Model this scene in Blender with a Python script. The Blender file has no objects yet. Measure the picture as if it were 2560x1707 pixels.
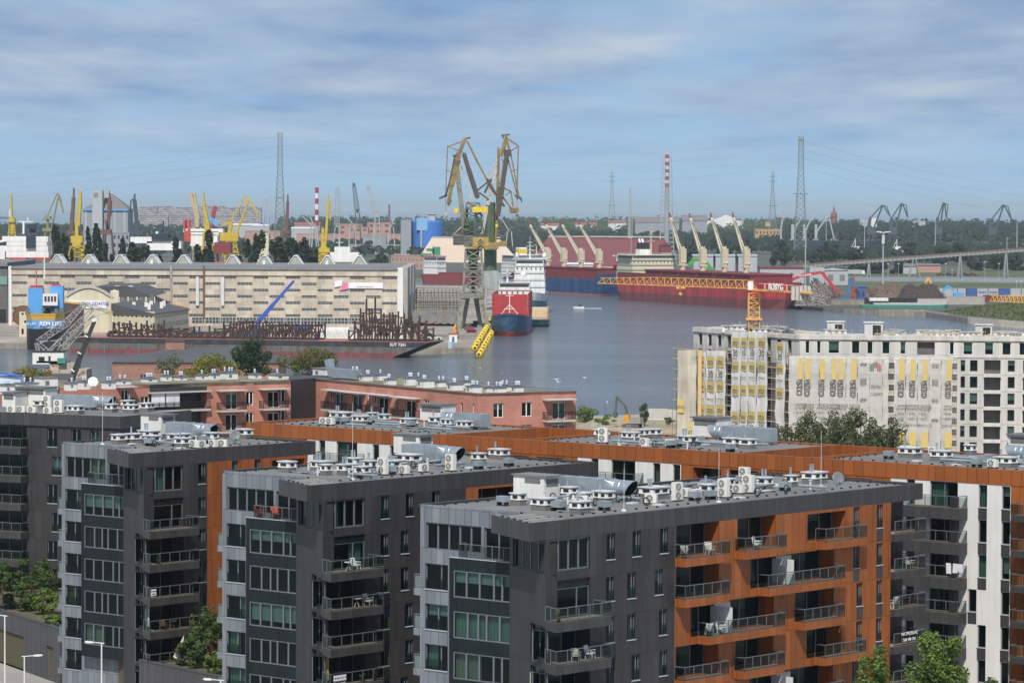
import bpy, math, random
from mathutils import Matrix, Vector
from math import radians, sin, cos, pi, sqrt, atan2
# ------------------------------------------------------------------ camera, sky, sun, exposure
SC = bpy.context.scene
COL = SC.collection
F, CX, CY, H0, ROLL, CZ = 8533.0, 1280.0, 853.5, 523.0, radians(0.25), 47.0
PITCH = math.atan((CY - H0) / F)
SUN_EL, SUN_AZ = radians(50), radians(187)       # azimuth clockwise from +Y (the view direction): behind, slightly left
cam = bpy.data.cameras.new('camera')
cam.sensor_width, cam.lens = 36.0, 36.0 * F / 2560.0
cam.clip_start, cam.clip_end = 1.0, 200000.0
camo = bpy.data.objects.new('camera', cam)
COL.objects.link(camo)
camo.matrix_world = Matrix.Translation((0, 0, CZ)) @ Matrix.Rotation(pi / 2 - PITCH, 4, 'X') @ Matrix.Rotation(ROLL, 4, 'Z')
SC.camera = camo
SC.render.resolution_x, SC.render.resolution_y = 1024, 682
SC.view_settings.view_transform = 'Standard'
SC.view_settings.look = 'None'
SC.view_settings.exposure = 0.06
SC.view_settings.gamma = 1.0
SC.cycles.use_denoising = True
SC.cycles.max_bounces = 6
SC.cycles.diffuse_bounces = 2
SC.cycles.glossy_bounces = 3
SC.cycles.transmission_bounces = 4
SC.cycles.transparent_max_bounces = 24
SC.cycles.volume_bounces = 0
SC.cycles.caustics_reflective = False
SC.cycles.caustics_refractive = False
def nd(nt, typ, **kw):
 n = nt.nodes.new(typ)
 for k, v in kw.items():
  if k in n.inputs: n.inputs[k].default_value = v
  else: setattr(n, k, v)
 return n
def build_world():
 w = bpy.data.worlds.new('World')
 SC.world = w
 w.use_nodes = True
 nt = w.node_tree
 nt.nodes.clear()
 L = nt.links.new
 out = nd(nt, 'ShaderNodeOutputWorld')
 bg = nd(nt, 'ShaderNodeBackground', Strength=0.12)
 sky = nd(nt, 'ShaderNodeTexSky', sky_type='NISHITA', sun_disc=False)
 sky.sun_elevation, sky.sun_rotation = SUN_EL, SUN_AZ
 sky.altitude, sky.air_density, sky.dust_density, sky.ozone_density = 0, 1.0, 0.6, 2.0
 tcs = nd(nt, 'ShaderNodeTexCoord'); lift = nd(nt, 'ShaderNodeVectorMath', operation='ADD'); lift.inputs[1].default_value = (0, 0, SKY_LIFT)
 L(tcs.outputs['Generated'], lift.inputs[0]); L(lift.outputs[0], sky.inputs[0])
 tint = nd(nt, 'ShaderNodeMix', data_type='RGBA', blend_type='MULTIPLY')
 tint.inputs[0].default_value = 1.0
 tint.inputs[7].default_value = SKY_TINT
 L(sky.outputs[0], tint.inputs[6])
 tc = nd(nt, 'ShaderNodeTexCoord')
 sp = nd(nt, 'ShaderNodeSeparateXYZ')
 L(tc.outputs['Generated'], sp.inputs[0])
 # clouds lie on flat layers: direction divided by height above the horizon
 zc = nd(nt, 'ShaderNodeMath', operation='MAXIMUM'); zc.inputs[1].default_value = 0.0
 L(sp.outputs[2], zc.inputs[0])
 za = nd(nt, 'ShaderNodeMath', operation='ADD'); za.inputs[1].default_value = 0.035
 L(zc.outputs[0], za.inputs[0])
 dx = nd(nt, 'ShaderNodeMath', operation='DIVIDE'); L(sp.outputs[0], dx.inputs[0]); L(za.outputs[0], dx.inputs[1])
 dy = nd(nt, 'ShaderNodeMath', operation='DIVIDE'); L(sp.outputs[1], dy.inputs[0]); L(za.outputs[0], dy.inputs[1])
 dys = nd(nt, 'ShaderNodeMath', operation='MULTIPLY'); dys.inputs[1].default_value = 0.34
 L(dy.outputs[0], dys.inputs[0])
 cb = nd(nt, 'ShaderNodeCombineXYZ'); L(dx.outputs[0], cb.inputs[0]); L(dys.outputs[0], cb.inputs[1])
 big = nd(nt, 'ShaderNodeTexNoise', Scale=0.62, Detail=8.0, Roughness=0.55, Distortion=0.25)
 mp = nd(nt, 'ShaderNodeMapping'); mp.inputs['Location'].default_value = CLOUD_OFF
 L(cb.outputs[0], mp.inputs[0]); L(mp.outputs[0], big.inputs['Vector'])
 cr = nd(nt, 'ShaderNodeValToRGB')
 cr.color_ramp.interpolation = 'EASE'
 cr.color_ramp.elements[0].position, cr.color_ramp.elements[0].color = 0.33, (0, 0, 0, 1)
 cr.color_ramp.elements[1].position, cr.color_ramp.elements[1].color = 0.55, (1, 1, 1, 1)
 L(big.outputs[0], cr.inputs[0])
 # clouds thin out towards the horizon
 fade = nd(nt, 'ShaderNodeMapRange'); L(sp.outputs[2], fade.inputs[0])
 for i, v in ((1, 0.004), (2, 0.036), (3, 0.0), (4, 1.0)): fade.inputs[i].default_value = v
 cm = nd(nt, 'ShaderNodeMath', operation='MULTIPLY'); L(cr.outputs[0], cm.inputs[0]); L(fade.outputs[0], cm.inputs[1])
 cm2 = nd(nt, 'ShaderNodeMath', operation='MULTIPLY'); L(cm.outputs[0], cm2.inputs[0]); cm2.inputs[1].default_value = CLOUD_AMT
 # thicker grey undersides
 fine = nd(nt, 'ShaderNodeTexNoise', Scale=1.2, Detail=8.0, Roughness=0.56)
 mp2 = nd(nt, 'ShaderNodeMapping'); mp2.inputs['Location'].default_value = (7.3, 2.1, 0)
 L(cb.outputs[0], mp2.inputs[0]); L(mp2.outputs[0], fine.inputs['Vector'])
 cc = nd(nt, 'ShaderNodeValToRGB')
 cc.color_ramp.elements[0].position, cc.color_ramp.elements[0].color = 0.35, CLOUD_DARK
 cc.color_ramp.elements[1].position, cc.color_ramp.elements[1].color = 0.68, CLOUD_LIGHT
 L(fine.outputs[0], cc.inputs[0])
 mx = nd(nt, 'ShaderNodeMix', data_type='RGBA'); L(cm2.outputs[0], mx.inputs[0]); L(tint.outputs[2], mx.inputs[6]); L(cc.outputs[0], mx.inputs[7])
 L(mx.outputs[2], bg.inputs[0])
 L(bg.outputs[0], out.inputs[0])
SKY_TINT = (0.95, 0.99, 0.98, 1)
SKY_LIFT = 0.16            # the clear part of the sky is read a little above the horizon haze
CLOUD_OFF = (0.6, 0.3, 0)
CLOUD_AMT = 0.95
CLOUD_DARK = (1.75, 2.75, 4.55, 1)
CLOUD_LIGHT = (4.2, 4.9, 5.7, 1)
build_world()
sl = bpy.data.lights.new('sun', 'SUN')
sl.energy, sl.angle, sl.color = 4.1, radians(0.53), (1.0, 0.94, 0.85)
so = bpy.data.objects.new('sun', sl)
COL.objects.link(so)
_sd = Vector((sin(SUN_AZ) * cos(SUN_EL), cos(SUN_AZ) * cos(SUN_EL), sin(SUN_EL)))   # towards the sun
so.rotation_euler = _sd.to_track_quat('Z', 'Y').to_euler()
so.location = (0, -50, 300)
# ------------------------------------------------------------------ measuring helpers: a point of the photo to a point in the place
def ray(px, py):
 x, y = px - CX, CY - py
 c, s = cos(ROLL), sin(ROLL)
 x, y = (x * c - y * s) / F, (x * s + y * c) / F
 cp, sp = cos(PITCH), sin(PITCH)
 return (x, cp + y * sp, -sp + y * cp)
def G(px, py, z=0.0):
 d = ray(px, py); t = (z - CZ) / d[2]
 return Vector((d[0] * t, d[1] * t, z))
def D(px, py, dep):
 d = ray(px, py); t = dep / d[1]
 return Vector((d[0] * t, dep, CZ + d[2] * t))
def depth(py, z=0.0, px=1280): return G(px, py, z).y
def mpp(dep): return dep / F          # metres per photo pixel at a distance
# ------------------------------------------------------------------ mesh builder
class MB:
 def __init__(s, M=None):
  s.v, s.f, s.mi, s.M, s.m = [], [], [], M, 0
 def frame(s, ox=0, oy=0, ang=0, oz=0):
  s.M = Matrix.Translation((ox, oy, oz)) @ Matrix.Rotation(ang, 4, 'Z'); return s
 def mat(s, i): s.m = i; return s
 def add(s, vs, fs):
  b = len(s.v)
  if s.M is not None: vs = [s.M @ Vector(p) for p in vs]
  s.v += [tuple(p) for p in vs]
  s.f += [tuple(i + b for i in f) for f in fs]
  s.mi += [s.m] * len(fs)
  return s
 def quad(s, *p): return s.add(p, [tuple(range(len(p)))])
 def box(s, x0, x1, y0, y1, z0, z1):
  return s.add([(x0, y0, z0), (x1, y0, z0), (x1, y1, z0), (x0, y1, z0), (x0, y0, z1), (x1, y0, z1), (x1, y1, z1), (x0, y1, z1)],
   [(3, 2, 1, 0), (4, 5, 6, 7), (0, 1, 5, 4), (1, 2, 6, 5), (2, 3, 7, 6), (3, 0, 4, 7)])
 def cbox(s, x, y, z, sx, sy, sz): return s.box(x - sx / 2, x + sx / 2, y - sy / 2, y + sy / 2, z, z + sz)
 def prism(s, pts, z0, z1):
  a = sum(pts[i][0] * pts[(i + 1) % len(pts)][1] - pts[(i + 1) % len(pts)][0] * pts[i][1] for i in range(len(pts)))
  if a < 0: pts = pts[::-1]
  n = len(pts)
  return s.add([(x, y, z0) for x, y in pts] + [(x, y, z1) for x, y in pts],
   [tuple(range(n - 1, -1, -1)), tuple(range(n, 2 * n))] + [(i, (i + 1) % n, n + (i + 1) % n, n + i) for i in range(n)])
 def prismx(s, pts, x0, x1):
  """polygon in (y,z) swept along x"""
  n = len(pts)
  return s.add([(x0, y, z) for y, z in pts] + [(x1, y, z) for y, z in pts],
   [tuple(range(n - 1, -1, -1)), tuple(range(n, 2 * n))] + [(i, (i + 1) % n, n + (i + 1) % n, n + i) for i in range(n)])
 def prismy(s, pts, y0, y1):
  n = len(pts)
  return s.add([(x, y0, z) for x, z in pts] + [(x, y1, z) for x, z in pts],
   [tuple(range(n)), tuple(range(2 * n - 1, n - 1, -1))] + [((i + 1) % n, i, n + i, n + (i + 1) % n) for i in range(n)])
 def bar(s, a, b, w, h=None, w2=None):
  a, b = Vector(a), Vector(b); h = h or w; k = (w2 / w) if w2 else 1.0
  d = b - a
  if d.length < 1e-6: return s
  d.normalize()
  up = Vector((0, 0, 1)) if abs(d.z) < 0.95 else Vector((0, 1, 0))
  x = d.cross(up).normalized(); y = x.cross(d)
  vs = []
  for p, q in ((a, 1.0), (b, k)):
   for i, j in ((-1, -1), (1, -1), (1, 1), (-1, 1)):
    vs.append(p + x * (i * w * q / 2) + y * (j * h * q / 2))
  return s.add(vs, [(3, 2, 1, 0), (4, 5, 6, 7), (0, 1, 5, 4), (1, 2, 6, 5), (2, 3, 7, 6), (3, 0, 4, 7)])
 def tube(s, a, b, r, r2=None, n=10, cap=True):
  a, b = Vector(a), Vector(b); r2 = r if r2 is None else r2
  d = (b - a).normalized()
  up = Vector((0, 0, 1)) if abs(d.z) < 0.95 else Vector((0, 1, 0))
  x = d.cross(up).normalized(); y = x.cross(d)
  vs = [p + x * (q * cos(2 * pi * i / n)) + y * (q * sin(2 * pi * i / n)) for p, q in ((a, r), (b, r2)) for i in range(n)]
  fs = [(i, (i + 1) % n, n + (i + 1) % n, n + i) for i in range(n)]
  if cap: fs += [tuple(range(n - 1, -1, -1)), tuple(range(n, 2 * n))]
  return s.add(vs, fs)
 def path(s, pts, r, n=6):
  for i in range(len(pts) - 1): s.tube(pts[i], pts[i + 1], r, n=n)
  return s
 def lathe(s, prof, n=16, x=0, y=0):
  vs = [(x + r * cos(2 * pi * i / n), y + r * sin(2 * pi * i / n), z) for r, z in prof for i in range(n)]
  fs = [(k * n + i, k * n + (i + 1) % n, (k + 1) * n + (i + 1) % n, (k + 1) * n + i) for k in range(len(prof) - 1) for i in range(n)]
  fs += [tuple(range(n - 1, -1, -1)), tuple(range((len(prof) - 1) * n, len(prof) * n))]
  return s.add(vs, fs)
 def lattice(s, a, b, w, w2, n, r, rb=None, h=None, h2=None, up=None):
  """four chords and cross bracing from a to b, square w at a, w2 at b"""
  a, b = Vector(a), Vector(b); rb = rb or r * 0.7
  h = h or w; h2 = h2 or w2
  d = (b - a).normalized()
  u = Vector(up) if up else (Vector((0, 0, 1)) if abs(d.z) < 0.9 else Vector((0, 1, 0)))
  x = d.cross(u).normalized(); y = x.cross(d)
  def c(t, i):
   k = ((-1, -1), (1, -1), (1, 1), (-1, 1))[i]
   return a.lerp(b, t) + x * (k[0] * (w + (w2 - w) * t) / 2) + y * (k[1] * (h + (h2 - h) * t) / 2)
  for i in range(4): s.bar(c(0, i), c(1, i), r)
  for k in range(n):
   t0, t1 = k / n, (k + 1) / n
   for i in range(4):
    j = (i + 1) % 4
    s.bar(c(t0, i if k % 2 else j), c(t1, j if k % 2 else i), rb)
    if w > 2.5: s.bar(c(t0, j if k % 2 else i), c(t1, i if k % 2 else j), rb)
    s.bar(c(t1, i), c(t1, j), rb)
  return s
 def build(s, name, mats, parent=None, world=False, smooth=False, kind=None):
  me = bpy.data.meshes.new(name)
  vs = s.v
  if world and parent is not None:
   inv = (Matrix.Translation(parent.location) @ Matrix.Rotation(parent.rotation_euler.z, 4, 'Z')).inverted()
   vs = [tuple(inv @ Vector(p)) for p in vs]
  me.from_pydata(vs, [], s.f)
  if not isinstance(mats, (list, tuple)): mats = [mats]
  for m in mats: me.materials.append(m)
  if len(mats) > 1: me.polygons.foreach_set('material_index', s.mi)
  if smooth: me.polygons.foreach_set('use_smooth', [True] * len(me.polygons))
  me.validate()
  me.update()
  o = bpy.data.objects.new(name, me)
  COL.objects.link(o)
  if parent is not None: o.parent = parent
  if kind: o['kind'] = kind
  return o
def tag(o, label, cat, group=None):
 o['label'] = label; o['category'] = cat
 if group: o['group'] = group
 return o
def thing(name, label, cat, loc=(0, 0, 0), rotz=0, group=None):
 o = bpy.data.objects.new(name, None)
 o.empty_display_size = 0.5
 COL.objects.link(o)
 o.location = loc; o.rotation_euler = (0, 0, rotz)
 return tag(o, label, cat, group)
def copy_tree(o, parent=None):
 c = o.copy(); COL.objects.link(c)
 if parent is not None: c.parent = parent
 for ch in list(o.children): copy_tree(ch, c)
 return c
_TX = {}
def lettering(txt, size, mat, parent, loc, rot=(pi / 2, 0, 0), align='CENTER', extrude=0.01, sx=1.0, bold=0.0):
 k = (txt, size, align, mat.name, extrude, bold)
 if k not in _TX:
  cu = bpy.data.curves.new('lettering', 'FONT')
  cu.body, cu.size, cu.align_x, cu.align_y, cu.extrude, cu.resolution_u, cu.offset = txt, size, align, 'CENTER', extrude, 2, bold
  tmp = bpy.data.objects.new('lettering', cu)
  me = bpy.data.meshes.new_from_object(tmp)
  me.name = 'lettering'; me.materials.clear(); me.materials.append(mat)
  bpy.data.objects.remove(tmp); bpy.data.curves.remove(cu)
  _TX[k] = me
 o = bpy.data.objects.new('lettering', _TX[k])
 COL.objects.link(o)
 o.parent = parent
 o.location = loc; o.rotation_euler = rot; o.scale = (sx, 1, 1)
 return o
def onplane(px, py, o, ang):
 """where the sight line of a photo point meets the upright plane through o that runs along ang: (distance along, height)"""
 d = ray(px, py); ux, uy = cos(ang), sin(ang); nx, ny = uy, -ux
 t = (nx * o[0] + ny * o[1]) / (nx * d[0] + ny * d[1])
 return ((d[0] * t - o[0]) * ux + (d[1] * t - o[1]) * uy, CZ + d[2] * t)
# ------------------------------------------------------------------ materials
_M = {}
def mat(name, col, rough=0.7, metal=0.0, var=0.15, scale=0.6, bump=0.0, bscale=8.0, streak=0.0, seam=None, spec=0.5, dirt=None, rust=None):
 """Principled surface whose own colour wanders a little: mottling, vertical weather streaks, panel seams"""
 if name in _M: return _M[name]
 m = bpy.data.materials.new(name); m.use_nodes = True
 nt = m.node_tree; L = nt.links.new
 b = nt.nodes['Principled BSDF']
 b.inputs['Roughness'].default_value = rough
 b.inputs['Metallic'].default_value = metal
 b.inputs['Specular IOR Level'].default_value = spec
 tc = nd(nt, 'ShaderNodeTexCoord')
 no = nd(nt, 'ShaderNodeTexNoise', Scale=scale, Detail=5.0, Roughness=0.6)
 L(tc.outputs['Object'], no.inputs['Vector'])
 mr = nd(nt, 'ShaderNodeMapRange'); L(no.outputs[0], mr.inputs[0])
 for i, v in ((1, 0.25), (2, 0.75), (3, 1 - var), (4, 1 + var)): mr.inputs[i].default_value = v
 val = mr.outputs[0]
 def mul(a, c):
  n = nd(nt, 'ShaderNodeMath', operation='MULTIPLY')
  L(a, n.inputs[0])
  if isinstance(c, float): n.inputs[1].default_value = c
  else: L(c, n.inputs[1])
  return n.outputs[0]
 if streak:
  mp = nd(nt, 'ShaderNodeMapping'); mp.inputs['Scale'].default_value = (1.0, 1.0, 0.06)
  n2 = nd(nt, 'ShaderNodeTexNoise', Scale=scale * 3, Detail=3.0)
  L(tc.outputs['Object'], mp.inputs[0]); L(mp.outputs[0], n2.inputs['Vector'])
  r2 = nd(nt, 'ShaderNodeMapRange'); L(n2.outputs[0], r2.inputs[0])
  for i, v in ((1, 0.3), (2, 0.7), (3, 1 - streak), (4, 1 + streak * 0.5)): r2.inputs[i].default_value = v
  val = mul(val, r2.outputs[0])
 if seam:
  # panel joints: irregular widths along the wall, level joints every seam[1] metres
  ge = nd(nt, 'ShaderNodeSeparateXYZ'); L(tc.outputs['Object'], ge.inputs[0])
  gn = nd(nt, 'ShaderNodeSeparateXYZ'); L(tc.outputs['Normal'], gn.inputs[0])
  ax = nd(nt, 'ShaderNodeMath', operation='ABSOLUTE'); L(gn.outputs[0], ax.inputs[0])
  ay = nd(nt, 'ShaderNodeMath', operation='ABSOLUTE'); L(gn.outputs[1], ay.inputs[0])
  gt = nd(nt, 'ShaderNodeMath', operation='GREATER_THAN'); L(ax.outputs[0], gt.inputs[0]); L(ay.outputs[0], gt.inputs[1])
  mxs = nd(nt, 'ShaderNodeMix'); L(gt.outputs[0], mxs.inputs[0]); L(ge.outputs[0], mxs.inputs[2]); L(ge.outputs[1], mxs.inputs[3])
  zz = nd(nt, 'ShaderNodeMath', operation='MULTIPLY_ADD'); L(ge.outputs[2], zz.inputs[0]); zz.inputs[1].default_value = 1 / seam[1]; zz.inputs[2].default_value = seam[2]
  fl = nd(nt, 'ShaderNodeMath', operation='FLOOR'); L(zz.outputs[0], fl.inputs[0])
  off = mul(fl.outputs[0], 7.37)
  w = nd(nt, 'ShaderNodeMath', operation='MULTIPLY_ADD'); L(mxs.outputs[0], w.inputs[0]); w.inputs[1].default_value = 1 / seam[0]; L(off, w.inputs[2])
  vo = nd(nt, 'ShaderNodeTexVoronoi', voronoi_dimensions='1D', feature='DISTANCE_TO_EDGE', Scale=1.0, Randomness=0.75)
  L(w.outputs[0], vo.inputs['W'])
  lt = nd(nt, 'ShaderNodeMath', operation='LESS_THAN'); L(vo.outputs['Distance'], lt.inputs[0]); lt.inputs[1].default_value = 0.034 / seam[0]
  fr = nd(nt, 'ShaderNodeMath', operation='FRACT'); L(zz.outputs[0], fr.inputs[0])
  lz = nd(nt, 'ShaderNodeMath', operation='LESS_THAN'); L(fr.outputs[0], lz.inputs[0]); lz.inputs[1].default_value = 0.05 / seam[1]
  orr = nd(nt, 'ShaderNodeMath', operation='MAXIMUM'); L(lt.outputs[0], orr.inputs[0]); L(lz.outputs[0], orr.inputs[1])
  inv = nd(nt, 'ShaderNodeMath', operation='MULTIPLY_ADD'); L(orr.outputs[0], inv.inputs[0]); inv.inputs[1].default_value = -0.5; inv.inputs[2].default_value = 1.0
  val = mul(val, inv.outputs[0])
  # neighbouring panels differ a touch
  vc = nd(nt, 'ShaderNodeTexVoronoi', voronoi_dimensions='1D', Scale=1.0, Randomness=0.75); L(w.outputs[0], vc.inputs['W'])
  sc = nd(nt, 'ShaderNodeSeparateColor'); L(vc.outputs['Color'], sc.inputs[0])
  pr = nd(nt, 'ShaderNodeMapRange'); L(sc.outputs[0], pr.inputs[0]); pr.inputs[3].default_value = 0.86; pr.inputs[4].default_value = 1.14
  val = mul(val, pr.outputs[0])
 base = nd(nt, 'ShaderNodeRGB'); base.outputs[0].default_value = (*col, 1)
 colout = base.outputs[0]
 for extra, sc_, lo, hi in ((dirt, 0.25, 0.45, 0.7), (rust, 0.9, 0.52, 0.62)):
  if extra:
   nn = nd(nt, 'ShaderNodeTexNoise', Scale=sc_ * max(scale, 0.05) * 2, Detail=6.0, Roughness=0.65)
   L(tc.outputs['Object'], nn.inputs['Vector'])
   rr = nd(nt, 'ShaderNodeMapRange'); L(nn.outputs[0], rr.inputs[0]); rr.inputs[1].default_value = lo; rr.inputs[2].default_value = hi
   mm = nd(nt, 'ShaderNodeMix', data_type='RGBA'); L(rr.outputs[0], mm.inputs[0]); L(colout, mm.inputs[6]); mm.inputs[7].default_value = (*extra, 1)
   colout = mm.outputs[2]
 mx = nd(nt, 'ShaderNodeVectorMath', operation='SCALE'); L(colout, mx.inputs[0]); L(val, mx.inputs['Scale'])
 L(mx.outputs[0], b.inputs['Base Color'])
 if bump:
  bn = nd(nt, 'ShaderNodeTexNoise', Scale=bscale, Detail=4.0)
  L(tc.outputs['Object'], bn.inputs['Vector'])
  bp = nd(nt, 'ShaderNodeBump', Strength=bump, Distance=0.1); L(bn.outputs[0], bp.inputs['Height']); L(bp.outputs[0], b.inputs['Normal'])
 _M[name] = m
 return m
def glass(name, tint, refl=0.9):
 """window glass: mirror-like by angle, tinted see-through behind"""
 if name in _M: return _M[name]
 m = bpy.data.materials.new(name); m.use_nodes = True
 nt = m.node_tree; L = nt.links.new; nt.nodes.clear()
 o = nd(nt, 'ShaderNodeOutputMaterial')
 t = nd(nt, 'ShaderNodeBsdfTransparent'); t.inputs[0].default_value = (*tint, 1)
 g = nd(nt, 'ShaderNodeBsdfGlossy', Roughness=0.03); g.inputs[0].default_value = (refl * .62, refl * .78, refl * .8, 1)
 fr = nd(nt, 'ShaderNodeFresnel', IOR=1.55)
 k = nd(nt, 'ShaderNodeMath', operation='MULTIPLY_ADD'); L(fr.outputs[0], k.inputs[0]); k.inputs[1].default_value = 0.62; k.inputs[2].default_value = 0.005
 mx = nd(nt, 'ShaderNodeMixShader'); L(k.outputs[0], mx.inputs[0]); L(t.outputs[0], mx.inputs[1]); L(g.outputs[0], mx.inputs[2])
 L(mx.outputs[0], o.inputs[0])
 _M[name] = m
 return m
def brick(name, c1, c2, mortar, sc=1.0, rough=0.85):
 if name in _M: return _M[name]
 m = mat(name, c1, rough, var=0.22, scale=0.35)
 nt = m.node_tree; L = nt.links.new
 tc = [n for n in nt.nodes if n.type == 'TEX_COORD'][0]
 sp = nd(nt, 'ShaderNodeSeparateXYZ'); L(tc.outputs['Object'], sp.inputs[0])
 ad = nd(nt, 'ShaderNodeMath', operation='ADD'); L(sp.outputs[0], ad.inputs[0]); L(sp.outputs[1], ad.inputs[1])
 cb = nd(nt, 'ShaderNodeCombineXYZ'); L(ad.outputs[0], cb.inputs[0]); L(sp.outputs[2], cb.inputs[1])
 bt = nd(nt, 'ShaderNodeTexBrick', Scale=sc); L(cb.outputs[0], bt.inputs['Vector'])
 bt.inputs['Color1'].default_value = (*c1, 1); bt.inputs['Color2'].default_value = (*c2, 1); bt.inputs['Mortar'].default_value = (*mortar, 1)
 bt.inputs['Mortar Size'].default_value = 0.015; bt.inputs['Brick Width'].default_value = 0.5; bt.inputs['Row Height'].default_value = 0.15
 s = [n for n in nt.nodes if n.type == 'VECT_MATH'][0]
 L(bt.outputs[0], s.inputs[0])
 return m
def leafmat(name, c1, c2):
 if name in _M: return _M[name]
 m = bpy.data.materials.new(name); m.use_nodes = True
 nt = m.node_tree; L = nt.links.new
 b = nt.nodes['Principled BSDF']; b.inputs['Roughness'].default_value = 0.55; b.inputs['Specular IOR Level'].default_value = 0.25
 tc = nd(nt, 'ShaderNodeTexCoord'); gi = nd(nt, 'ShaderNodeNewGeometry')
 mx = nd(nt, 'ShaderNodeMix', data_type='RGBA'); mx.inputs[6].default_value = (*c1, 1); mx.inputs[7].default_value = (*c2, 1)
 L(gi.outputs['Random Per Island'], mx.inputs[0]); L(mx.outputs[2], b.inputs['Base Color'])
 tr = nd(nt, 'ShaderNodeBsdfTranslucent'); L(mx.outputs[2], tr.inputs[0])
 ms = nd(nt, 'ShaderNodeMixShader'); ms.inputs[0].default_value = 0.25
 o = [n for n in nt.nodes if n.type == 'OUTPUT_MATERIAL'][0]
 L(b.outputs[0], ms.inputs[1]); L(tr.outputs[0], ms.inputs[2]); L(ms.outputs[0], o.inputs[0])
 _M[name] = m
 return m
def ordinal(i): return ['first', 'second', 'third', 'fourth', 'fifth', 'sixth', 'seventh', 'eighth', 'ninth', 'tenth', 'eleventh', 'twelfth', 'thirteenth', 'fourteenth', 'fifteenth', 'sixteenth', 'seventeenth', 'eighteenth', 'nineteenth', 'twentieth'][i]
# ------------------------------------------------------------------ ground, water, land
def watermat():
 m = bpy.data.materials.new('water'); m.use_nodes = True
 nt = m.node_tree; L = nt.links.new
 b = nt.nodes['Principled BSDF']
 b.inputs['Base Color'].default_value = (0.098, 0.122, 0.138, 1)
 b.inputs['Roughness'].default_value = 0.12
 b.inputs['IOR'].default_value = 1.33
 tc = nd(nt, 'ShaderNodeTexCoord')
 mp = nd(nt, 'ShaderNodeMapping'); mp.inputs['Scale'].default_value = (0.085, 0.20, 1); mp.inputs['Rotation'].default_value = (0, 0, 0.3)
 L(tc.outputs['Object'], mp.inputs[0])
 n1 = nd(nt, 'ShaderNodeTexNoise', Scale=1.0, Detail=9.0, Roughness=0.66); L(mp.outputs[0], n1.inputs['Vector'])
 # gust patches roughen the surface here and smooth it there
 mp2 = nd(nt, 'ShaderNodeMapping'); mp2.inputs['Scale'].default_value = (0.006, 0.016, 1)
 L(tc.outputs['Object'], mp2.inputs[0])
 n2 = nd(nt, 'ShaderNodeTexNoise', Scale=1.0, Detail=4.0, Distortion=0.6); L(mp2.outputs[0], n2.inputs['Vector'])
 r = nd(nt, 'ShaderNodeMapRange'); L(n2.outputs[0], r.inputs[0])
 for i, v in ((1, 0.35), (2, 0.68), (3, 0.35), (4, 1.0)): r.inputs[i].default_value = v
 bp = nd(nt, 'ShaderNodeBump', Distance=2.2); L(r.outputs[0], bp.inputs['Strength']); L(n1.outputs[0], bp.inputs['Height'])
 L(bp.outputs[0], b.inputs['Normal'])
 return m
m = MB(); m.quad((-40000, 500, -2), (40000, 500, -2), (40000, 69000, -2), (-40000, 69000, -2))
water = m.build('water', watermat(), kind='structure')
M_pave = mat('paving', (0.33, 0.32, 0.30), 0.9, var=0.2, scale=0.15)
M_yard = mat('yard_concrete', (0.36, 0.32, 0.27), 0.95, var=0.35, scale=0.03, dirt=(0.16, 0.12, 0.09))
M_far = mat('far_land', (0.10, 0.10, 0.085), 0.95, var=0.45, scale=0.01, dirt=(0.05, 0.07, 0.035))
M_grass = mat('field_grass', (0.075, 0.10, 0.035), 0.95, var=0.4, scale=0.02, dirt=(0.13, 0.12, 0.06))
M_quay = mat('quay_wall', (0.30, 0.27, 0.22), 0.95, var=0.3, scale=0.2, streak=0.4)
M_soil = mat('sand', (0.42, 0.33, 0.22), 0.95, var=0.35, scale=0.12, dirt=(0.10, 0.12, 0.05))
def land(name, pxs, top, side, z=0.0, extra=(), depth_=3.5):
 pts = [tuple(G(x, y, z)[:2]) for x, y in pxs] + list(extra)
 mb = MB(); mb.prism(pts, z - depth_, z)
 mb.mi = [0 if i == 1 else 1 for i in range(len(mb.f))]
 return mb.build(name, [top, side], kind='structure')
# near shore: everything the flats stand on
near_pts = [(-600, 0), (600, 0), (600, 720), (80, 800), (40, 790), (15, 775), (-25, 880), (-75, 905), (-600, 905)]
m = MB(); m.prism(near_pts, -3.5, 0); m.mi = [0 if i == 1 else 1 for i in range(len(m.f))]
m.build('ground', [M_pave, M_quay], kind='structure')
# sandy building ground by the water
m = MB(); m.prism([(-40, 560), (140, 560), (140, 720), (80, 780), (40, 782), (15, 770), (-20, 860)], -0.5, 0.05); m.build('sandy_ground', M_soil, kind='structure')
land('shipyard_ground', [(-900, 856), (0, 857), (1080, 870), (1186, 869), (1203, 838), (1240, 778), (1300, 716), (1000, 712), (-900, 700)], M_yard, M_quay)
land('far_shore', [(-2500, 694), (1010, 694), (1300, 705), (1580, 724), (1960, 757), (2110, 772), (2315, 781), (2420, 797), (2600, 812), (3600, 850)], M_far, M_quay,
     extra=[(9000, 9500), (-9000, 9500)])
# wide grass field on the far shore
m = MB(); p = [G(x, y)[:2] for x, y in [(2130, 718), (2600, 740), (3000, 755), (3000, 672), (2080, 672)]]
m.prism(p, -0.5, 0.12); m.build('grass_field', M_grass, kind='structure')
m = MB(); p = [G(x, y)[:2] for x, y in [(2110, 703), (3000, 712), (3000, 696), (2100, 692)]]
m.prism(p, -0.5, 0.25); m.build('pale_road', mat('pale_road', (0.21, 0.23, 0.23), 0.9, var=0.2, scale=0.02), kind='structure')
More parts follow.
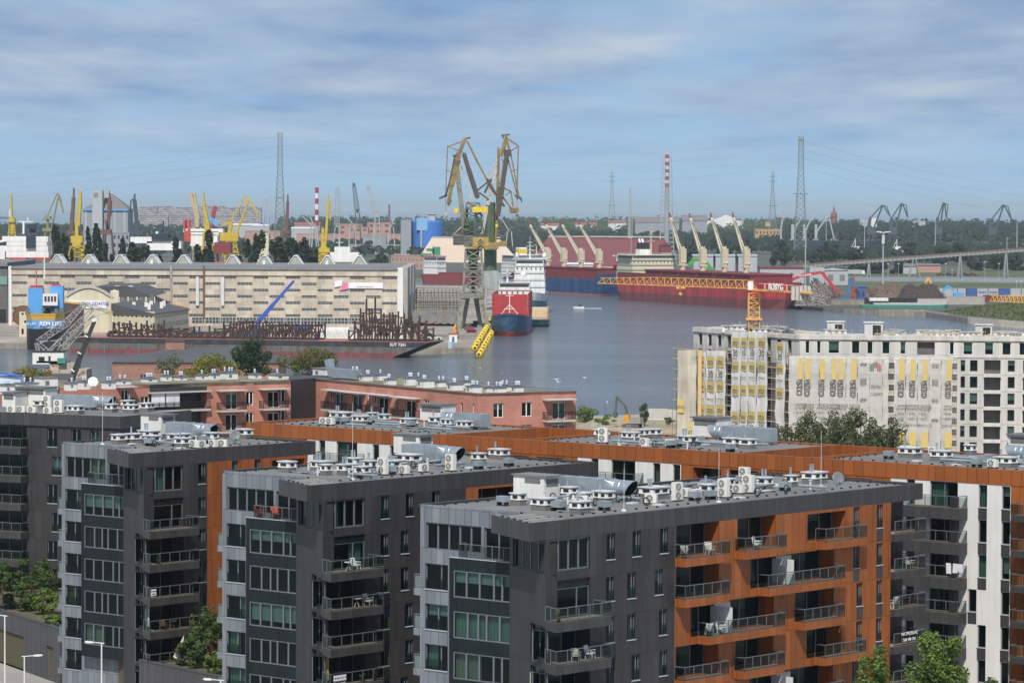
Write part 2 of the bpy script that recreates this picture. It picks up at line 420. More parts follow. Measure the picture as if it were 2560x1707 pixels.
# ------------------------------------------------------------------ leaves
def crown_mesh(mb, cx, cy, cz, rx, ry, rz, n, leaf, seed, clumps=9, shape=None, cr=1.0):
 """many small leaf sprays gathered in clumps through the crown's volume"""
 rnd = random.Random(seed)
 cl = []
 for k in range(clumps):
  for _ in range(50):
   x, y, z = rnd.uniform(-1, 1), rnd.uniform(-1, 1), rnd.uniform(-1, 1)
   lim = 1.0 if shape is None else shape((z + 1) / 2)
   if x * x + y * y <= (lim * 0.85) ** 2 and (shape is not None or x * x + y * y + z * z < 0.85): break
  cl.append((x, y, z, rnd.uniform(0.22, 0.42) * cr))
 for i in range(n):
  c = cl[i % clumps]
  u, v = rnd.uniform(0, 2 * pi), rnd.uniform(-1, 1)
  r = c[3] * rnd.uniform(0.45, 1.0) ** 0.5
  q = sqrt(max(0, 1 - v * v))
  x, y, z = c[0] + r * q * cos(u), c[1] + r * q * sin(u), c[2] + r * v * 0.85
  p = Vector((cx + x * rx, cy + y * ry, cz + z * rz))
  nrm = Vector((q * cos(u) + rnd.uniform(-.7, .7), q * sin(u) + rnd.uniform(-.7, .7), v + rnd.uniform(-.3, .9))).normalized()
  t = nrm.cross(Vector((rnd.uniform(-1, 1), rnd.uniform(-1, 1), rnd.uniform(-1, 1))))
  if t.length < 1e-3: continue
  t.normalize(); b = nrm.cross(t)
  s = leaf * rnd.uniform(0.6, 1.3)
  mb.add([p - t * s, p - b * s * 0.6 + nrm * s * .15, p + t * s, p + b * s * 0.6 + nrm * s * .15], [(0, 1, 2, 3)])
def trunk_mesh(mb, h, r, top, seed, spread=0.5, limbs=6):
 rnd = random.Random(seed)
 mb.tube((0, 0, -0.3), (0, 0, h), r, r * 0.6, 8)
 for i in range(limbs):
  a = 2 * pi * i / limbs + rnd.uniform(-.4, .4)
  z0 = h * rnd.uniform(0.7, 1.0)
  e = (cos(a) * spread * rnd.uniform(.5, 1), sin(a) * spread * rnd.uniform(.5, 1), top * rnd.uniform(0.6, 0.95))
  mb.tube((0, 0, z0), e, r * 0.45, r * 0.12, 5)
 mb.tube((0, 0, h), (rnd.uniform(-.2, .2), rnd.uniform(-.2, .2), top * 0.95), r * 0.6, r * 0.1, 6)
M_bark = mat('bark', (0.10, 0.075, 0.05), 0.95, var=0.3, scale=2.0)
L_mid = leafmat('leaf_mid', (0.045, 0.085, 0.022), (0.085, 0.135, 0.035))
L_dark = leafmat('leaf_dark', (0.018, 0.045, 0.016), (0.035, 0.07, 0.024))
L_yel = leafmat('leaf_yellow', (0.13, 0.16, 0.025), (0.24, 0.22, 0.035))
L_ochre = leafmat('leaf_ochre', (0.11, 0.10, 0.025), (0.20, 0.15, 0.035))
L_olive = leafmat('leaf_olive', (0.06, 0.085, 0.03), (0.11, 0.13, 0.05))
L_grey = leafmat('leaf_grey', (0.10, 0.13, 0.07), (0.17, 0.19, 0.11))
L_lime = leafmat('leaf_lime', (0.06, 0.12, 0.025), (0.19, 0.25, 0.05))
L_far = leafmat('leaf_far', (0.024, 0.040, 0.022), (0.050, 0.070, 0.034))
def tree(name, label, cat, loc, h, w, leafm, seed, n=1800, leaf=0.22, trunk=0.3, base=0.25, group=None, clumps=14, shape=None, depth_=None):
 t = thing(name, label, cat, loc, seed * 1.3, group)
 zb = h * base
 mb = MB(); trunk_mesh(mb, h * max(base, .15) * 1.15, trunk, h * 0.9, seed, w * 0.3); mb.build('trunk', M_bark, t)
 mb = MB(); crown_mesh(mb, 0, 0, (zb + h) / 2 - (h * .04 if shape is None else 0), w * .5, (depth_ or w) * .5, (h - zb) * (.44 if shape is None else .5), n, leaf, seed, clumps, shape, .55 if shape is cone_shape else 1.0)
 if isinstance(leafm, (list, tuple)):
  rnd = random.Random(seed); mb.mi = [0 if rnd.random() < 0.6 else 1 for _ in mb.f]
 mb.build('crown', leafm, t)
 return t
def cone_shape(k): return max(0.12, 1.0 - 0.85 * abs(k - 0.22) / 0.78) if k > 0.22 else 0.55 + 0.45 * k / 0.22
def tree_px(name, label, cat, px, pytop, pybase, dep, wpx, leafm, seed, **kw):
 b = D(px, pybase, dep); tp = D(px, pytop, dep)
 return tree(name, label, cat, (b.x, dep, b.z), tp.z - b.z, wpx * mpp(dep), leafm, seed, **kw)
def cloth(mb, x0, x1, z0, z1, y, seed, wob=.12):
 r = random.Random(seed); nx, nz = max(2, int((x1 - x0) / .45)), max(2, int((z1 - z0) / .8))
 ph = [r.uniform(0, 6) for _ in range(4)]
 vs = []
 for j in range(nz + 1):
  for i in range(nx + 1):
   x, z = x0 + (x1 - x0) * i / nx, z0 + (z1 - z0) * j / nz
   yy = y + wob * (sin(x * 1.9 + ph[0] + z * .35) * .5 + sin(z * 1.1 + ph[1]) * .45 + sin(x * 4.1 + z * 1.7 + ph[2]) * .3)
   vs.append((x + .06 * sin(z * 1.3 + ph[3]), yy, z))
 fs = [(j * (nx + 1) + i, j * (nx + 1) + i + 1, (j + 1) * (nx + 1) + i + 1, (j + 1) * (nx + 1) + i) for j in range(nz) for i in range(nx)]
 mb.add(vs, fs)
# ------------------------------------------------------------------ the flats in front
M_dark = mat('dark_cladding', (0.047, 0.045, 0.045), 0.48, spec=0.35, var=0.16, scale=0.3, seam=(1.05, 3.08, 0.47), streak=0.14)
M_fascia = mat('dark_fascia', (0.056, 0.054, 0.055), 0.48, spec=0.35, var=0.08, scale=0.3, seam=(0.95, 30.0, 0.1))
M_grey = mat('light_grey_cladding', (0.195, 0.215, 0.238), 0.45, var=0.12, scale=0.3, seam=(0.8, 3.08, 0.12), streak=0.12)
M_orange = mat('orange_cladding', (0.31, 0.094, 0.023), 0.48, spec=0.35, var=0.14, scale=0.3, seam=(0.95, 3.08, 0.47), streak=0.14)
M_ofascia = mat('orange_fascia', (0.30, 0.091, 0.023), 0.48, spec=0.35, var=0.08, scale=0.3, seam=(1.1, 30.0, 0.1))
M_white = mat('white_render', (0.72, 0.71, 0.68), 0.85, var=0.06, scale=0.5, streak=0.12)
M_bayg = mat('dark_glass_panel', (0.012, 0.018, 0.021), 0.2, var=0.3, scale=0.4, seam=(1.1, 30, 0.1), spec=0.22)
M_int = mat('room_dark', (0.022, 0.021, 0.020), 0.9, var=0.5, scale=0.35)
M_frame = mat('window_frame_grey', (0.14, 0.155, 0.175), 0.45, var=0.05)
M_wframe = mat('window_frame_white', (0.75, 0.75, 0.72), 0.5, var=0.05)
M_sill = mat('sill_metal', (0.45, 0.46, 0.48), 0.4, var=0.05)
M_felt = mat('roof_felt', (0.19, 0.19, 0.183), 0.95, var=0.3, scale=0.25, bump=0.2, bscale=3, dirt=(0.12, 0.12, 0.115))
M_black = mat('black_plastic', (0.015, 0.015, 0.016), 0.6, var=0.1)
M_conc = mat('balcony_deck', (0.26, 0.21, 0.16), 0.85, var=0.2, scale=1.0)
M_rail = mat('rail_metal', (0.16, 0.17, 0.18), 0.45, metal=0.3, var=0.05)
M_plinth = mat('vent_plinth', (0.16, 0.16, 0.155), 0.95, var=0.15)
M_wbox = mat('white_metal', (0.78, 0.77, 0.74), 0.6, var=0.08, scale=1.2, streak=0.12)
M_lid = mat('vent_lid', (0.62, 0.64, 0.66), 0.5, var=0.08)
M_zinc = mat('galvanised_steel', (0.42, 0.47, 0.50), 0.38, metal=0.55, var=0.16, scale=0.9)
M_zincd = mat('duct_inside', (0.03, 0.033, 0.035), 0.8, var=0.1)
M_ac = mat('air_conditioner_white', (0.74, 0.72, 0.66), 0.5, var=0.06)
M_grille = mat('fan_grille', (0.17, 0.165, 0.15), 0.6, var=0.2)
M_brick = brick('red_brick', (0.43, 0.165, 0.115), (0.52, 0.21, 0.148), (0.43, 0.26, 0.2))
G_win = glass('window_glass', (0.42, 0.56, 0.53))
G_rail = glass('railing_glass', (0.55, 0.62, 0.62))
CURT = [mat('curtain_pale', (0.44, 0.53, 0.44), 0.9, var=0.1), mat('curtain_cream', (0.55, 0.50, 0.38), 0.9, var=0.1), mat('curtain_blind', (0.62, 0.66, 0.62), 0.9, var=0.04),
  mat('curtain_brown', (0.12, 0.06, 0.045), 0.9, var=0.2), mat('curtain_mustard', (0.34, 0.22, 0.06), 0.9, var=0.1), mat('curtain_wine', (0.20, 0.03, 0.03), 0.9, var=0.2)]
RW = random.Random(11)
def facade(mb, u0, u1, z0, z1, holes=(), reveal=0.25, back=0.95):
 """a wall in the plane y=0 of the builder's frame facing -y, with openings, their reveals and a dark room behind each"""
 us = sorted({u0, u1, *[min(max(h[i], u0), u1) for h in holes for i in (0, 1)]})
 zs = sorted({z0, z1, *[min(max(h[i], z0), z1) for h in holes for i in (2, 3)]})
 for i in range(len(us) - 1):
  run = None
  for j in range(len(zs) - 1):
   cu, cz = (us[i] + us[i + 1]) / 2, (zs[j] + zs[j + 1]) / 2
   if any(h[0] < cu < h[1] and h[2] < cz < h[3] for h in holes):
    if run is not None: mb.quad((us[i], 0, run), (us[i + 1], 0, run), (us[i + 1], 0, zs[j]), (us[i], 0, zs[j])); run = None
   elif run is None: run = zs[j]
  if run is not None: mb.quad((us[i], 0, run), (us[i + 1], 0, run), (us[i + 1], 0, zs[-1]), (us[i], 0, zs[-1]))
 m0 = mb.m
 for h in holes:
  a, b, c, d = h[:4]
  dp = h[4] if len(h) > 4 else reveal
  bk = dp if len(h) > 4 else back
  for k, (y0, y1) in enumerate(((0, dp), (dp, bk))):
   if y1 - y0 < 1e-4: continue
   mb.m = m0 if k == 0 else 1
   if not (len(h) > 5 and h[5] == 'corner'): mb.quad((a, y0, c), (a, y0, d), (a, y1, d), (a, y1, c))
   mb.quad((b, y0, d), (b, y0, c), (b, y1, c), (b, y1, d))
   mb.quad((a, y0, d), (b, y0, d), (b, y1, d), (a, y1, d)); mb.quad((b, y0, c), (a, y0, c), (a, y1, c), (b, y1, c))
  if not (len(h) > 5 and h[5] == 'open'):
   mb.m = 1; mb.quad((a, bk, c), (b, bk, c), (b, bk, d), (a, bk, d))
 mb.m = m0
def window(par, fr, a, b, c, d, n=2, fmat=None, cur=None, y=0.2, name='window', sill=True, t=0.07, splits=None, rail=False, gl=None):
 """frame with its lights; pane and curtain are its own pieces"""
 mb = MB().frame(*fr)
 mb.box(a, b, y - .03, y + .05, d - t, d); mb.box(a, b, y - .03, y + .05, c, c + t)
 xs = splits or [a + (b - a) * k / n for k in range(n + 1)]
 xs = [a] + list(xs[1:-1]) + [b]
 for k, x in enumerate(xs):
  x0 = x if k == 0 else x - t if k == len(xs) - 1 else x - t * 0.8
  mb.box(x0, x0 + (t if k in (0, len(xs) - 1) else t * 1.6), y - .032, y + .052, c + t, d - t)
 if sill: mb.m = 1; mb.box(a - .02, b + .02, y - 0.27, y - .04, c - .04, c + .02)
 w = mb.build(name, [fmat or M_frame, M_sill], par)
 g = MB().frame(*fr); g.quad((a + t, y + .01, c + t), (b - t, y + .01, c + t), (b - t, y + .01, d - t), (a + t, y + .01, d - t))
 if rail: g.quad((a, y - .12, c), (b, y - .12, c), (b, y - .12, c + .85), (a, y - .12, c + .85))
 g.build('pane', gl or G_win, w)
 if cur is None:
  r = RW.random()
  cur = 0 if r < .36 else 1 if r < .46 else 2 if r < .56 else 3 if r < .62 else 4 if r < .66 else -1
 if cur >= 0:
  q = MB().frame(*fr)
  if cur == 2:
   zz = c + (d - c) * RW.choice((.25, .4, .55)); q.quad((a + .05, y + .2, zz), (b - .05, y + .2, zz), (b - .05, y + .2, d), (a + .05, y + .2, d))
  else:
   spans = RW.choice((((0, .42),), ((.58, 1),), ((0, .3), (.72, 1)), ((0, 1),), ((.0, .55),)))
   for s0, s1 in spans:
    n_ = max(3, int((s1 - s0) * (b - a) / .16)); px = None
    for k in range(n_ + 1):
     x = a + (b - a) * (s0 + (s1 - s0) * k / n_); yy = y + .28 + (.09 if k % 2 else 0)
     if px: q.quad((px[0], px[1], c + .03), (x, yy, c + .03), (x, yy, d - .03), (px[0], px[1], d - .03))
     px = (x, yy)
  q.build('curtain', CURT[cur], w)
 return w
def balcony(par, fr, pts, ztop, hgt, fmat, deck=True, rail=1.05, railside=None, gl=True, name='balcony', solid=False):
 """a slab on the outline pts (open polyline first..last lies outside the wall line); railing of posts, handrail and glass"""
 mb = MB().frame(*fr); mb.prism(pts, ztop - hgt, ztop)
 b = mb.build(name, [fmat, M_conc], par)
 k = [i for i, p in enumerate(b.data.polygons) if p.normal.z > .9]
 for i in k: b.data.polygons[i].material_index = 1
 r = MB().frame(*fr); g = MB().frame(*fr)
 line = railside or pts
 for i in range(len(line) - 1):
  p, q = Vector((*line[i], 0)), Vector((*line[i + 1], 0))
  n = max(1, round((q - p).length / 1.15))
  for j in range(n + 1):
   x = p.lerp(q, j / n); r.box(x.x - .028, x.x + .028, x.y - .028, x.y + .028, ztop - .02, ztop + rail)
  r.bar((p.x, p.y, ztop + rail), (q.x, q.y, ztop + rail), .08, .06)
  if gl: g.quad((p.x, p.y, ztop + .06), (q.x, q.y, ztop + .06), (q.x, q.y, ztop + rail - .1), (p.x, p.y, ztop + rail - .1))
  else:
   m_ = int((q - p).length / .14)
   for j in range(m_): x = p.lerp(q, j / max(1, m_)); r.box(x.x - .012, x.x + .012, x.y - .012, x.y + .012, ztop, ztop + rail)
 r.build('railing', M_rail if gl else M_black, b)
 if gl: g.build('railing_glass', G_rail, b)
 return b
def vent(par, x, y, z, lx, ly, pipes=2, ang=0, two=True):
 mb = MB().frame(x, y, ang)
 mb.m = 0; mb.box(-lx / 2, lx / 2, -ly / 2, ly / 2, z, z + .45)
 h0, h1 = z + .42, z + .9
 mb.m = 1; mb.box(-lx / 2 - .05, lx / 2 + .05, -ly / 2 - .05, ly / 2 + .05, h0, h0 + .08)
 c = .26
 xs = [-lx / 2, lx / 2 - c] + ([-c / 2] if two and lx > 1.2 else [])
 for xx in xs:
  for yy in (-ly / 2, ly / 2 - c): mb.box(xx, xx + c, yy, yy + c, h0 + .08, h1)
 mb.box(-lx / 2, lx / 2, -ly / 2, ly / 2, h1 - .13, h1 - .001); mb.box(-lx / 2 + .02, -lx / 2 + c * 1.6, -ly / 2 + c, ly / 2 - c, h0 + .08, h1)
 mb.box(-lx / 2 + .03, lx / 2 - .03, -ly / 2 + .03, ly / 2 - .03, h0 + .08, h1)
 mb.m = 2; n_ = 2 if lx > 1.3 else 1
 for k in range(n_): a = -lx / 2 + lx * (k + .5) / n_; mb.box(a - lx / n_ * .27, a + lx / n_ * .27, -ly / 2 - .012, ly / 2 + .012, h0 + .12, h1 - .1)  # openings are dark panels on the solid box, their shade put into colour
 mb.box(-lx / 2 - .012, lx / 2 + .012, -ly * .24, ly * .24, h0 + .12, h1 - .1)
 mb.m = 3; mb.box(-lx / 2 - .09, lx / 2 + .09, -ly / 2 - .09, ly / 2 + .09, h1, h1 + .08)
 mb.m = 4
 for k in range(pipes):
  px = -lx / 2 + .3 + k * .32; mb.tube((px, 0, h1 + .1), (px, 0, h1 + .65), .085, n=8); mb.tube((px, 0, h1 + .65), (px, 0, h1 + .7), .12, n=8)
 return mb.build('chimney', [M_plinth, M_wbox, M_int, M_lid, M_zinc], par)
def local(par, p):
 inv = (Matrix.Translation(par.location) @ Matrix.Rotation(par.rotation_euler.z, 4, 'Z')).inverted()
 return inv @ Vector(p)
_acn = {}
def air_unit(px, py, zr, rot, tall=False, where='', wide=.95):
 t = thing('air_conditioner', '', 'air conditioner', G(px, py, zr), rot, 'air conditioners on the flat roofs')
 h = 1.5 if tall else .78
 mb = MB(); mb.box(-wide / 2, wide / 2, -.2, .2, .12, h); mb.m = 1; mb.box(-wide / 2 - .02, -wide / 2 + .1, -.16, .16, 0, .12); mb.box(wide / 2 - .1, wide / 2 + .02, -.16, .16, 0, .12)
 mb.build('casing', [M_ac, M_black], t)
 for k in range(2 if tall else 1):
  zc = (.12 + h) / 2 if not tall else .47 + .68 * k
  g = MB(); g.tube((-.1, -.225, zc), (-.1, -.201, zc), .29, n=18); g.m = 1; g.tube((-.1, -.235, zc), (-.1, -.226, zc), .07, n=10)
  for q in range(4): a = pi * q / 4; g.bar((-.1 - .28 * cos(a), -.23, zc - .28 * sin(a)), (-.1 + .28 * cos(a), -.23, zc + .28 * sin(a)), .02)
  g.build('fan', [M_grille, M_ac], t)
 _acn.setdefault(where, []).append((px, t, tall))
def duct(name_label, loc, rot, L=4.6, h=1.3, w=1.5, cyl=2.2, sgn=1):
 """rectangular run, flaring collar and a round mouth cut on the slant, all along +x of its own axes"""
 t = thing('ventilation_duct', name_label, 'air duct', loc, rot, 'large ventilation ducts on the roofs')
 mb = MB()
 for k in range(3):
  a, b = -L + k * L / 3, -L + (k + 1) * L / 3
  mb.box(a + .03, b - .03, -w / 2, w / 2, .3, .3 + h); mb.box(b - .03, b + .03 if k < 2 else b, -w / 2 - .05, w / 2 + .05, .25, .35 + h)
 for k in range(4): mb.box(-L + .4 + k * (L - .8) / 3, -L + .5 + k * (L - .8) / 3, -w / 2 + .1, w / 2 - .1, 0, .3)
 mb.build('duct_run', M_zinc, t)
 mb = MB(); n = 24; R = .66; zc = .3 + h / 2
 ring = lambda x, sl, r: [(x + sl * (r * sin(2 * pi * i / n)), r * cos(2 * pi * i / n), zc + r * sin(2 * pi * i / n)) for i in range(n)]
 sq = []
 for i in range(n):
  c, s_ = cos(2 * pi * i / n), sin(2 * pi * i / n); k = max(abs(c), abs(s_)); sq.append((0, c / k * w / 2, zc + s_ / k * h / 2))
 rs = [sq, ring(.7, 0, R), ring(.75, 0, R + .03), ring(.8, 0, R), ring(1.3, 0, R), ring(1.35, 0, R + .03), ring(1.4, 0, R), ring(cyl, .65, R), ring(cyl - .02, .65, R - .06), ring(1.0, .0, R - .06)]
 vs = [p for r in rs for p in r]
 fs = [(k * n + i, k * n + (i + 1) % n, (k + 1) * n + (i + 1) % n, (k + 1) * n + i) for k in range(len(rs) - 1) for i in range(n)]
 mb.add(vs, fs); mb.mi = [1 if k >= 8 * n else 0 for k in range(len(fs))]
 mb.m = 1; mb.add(rs[-1], [tuple(range(n))])
 mb.m = 0; mb.box(.9, 1.0, -.5, .5, 0, .45)
 mb.build('intake_mouth', [M_zinc, M_zincd], t)
 return t
def dish(label, loc, r, rot, m):
 t = thing('satellite_dish', label, 'satellite dish', loc, rot)
 mb = MB(); n = 20
 prof = [(0.02, 0.0), (.35, .02), (.7, .08), (1.0, .17), (1.0, .20), (.7, .12), (.35, .05), (.02, .03)]
 T = Matrix.Translation((0, -.1, r * 1.25)) @ Matrix.Rotation(radians(72), 4, 'X')
 mb.M = T; mb.lathe([(a * r, b * r) for a, b in prof], n); mb.build('reflector', m, t, smooth=True)
 mb = MB(); mb.tube((0, .08, 0), (0, .08, r * 1.3), .05); mb.tube((0, 0, r * .3), (0, -r * .9, r * .9), .025); mb.cbox(0, -r * .9, r * .85, .12, .12, .14); mb.box(-.5, .5, -.3, .4, 0, .06); mb.build('mast', M_zinc, t)
def stair_box(par, p, lx, ly, h, rot=0):
 """white roof-access box with a louvre under its lid"""
 mb = MB().frame(p.x, p.y, rot, p.z); mb.box(0, lx, 0, ly, 0, h); mb.m = 1; mb.box(.25, lx - .25, -.04, .02, h - .75, h - .2)
 mb.m = 2; mb.box(-.15, lx + .15, -.3, ly + .15, h, h + .1); mb.m = 1; mb.box(-.03, .0, .4, ly - 1.2, h - .55, h - .15)
 return mb.build('stair_housing', [M_white, M_grille, M_felt], par)
def roof_clips(mb, a, b, step=1.25):
 a, b = Vector(a), Vector(b); n = int((b - a).length / step)
 for k in range(n + 1): p = a.lerp(b, k / max(1, n)); mb.cbox(p.x, p.y, p.z, .16, .16, .11)
def pipes_on_roof(par, segs, z):
 for a, b, r in segs:
  mb = MB(); mb.tube((a[0], a[1], z + .35), (b[0], b[1], z + .35), r, n=8)
  for k in (.15, .85): mb.box(a[0] + (b[0] - a[0]) * k - .04, a[0] + (b[0] - a[0]) * k + .04, a[1] + (b[1] - a[1]) * k - .04, a[1] + (b[1] - a[1]) * k + .04, z, z + .35)
  mb.build('roof_pipe', M_zinc, par)
def clutter(par, x0, x1, y0, y1, n, z):
 """small stuff between the vents: cable runs, boxes on feet, coiled hoses, paving slabs"""
 for k in range(n):
  mb = MB(); x, y, q = RW.uniform(x0, x1), RW.uniform(y0, y1), RW.random(); mb.m = 0; mb.M = Matrix.Translation((x, y, z)) @ Matrix.Rotation(RW.choice((0, pi / 2)), 4, 'Z')
  if q < .3: mb.tube((-1.2, 0, .1), (1.2, 0, .1), .05, n=6); mb.m = 2; mb.box(-.9, -.7, -.2, .2, 0, .08); mb.box(.7, .9, -.2, .2, 0, .08)
  elif q < .5: mb.box(-.45, .45, -.3, .3, .3, .75); mb.m = 2; mb.box(-.4, -.3, -.25, .25, 0, .3); mb.box(.3, .4, -.25, .25, 0, .3)
  elif q < .65: mb.m = 2; mb.path([(.3 * cos(a), .1, .32 + .3 * sin(a)) for a in [i * .7 for i in range(10)]], .05, 5)
  elif q < .8: mb.m = 1; mb.tube((0, 0, 0), (0, 0, .7), .09, n=8); mb.tube((0, 0, .7), (0, 0, .78), .15, n=8)
  else: mb.m = 1; mb.box(-.4, .4, -.3, .3, 0, .12)
  mb.build('cable_run' if q < .3 else 'junction_box' if q < .5 else 'hose_coil' if q < .65 else 'vent_pipe' if q < .8 else 'paving_slab', [M_zinc, M_lid, M_black], par)
ZR = 24.5
ANG_U = radians(49)             # direction of the long fronts
ROWS = [(23.15 - 3.08 * k, 21.2 - 3.08 * k) for k in range(7)]
def tooth(kind, o2, Ln, Lw, rows, label, orange_from, cols, loggias, extra=None):
 o = G(*o2, ZR)
 B = thing('apartment_block', label, 'apartment block', (o.x, o.y, 0), ANG_U, 'dark apartment blocks with light grey ends')
 wall = MB(); wall.frame(0, 0, 0)
 holes = []
 # long front: corner glass at the top, a two-storey window, then open corners under each balcony
 holes += [(2.35, 6.9, 20.8, 23.1), (3.2, 6.95, 17.4, 20.1)]
 for k in range(2, rows): holes.append((2.05, 6.95, 17.35 - 3.08 * (k - 1), 19.75 - 3.08 * (k - 1) - .15, 1.5, 'corner'))
 wcols = []
 for k in range(rows):
  for x in cols[k % len(cols)]:
   if x < 10.2 and k in (1,): z1, z0 = ROWS[k][0] - .1, ROWS[k][1]
   else: z1, z0 = ROWS[k]
   holes.append((x, x + 1.0, z0, z1)); wcols.append((x, x + 1.0, z0, z1))
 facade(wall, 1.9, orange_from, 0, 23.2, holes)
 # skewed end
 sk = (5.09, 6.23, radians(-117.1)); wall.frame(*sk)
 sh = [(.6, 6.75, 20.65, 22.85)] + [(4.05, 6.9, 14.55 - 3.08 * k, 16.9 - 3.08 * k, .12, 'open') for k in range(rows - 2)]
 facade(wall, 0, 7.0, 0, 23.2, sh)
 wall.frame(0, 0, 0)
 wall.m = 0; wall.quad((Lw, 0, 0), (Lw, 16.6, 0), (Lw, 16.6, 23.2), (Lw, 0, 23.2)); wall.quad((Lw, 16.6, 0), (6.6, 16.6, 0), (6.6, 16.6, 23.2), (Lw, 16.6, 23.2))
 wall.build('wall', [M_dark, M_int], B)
 for h in wcols: window(B, (0, 0, 0), *h[:4], n=1 if kind != 'C' else 2, splits=[h[0], h[0] + .68, h[1]], rail=True, sill=True)
 window(B, (0, 0, 0), 2.35, 6.9, 20.8, 23.1, n=4, cur=0 if kind != 'C' else -1, t=.11, sill=False)
 mbw = window(B, (0, 0, 0), 3.2, 6.95, 17.4, 19.5, n=2, splits=[3.2, 5.6, 6.95], cur=0 if kind == 'B' else -1, sill=False)
 p = MB(); p.box(3.2, 6.95, .15, .22, 19.5, 20.1); p.build('spandrel', M_bayg, B)
 window(B, sk, .6, 6.75, 20.65, 22.85, n=4, cur={'A': -1, 'B': 5, 'C': 5}[kind], sill=False)
 for k in range(rows - 2): window(B, sk, 4.05, 6.9, 14.55 - 3.08 * k, 16.9 - 3.08 * k, n=2, sill=False, rail=True)
 for k in range(2, rows):      # glass at the back of each open corner
  z = 17.35 - 3.08 * (k - 1); window(B, (0, 1.25, 0), 2.1, 6.9, z, z + 2.25, n=3, cur=-1 if RW.random() < .6 else 0, sill=False, y=.15)
 # balconies that carry the skewed end on past the corner
 W, q = (1.9, 0), (1.05, -1.75)
 for k in range(rows - 1):
  z = 17.35 - 3.08 * k
  balcony(B, (0, 0, 0), [W, q, (7.3, -1.75), (7.3, 0)], z, .68, M_fascia)
 # overhanging roof edge: the sill of the roof runs out over the skewed end
 out = [(0, 0), (Ln, 0), (Ln, 16.8), (6.8, 16.6), (6.8, 7.2), (6.2, 7.1), (3.3, 6.5)]
 fz = MB(); fz.prism(out, 23.19, ZR - .25)
 fz.prism([(0, 0), (Ln, 0), (Ln, .35), (.2, .35)], ZR - .25, ZR); fz.prism([(0, 0), (.25, .35), (3.5, 6.4), (3.3, 6.5)], ZR - .25, ZR); fz.prism([(Ln - .35, .35), (Ln, .35), (Ln, 16.8), (Ln - .35, 16.8)], ZR - .25, ZR - .002)
 fz.prism([(6.6, 16.45), (Ln - .35, 16.45), (Ln - .35, 16.8), (6.6, 16.8)], ZR - .25, ZR - .004)
 fz.build('fascia', M_fascia, B)
 rf = MB(); rf.prism([(1.2, .42), (Ln - .42, .42), (Ln - .42, 16.4), (6.95, 16.4), (6.95, 7.3), (4.2, 6.3)], ZR - .249, ZR - .2)
 rf.m = 1
 zt = ZR - .19
 for a, b in (((1.2, .9, zt), (Ln - .8, .9, zt)), ((7.3, 7, zt), (7.3, 16, zt)), ((7.3, 15.9, zt), (Ln - 1, 15.9, zt)), ((Ln - .8, 1, zt), (Ln - .8, 16, zt)), ((1.6, 1.6, zt), (4.2, 6.2, zt)), ((2, 3.0, zt), (Ln - 1, 3.0, zt))): roof_clips(rf, a, b)
 # sunken frames at the skewed corner
 rf.m = 2
 for k in range(4):
  rf.prism([(1.5 + k * .75, 1.0 + k * 1.35), (5.0 + k * .5, .9 + k * 1.35), (5.05 + k * .5, 1.15 + k * 1.35), (1.6 + k * .75, 1.25 + k * 1.35)], zt, zt + .12)
 roof = rf.build('roof', [M_felt, M_black, mat('roof_trim', (0.36, 0.35, 0.33), 0.8)], B)
 # light grey end with its windows and the glazed bay
 gr = (6.6, 16.6, radians(-90)); gm = MB().frame(*gr)
 gh = [(.55, 6.2, 21.1, 23.15)] + [(.5, 2.85, ROWS[k][0] - 2.02, ROWS[k][0] - .05) for k in range(1, rows)]
 gh.append((6.5, 9.2, 20.75, 23.1))
 facade(gm, 0, 9.9, 0, ZR - .02, gh)
 gm.m = 0; gm.box(0, 8.9, .005, .3, ZR - .25, ZR - .03)
 gm.quad((0, 0, 0), (0, 0, ZR - .03), (0, 1.4, ZR - .03), (0, 1.4, 0))
 g = gm.build('end_wall', [M_grey, M_int], B)
 window(B, gr, .55, 6.2, 21.1, 23.15, n=5, t=.1, sill=False, cur=1 if kind == 'A' else -1)
 window(B, gr, 6.5, 9.2, 20.75, 23.1, n=2, t=.08, sill=False, cur=-1)
 for k in range(1, rows): window(B, gr, .5, 2.85, ROWS[k][0] - 2.02, ROWS[k][0] - .05, n=2, rail=True, splits=[.5, 2.05 if k % 2 else 1.75, 2.85])
 by0, by1, bx = 3.85, 10.3, .95
 zb = 4.3
 bm = MB().frame(*gr)
 bm.frame(6.6 - bx, 16.6, radians(-90))
 bh = [(by0 + .42, by1 - .1, 19.83 - 3.08 * k - 2.05, 19.83 - 3.08 * k) for k in range(rows) if 19.83 - 3.08 * k - 2.05 > zb]
 facade(bm, by0, by1, zb, 20.75, bh, reveal=.12, back=.8)
 bm.frame(*gr); bm.m = 0
 bm.quad((by0, -bx, zb), (by0, -bx, 20.75), (by0, 0, 20.75), (by0, 0, zb)); bm.quad((by0, -bx, zb), (by0, 0, zb), (by1, 0, zb), (by1, -bx, zb))
 bm.m = 2; bm.quad((by0, -bx, 20.75), (by1, -bx, 20.75), (by1, 0, 20.75), (by0, 0, 20.75))
 bm.box(by0 - .02, by1, -bx - .03, -bx + .25, 20.751, 20.80)
 bay = bm.build('glazed_bay', [M_bayg, M_int, M_sill], B)
 fx, fy = 6.6 - bx, 16.6
 for i, h in enumerate(bh):
  a, b = h[0], h[1]; k = (.0, .24, .42, .56, .78, 1.0) if i % 2 else (.0, .22, .44, .68, .82, 1.0)
  window(bay, (fx, fy, radians(-90)), *h[:4], splits=[a + (b - a) * j for j in k], y=.06, t=.1, sill=False, cur=RW.choice((-1, -1, 0, 2, 1, 3)))
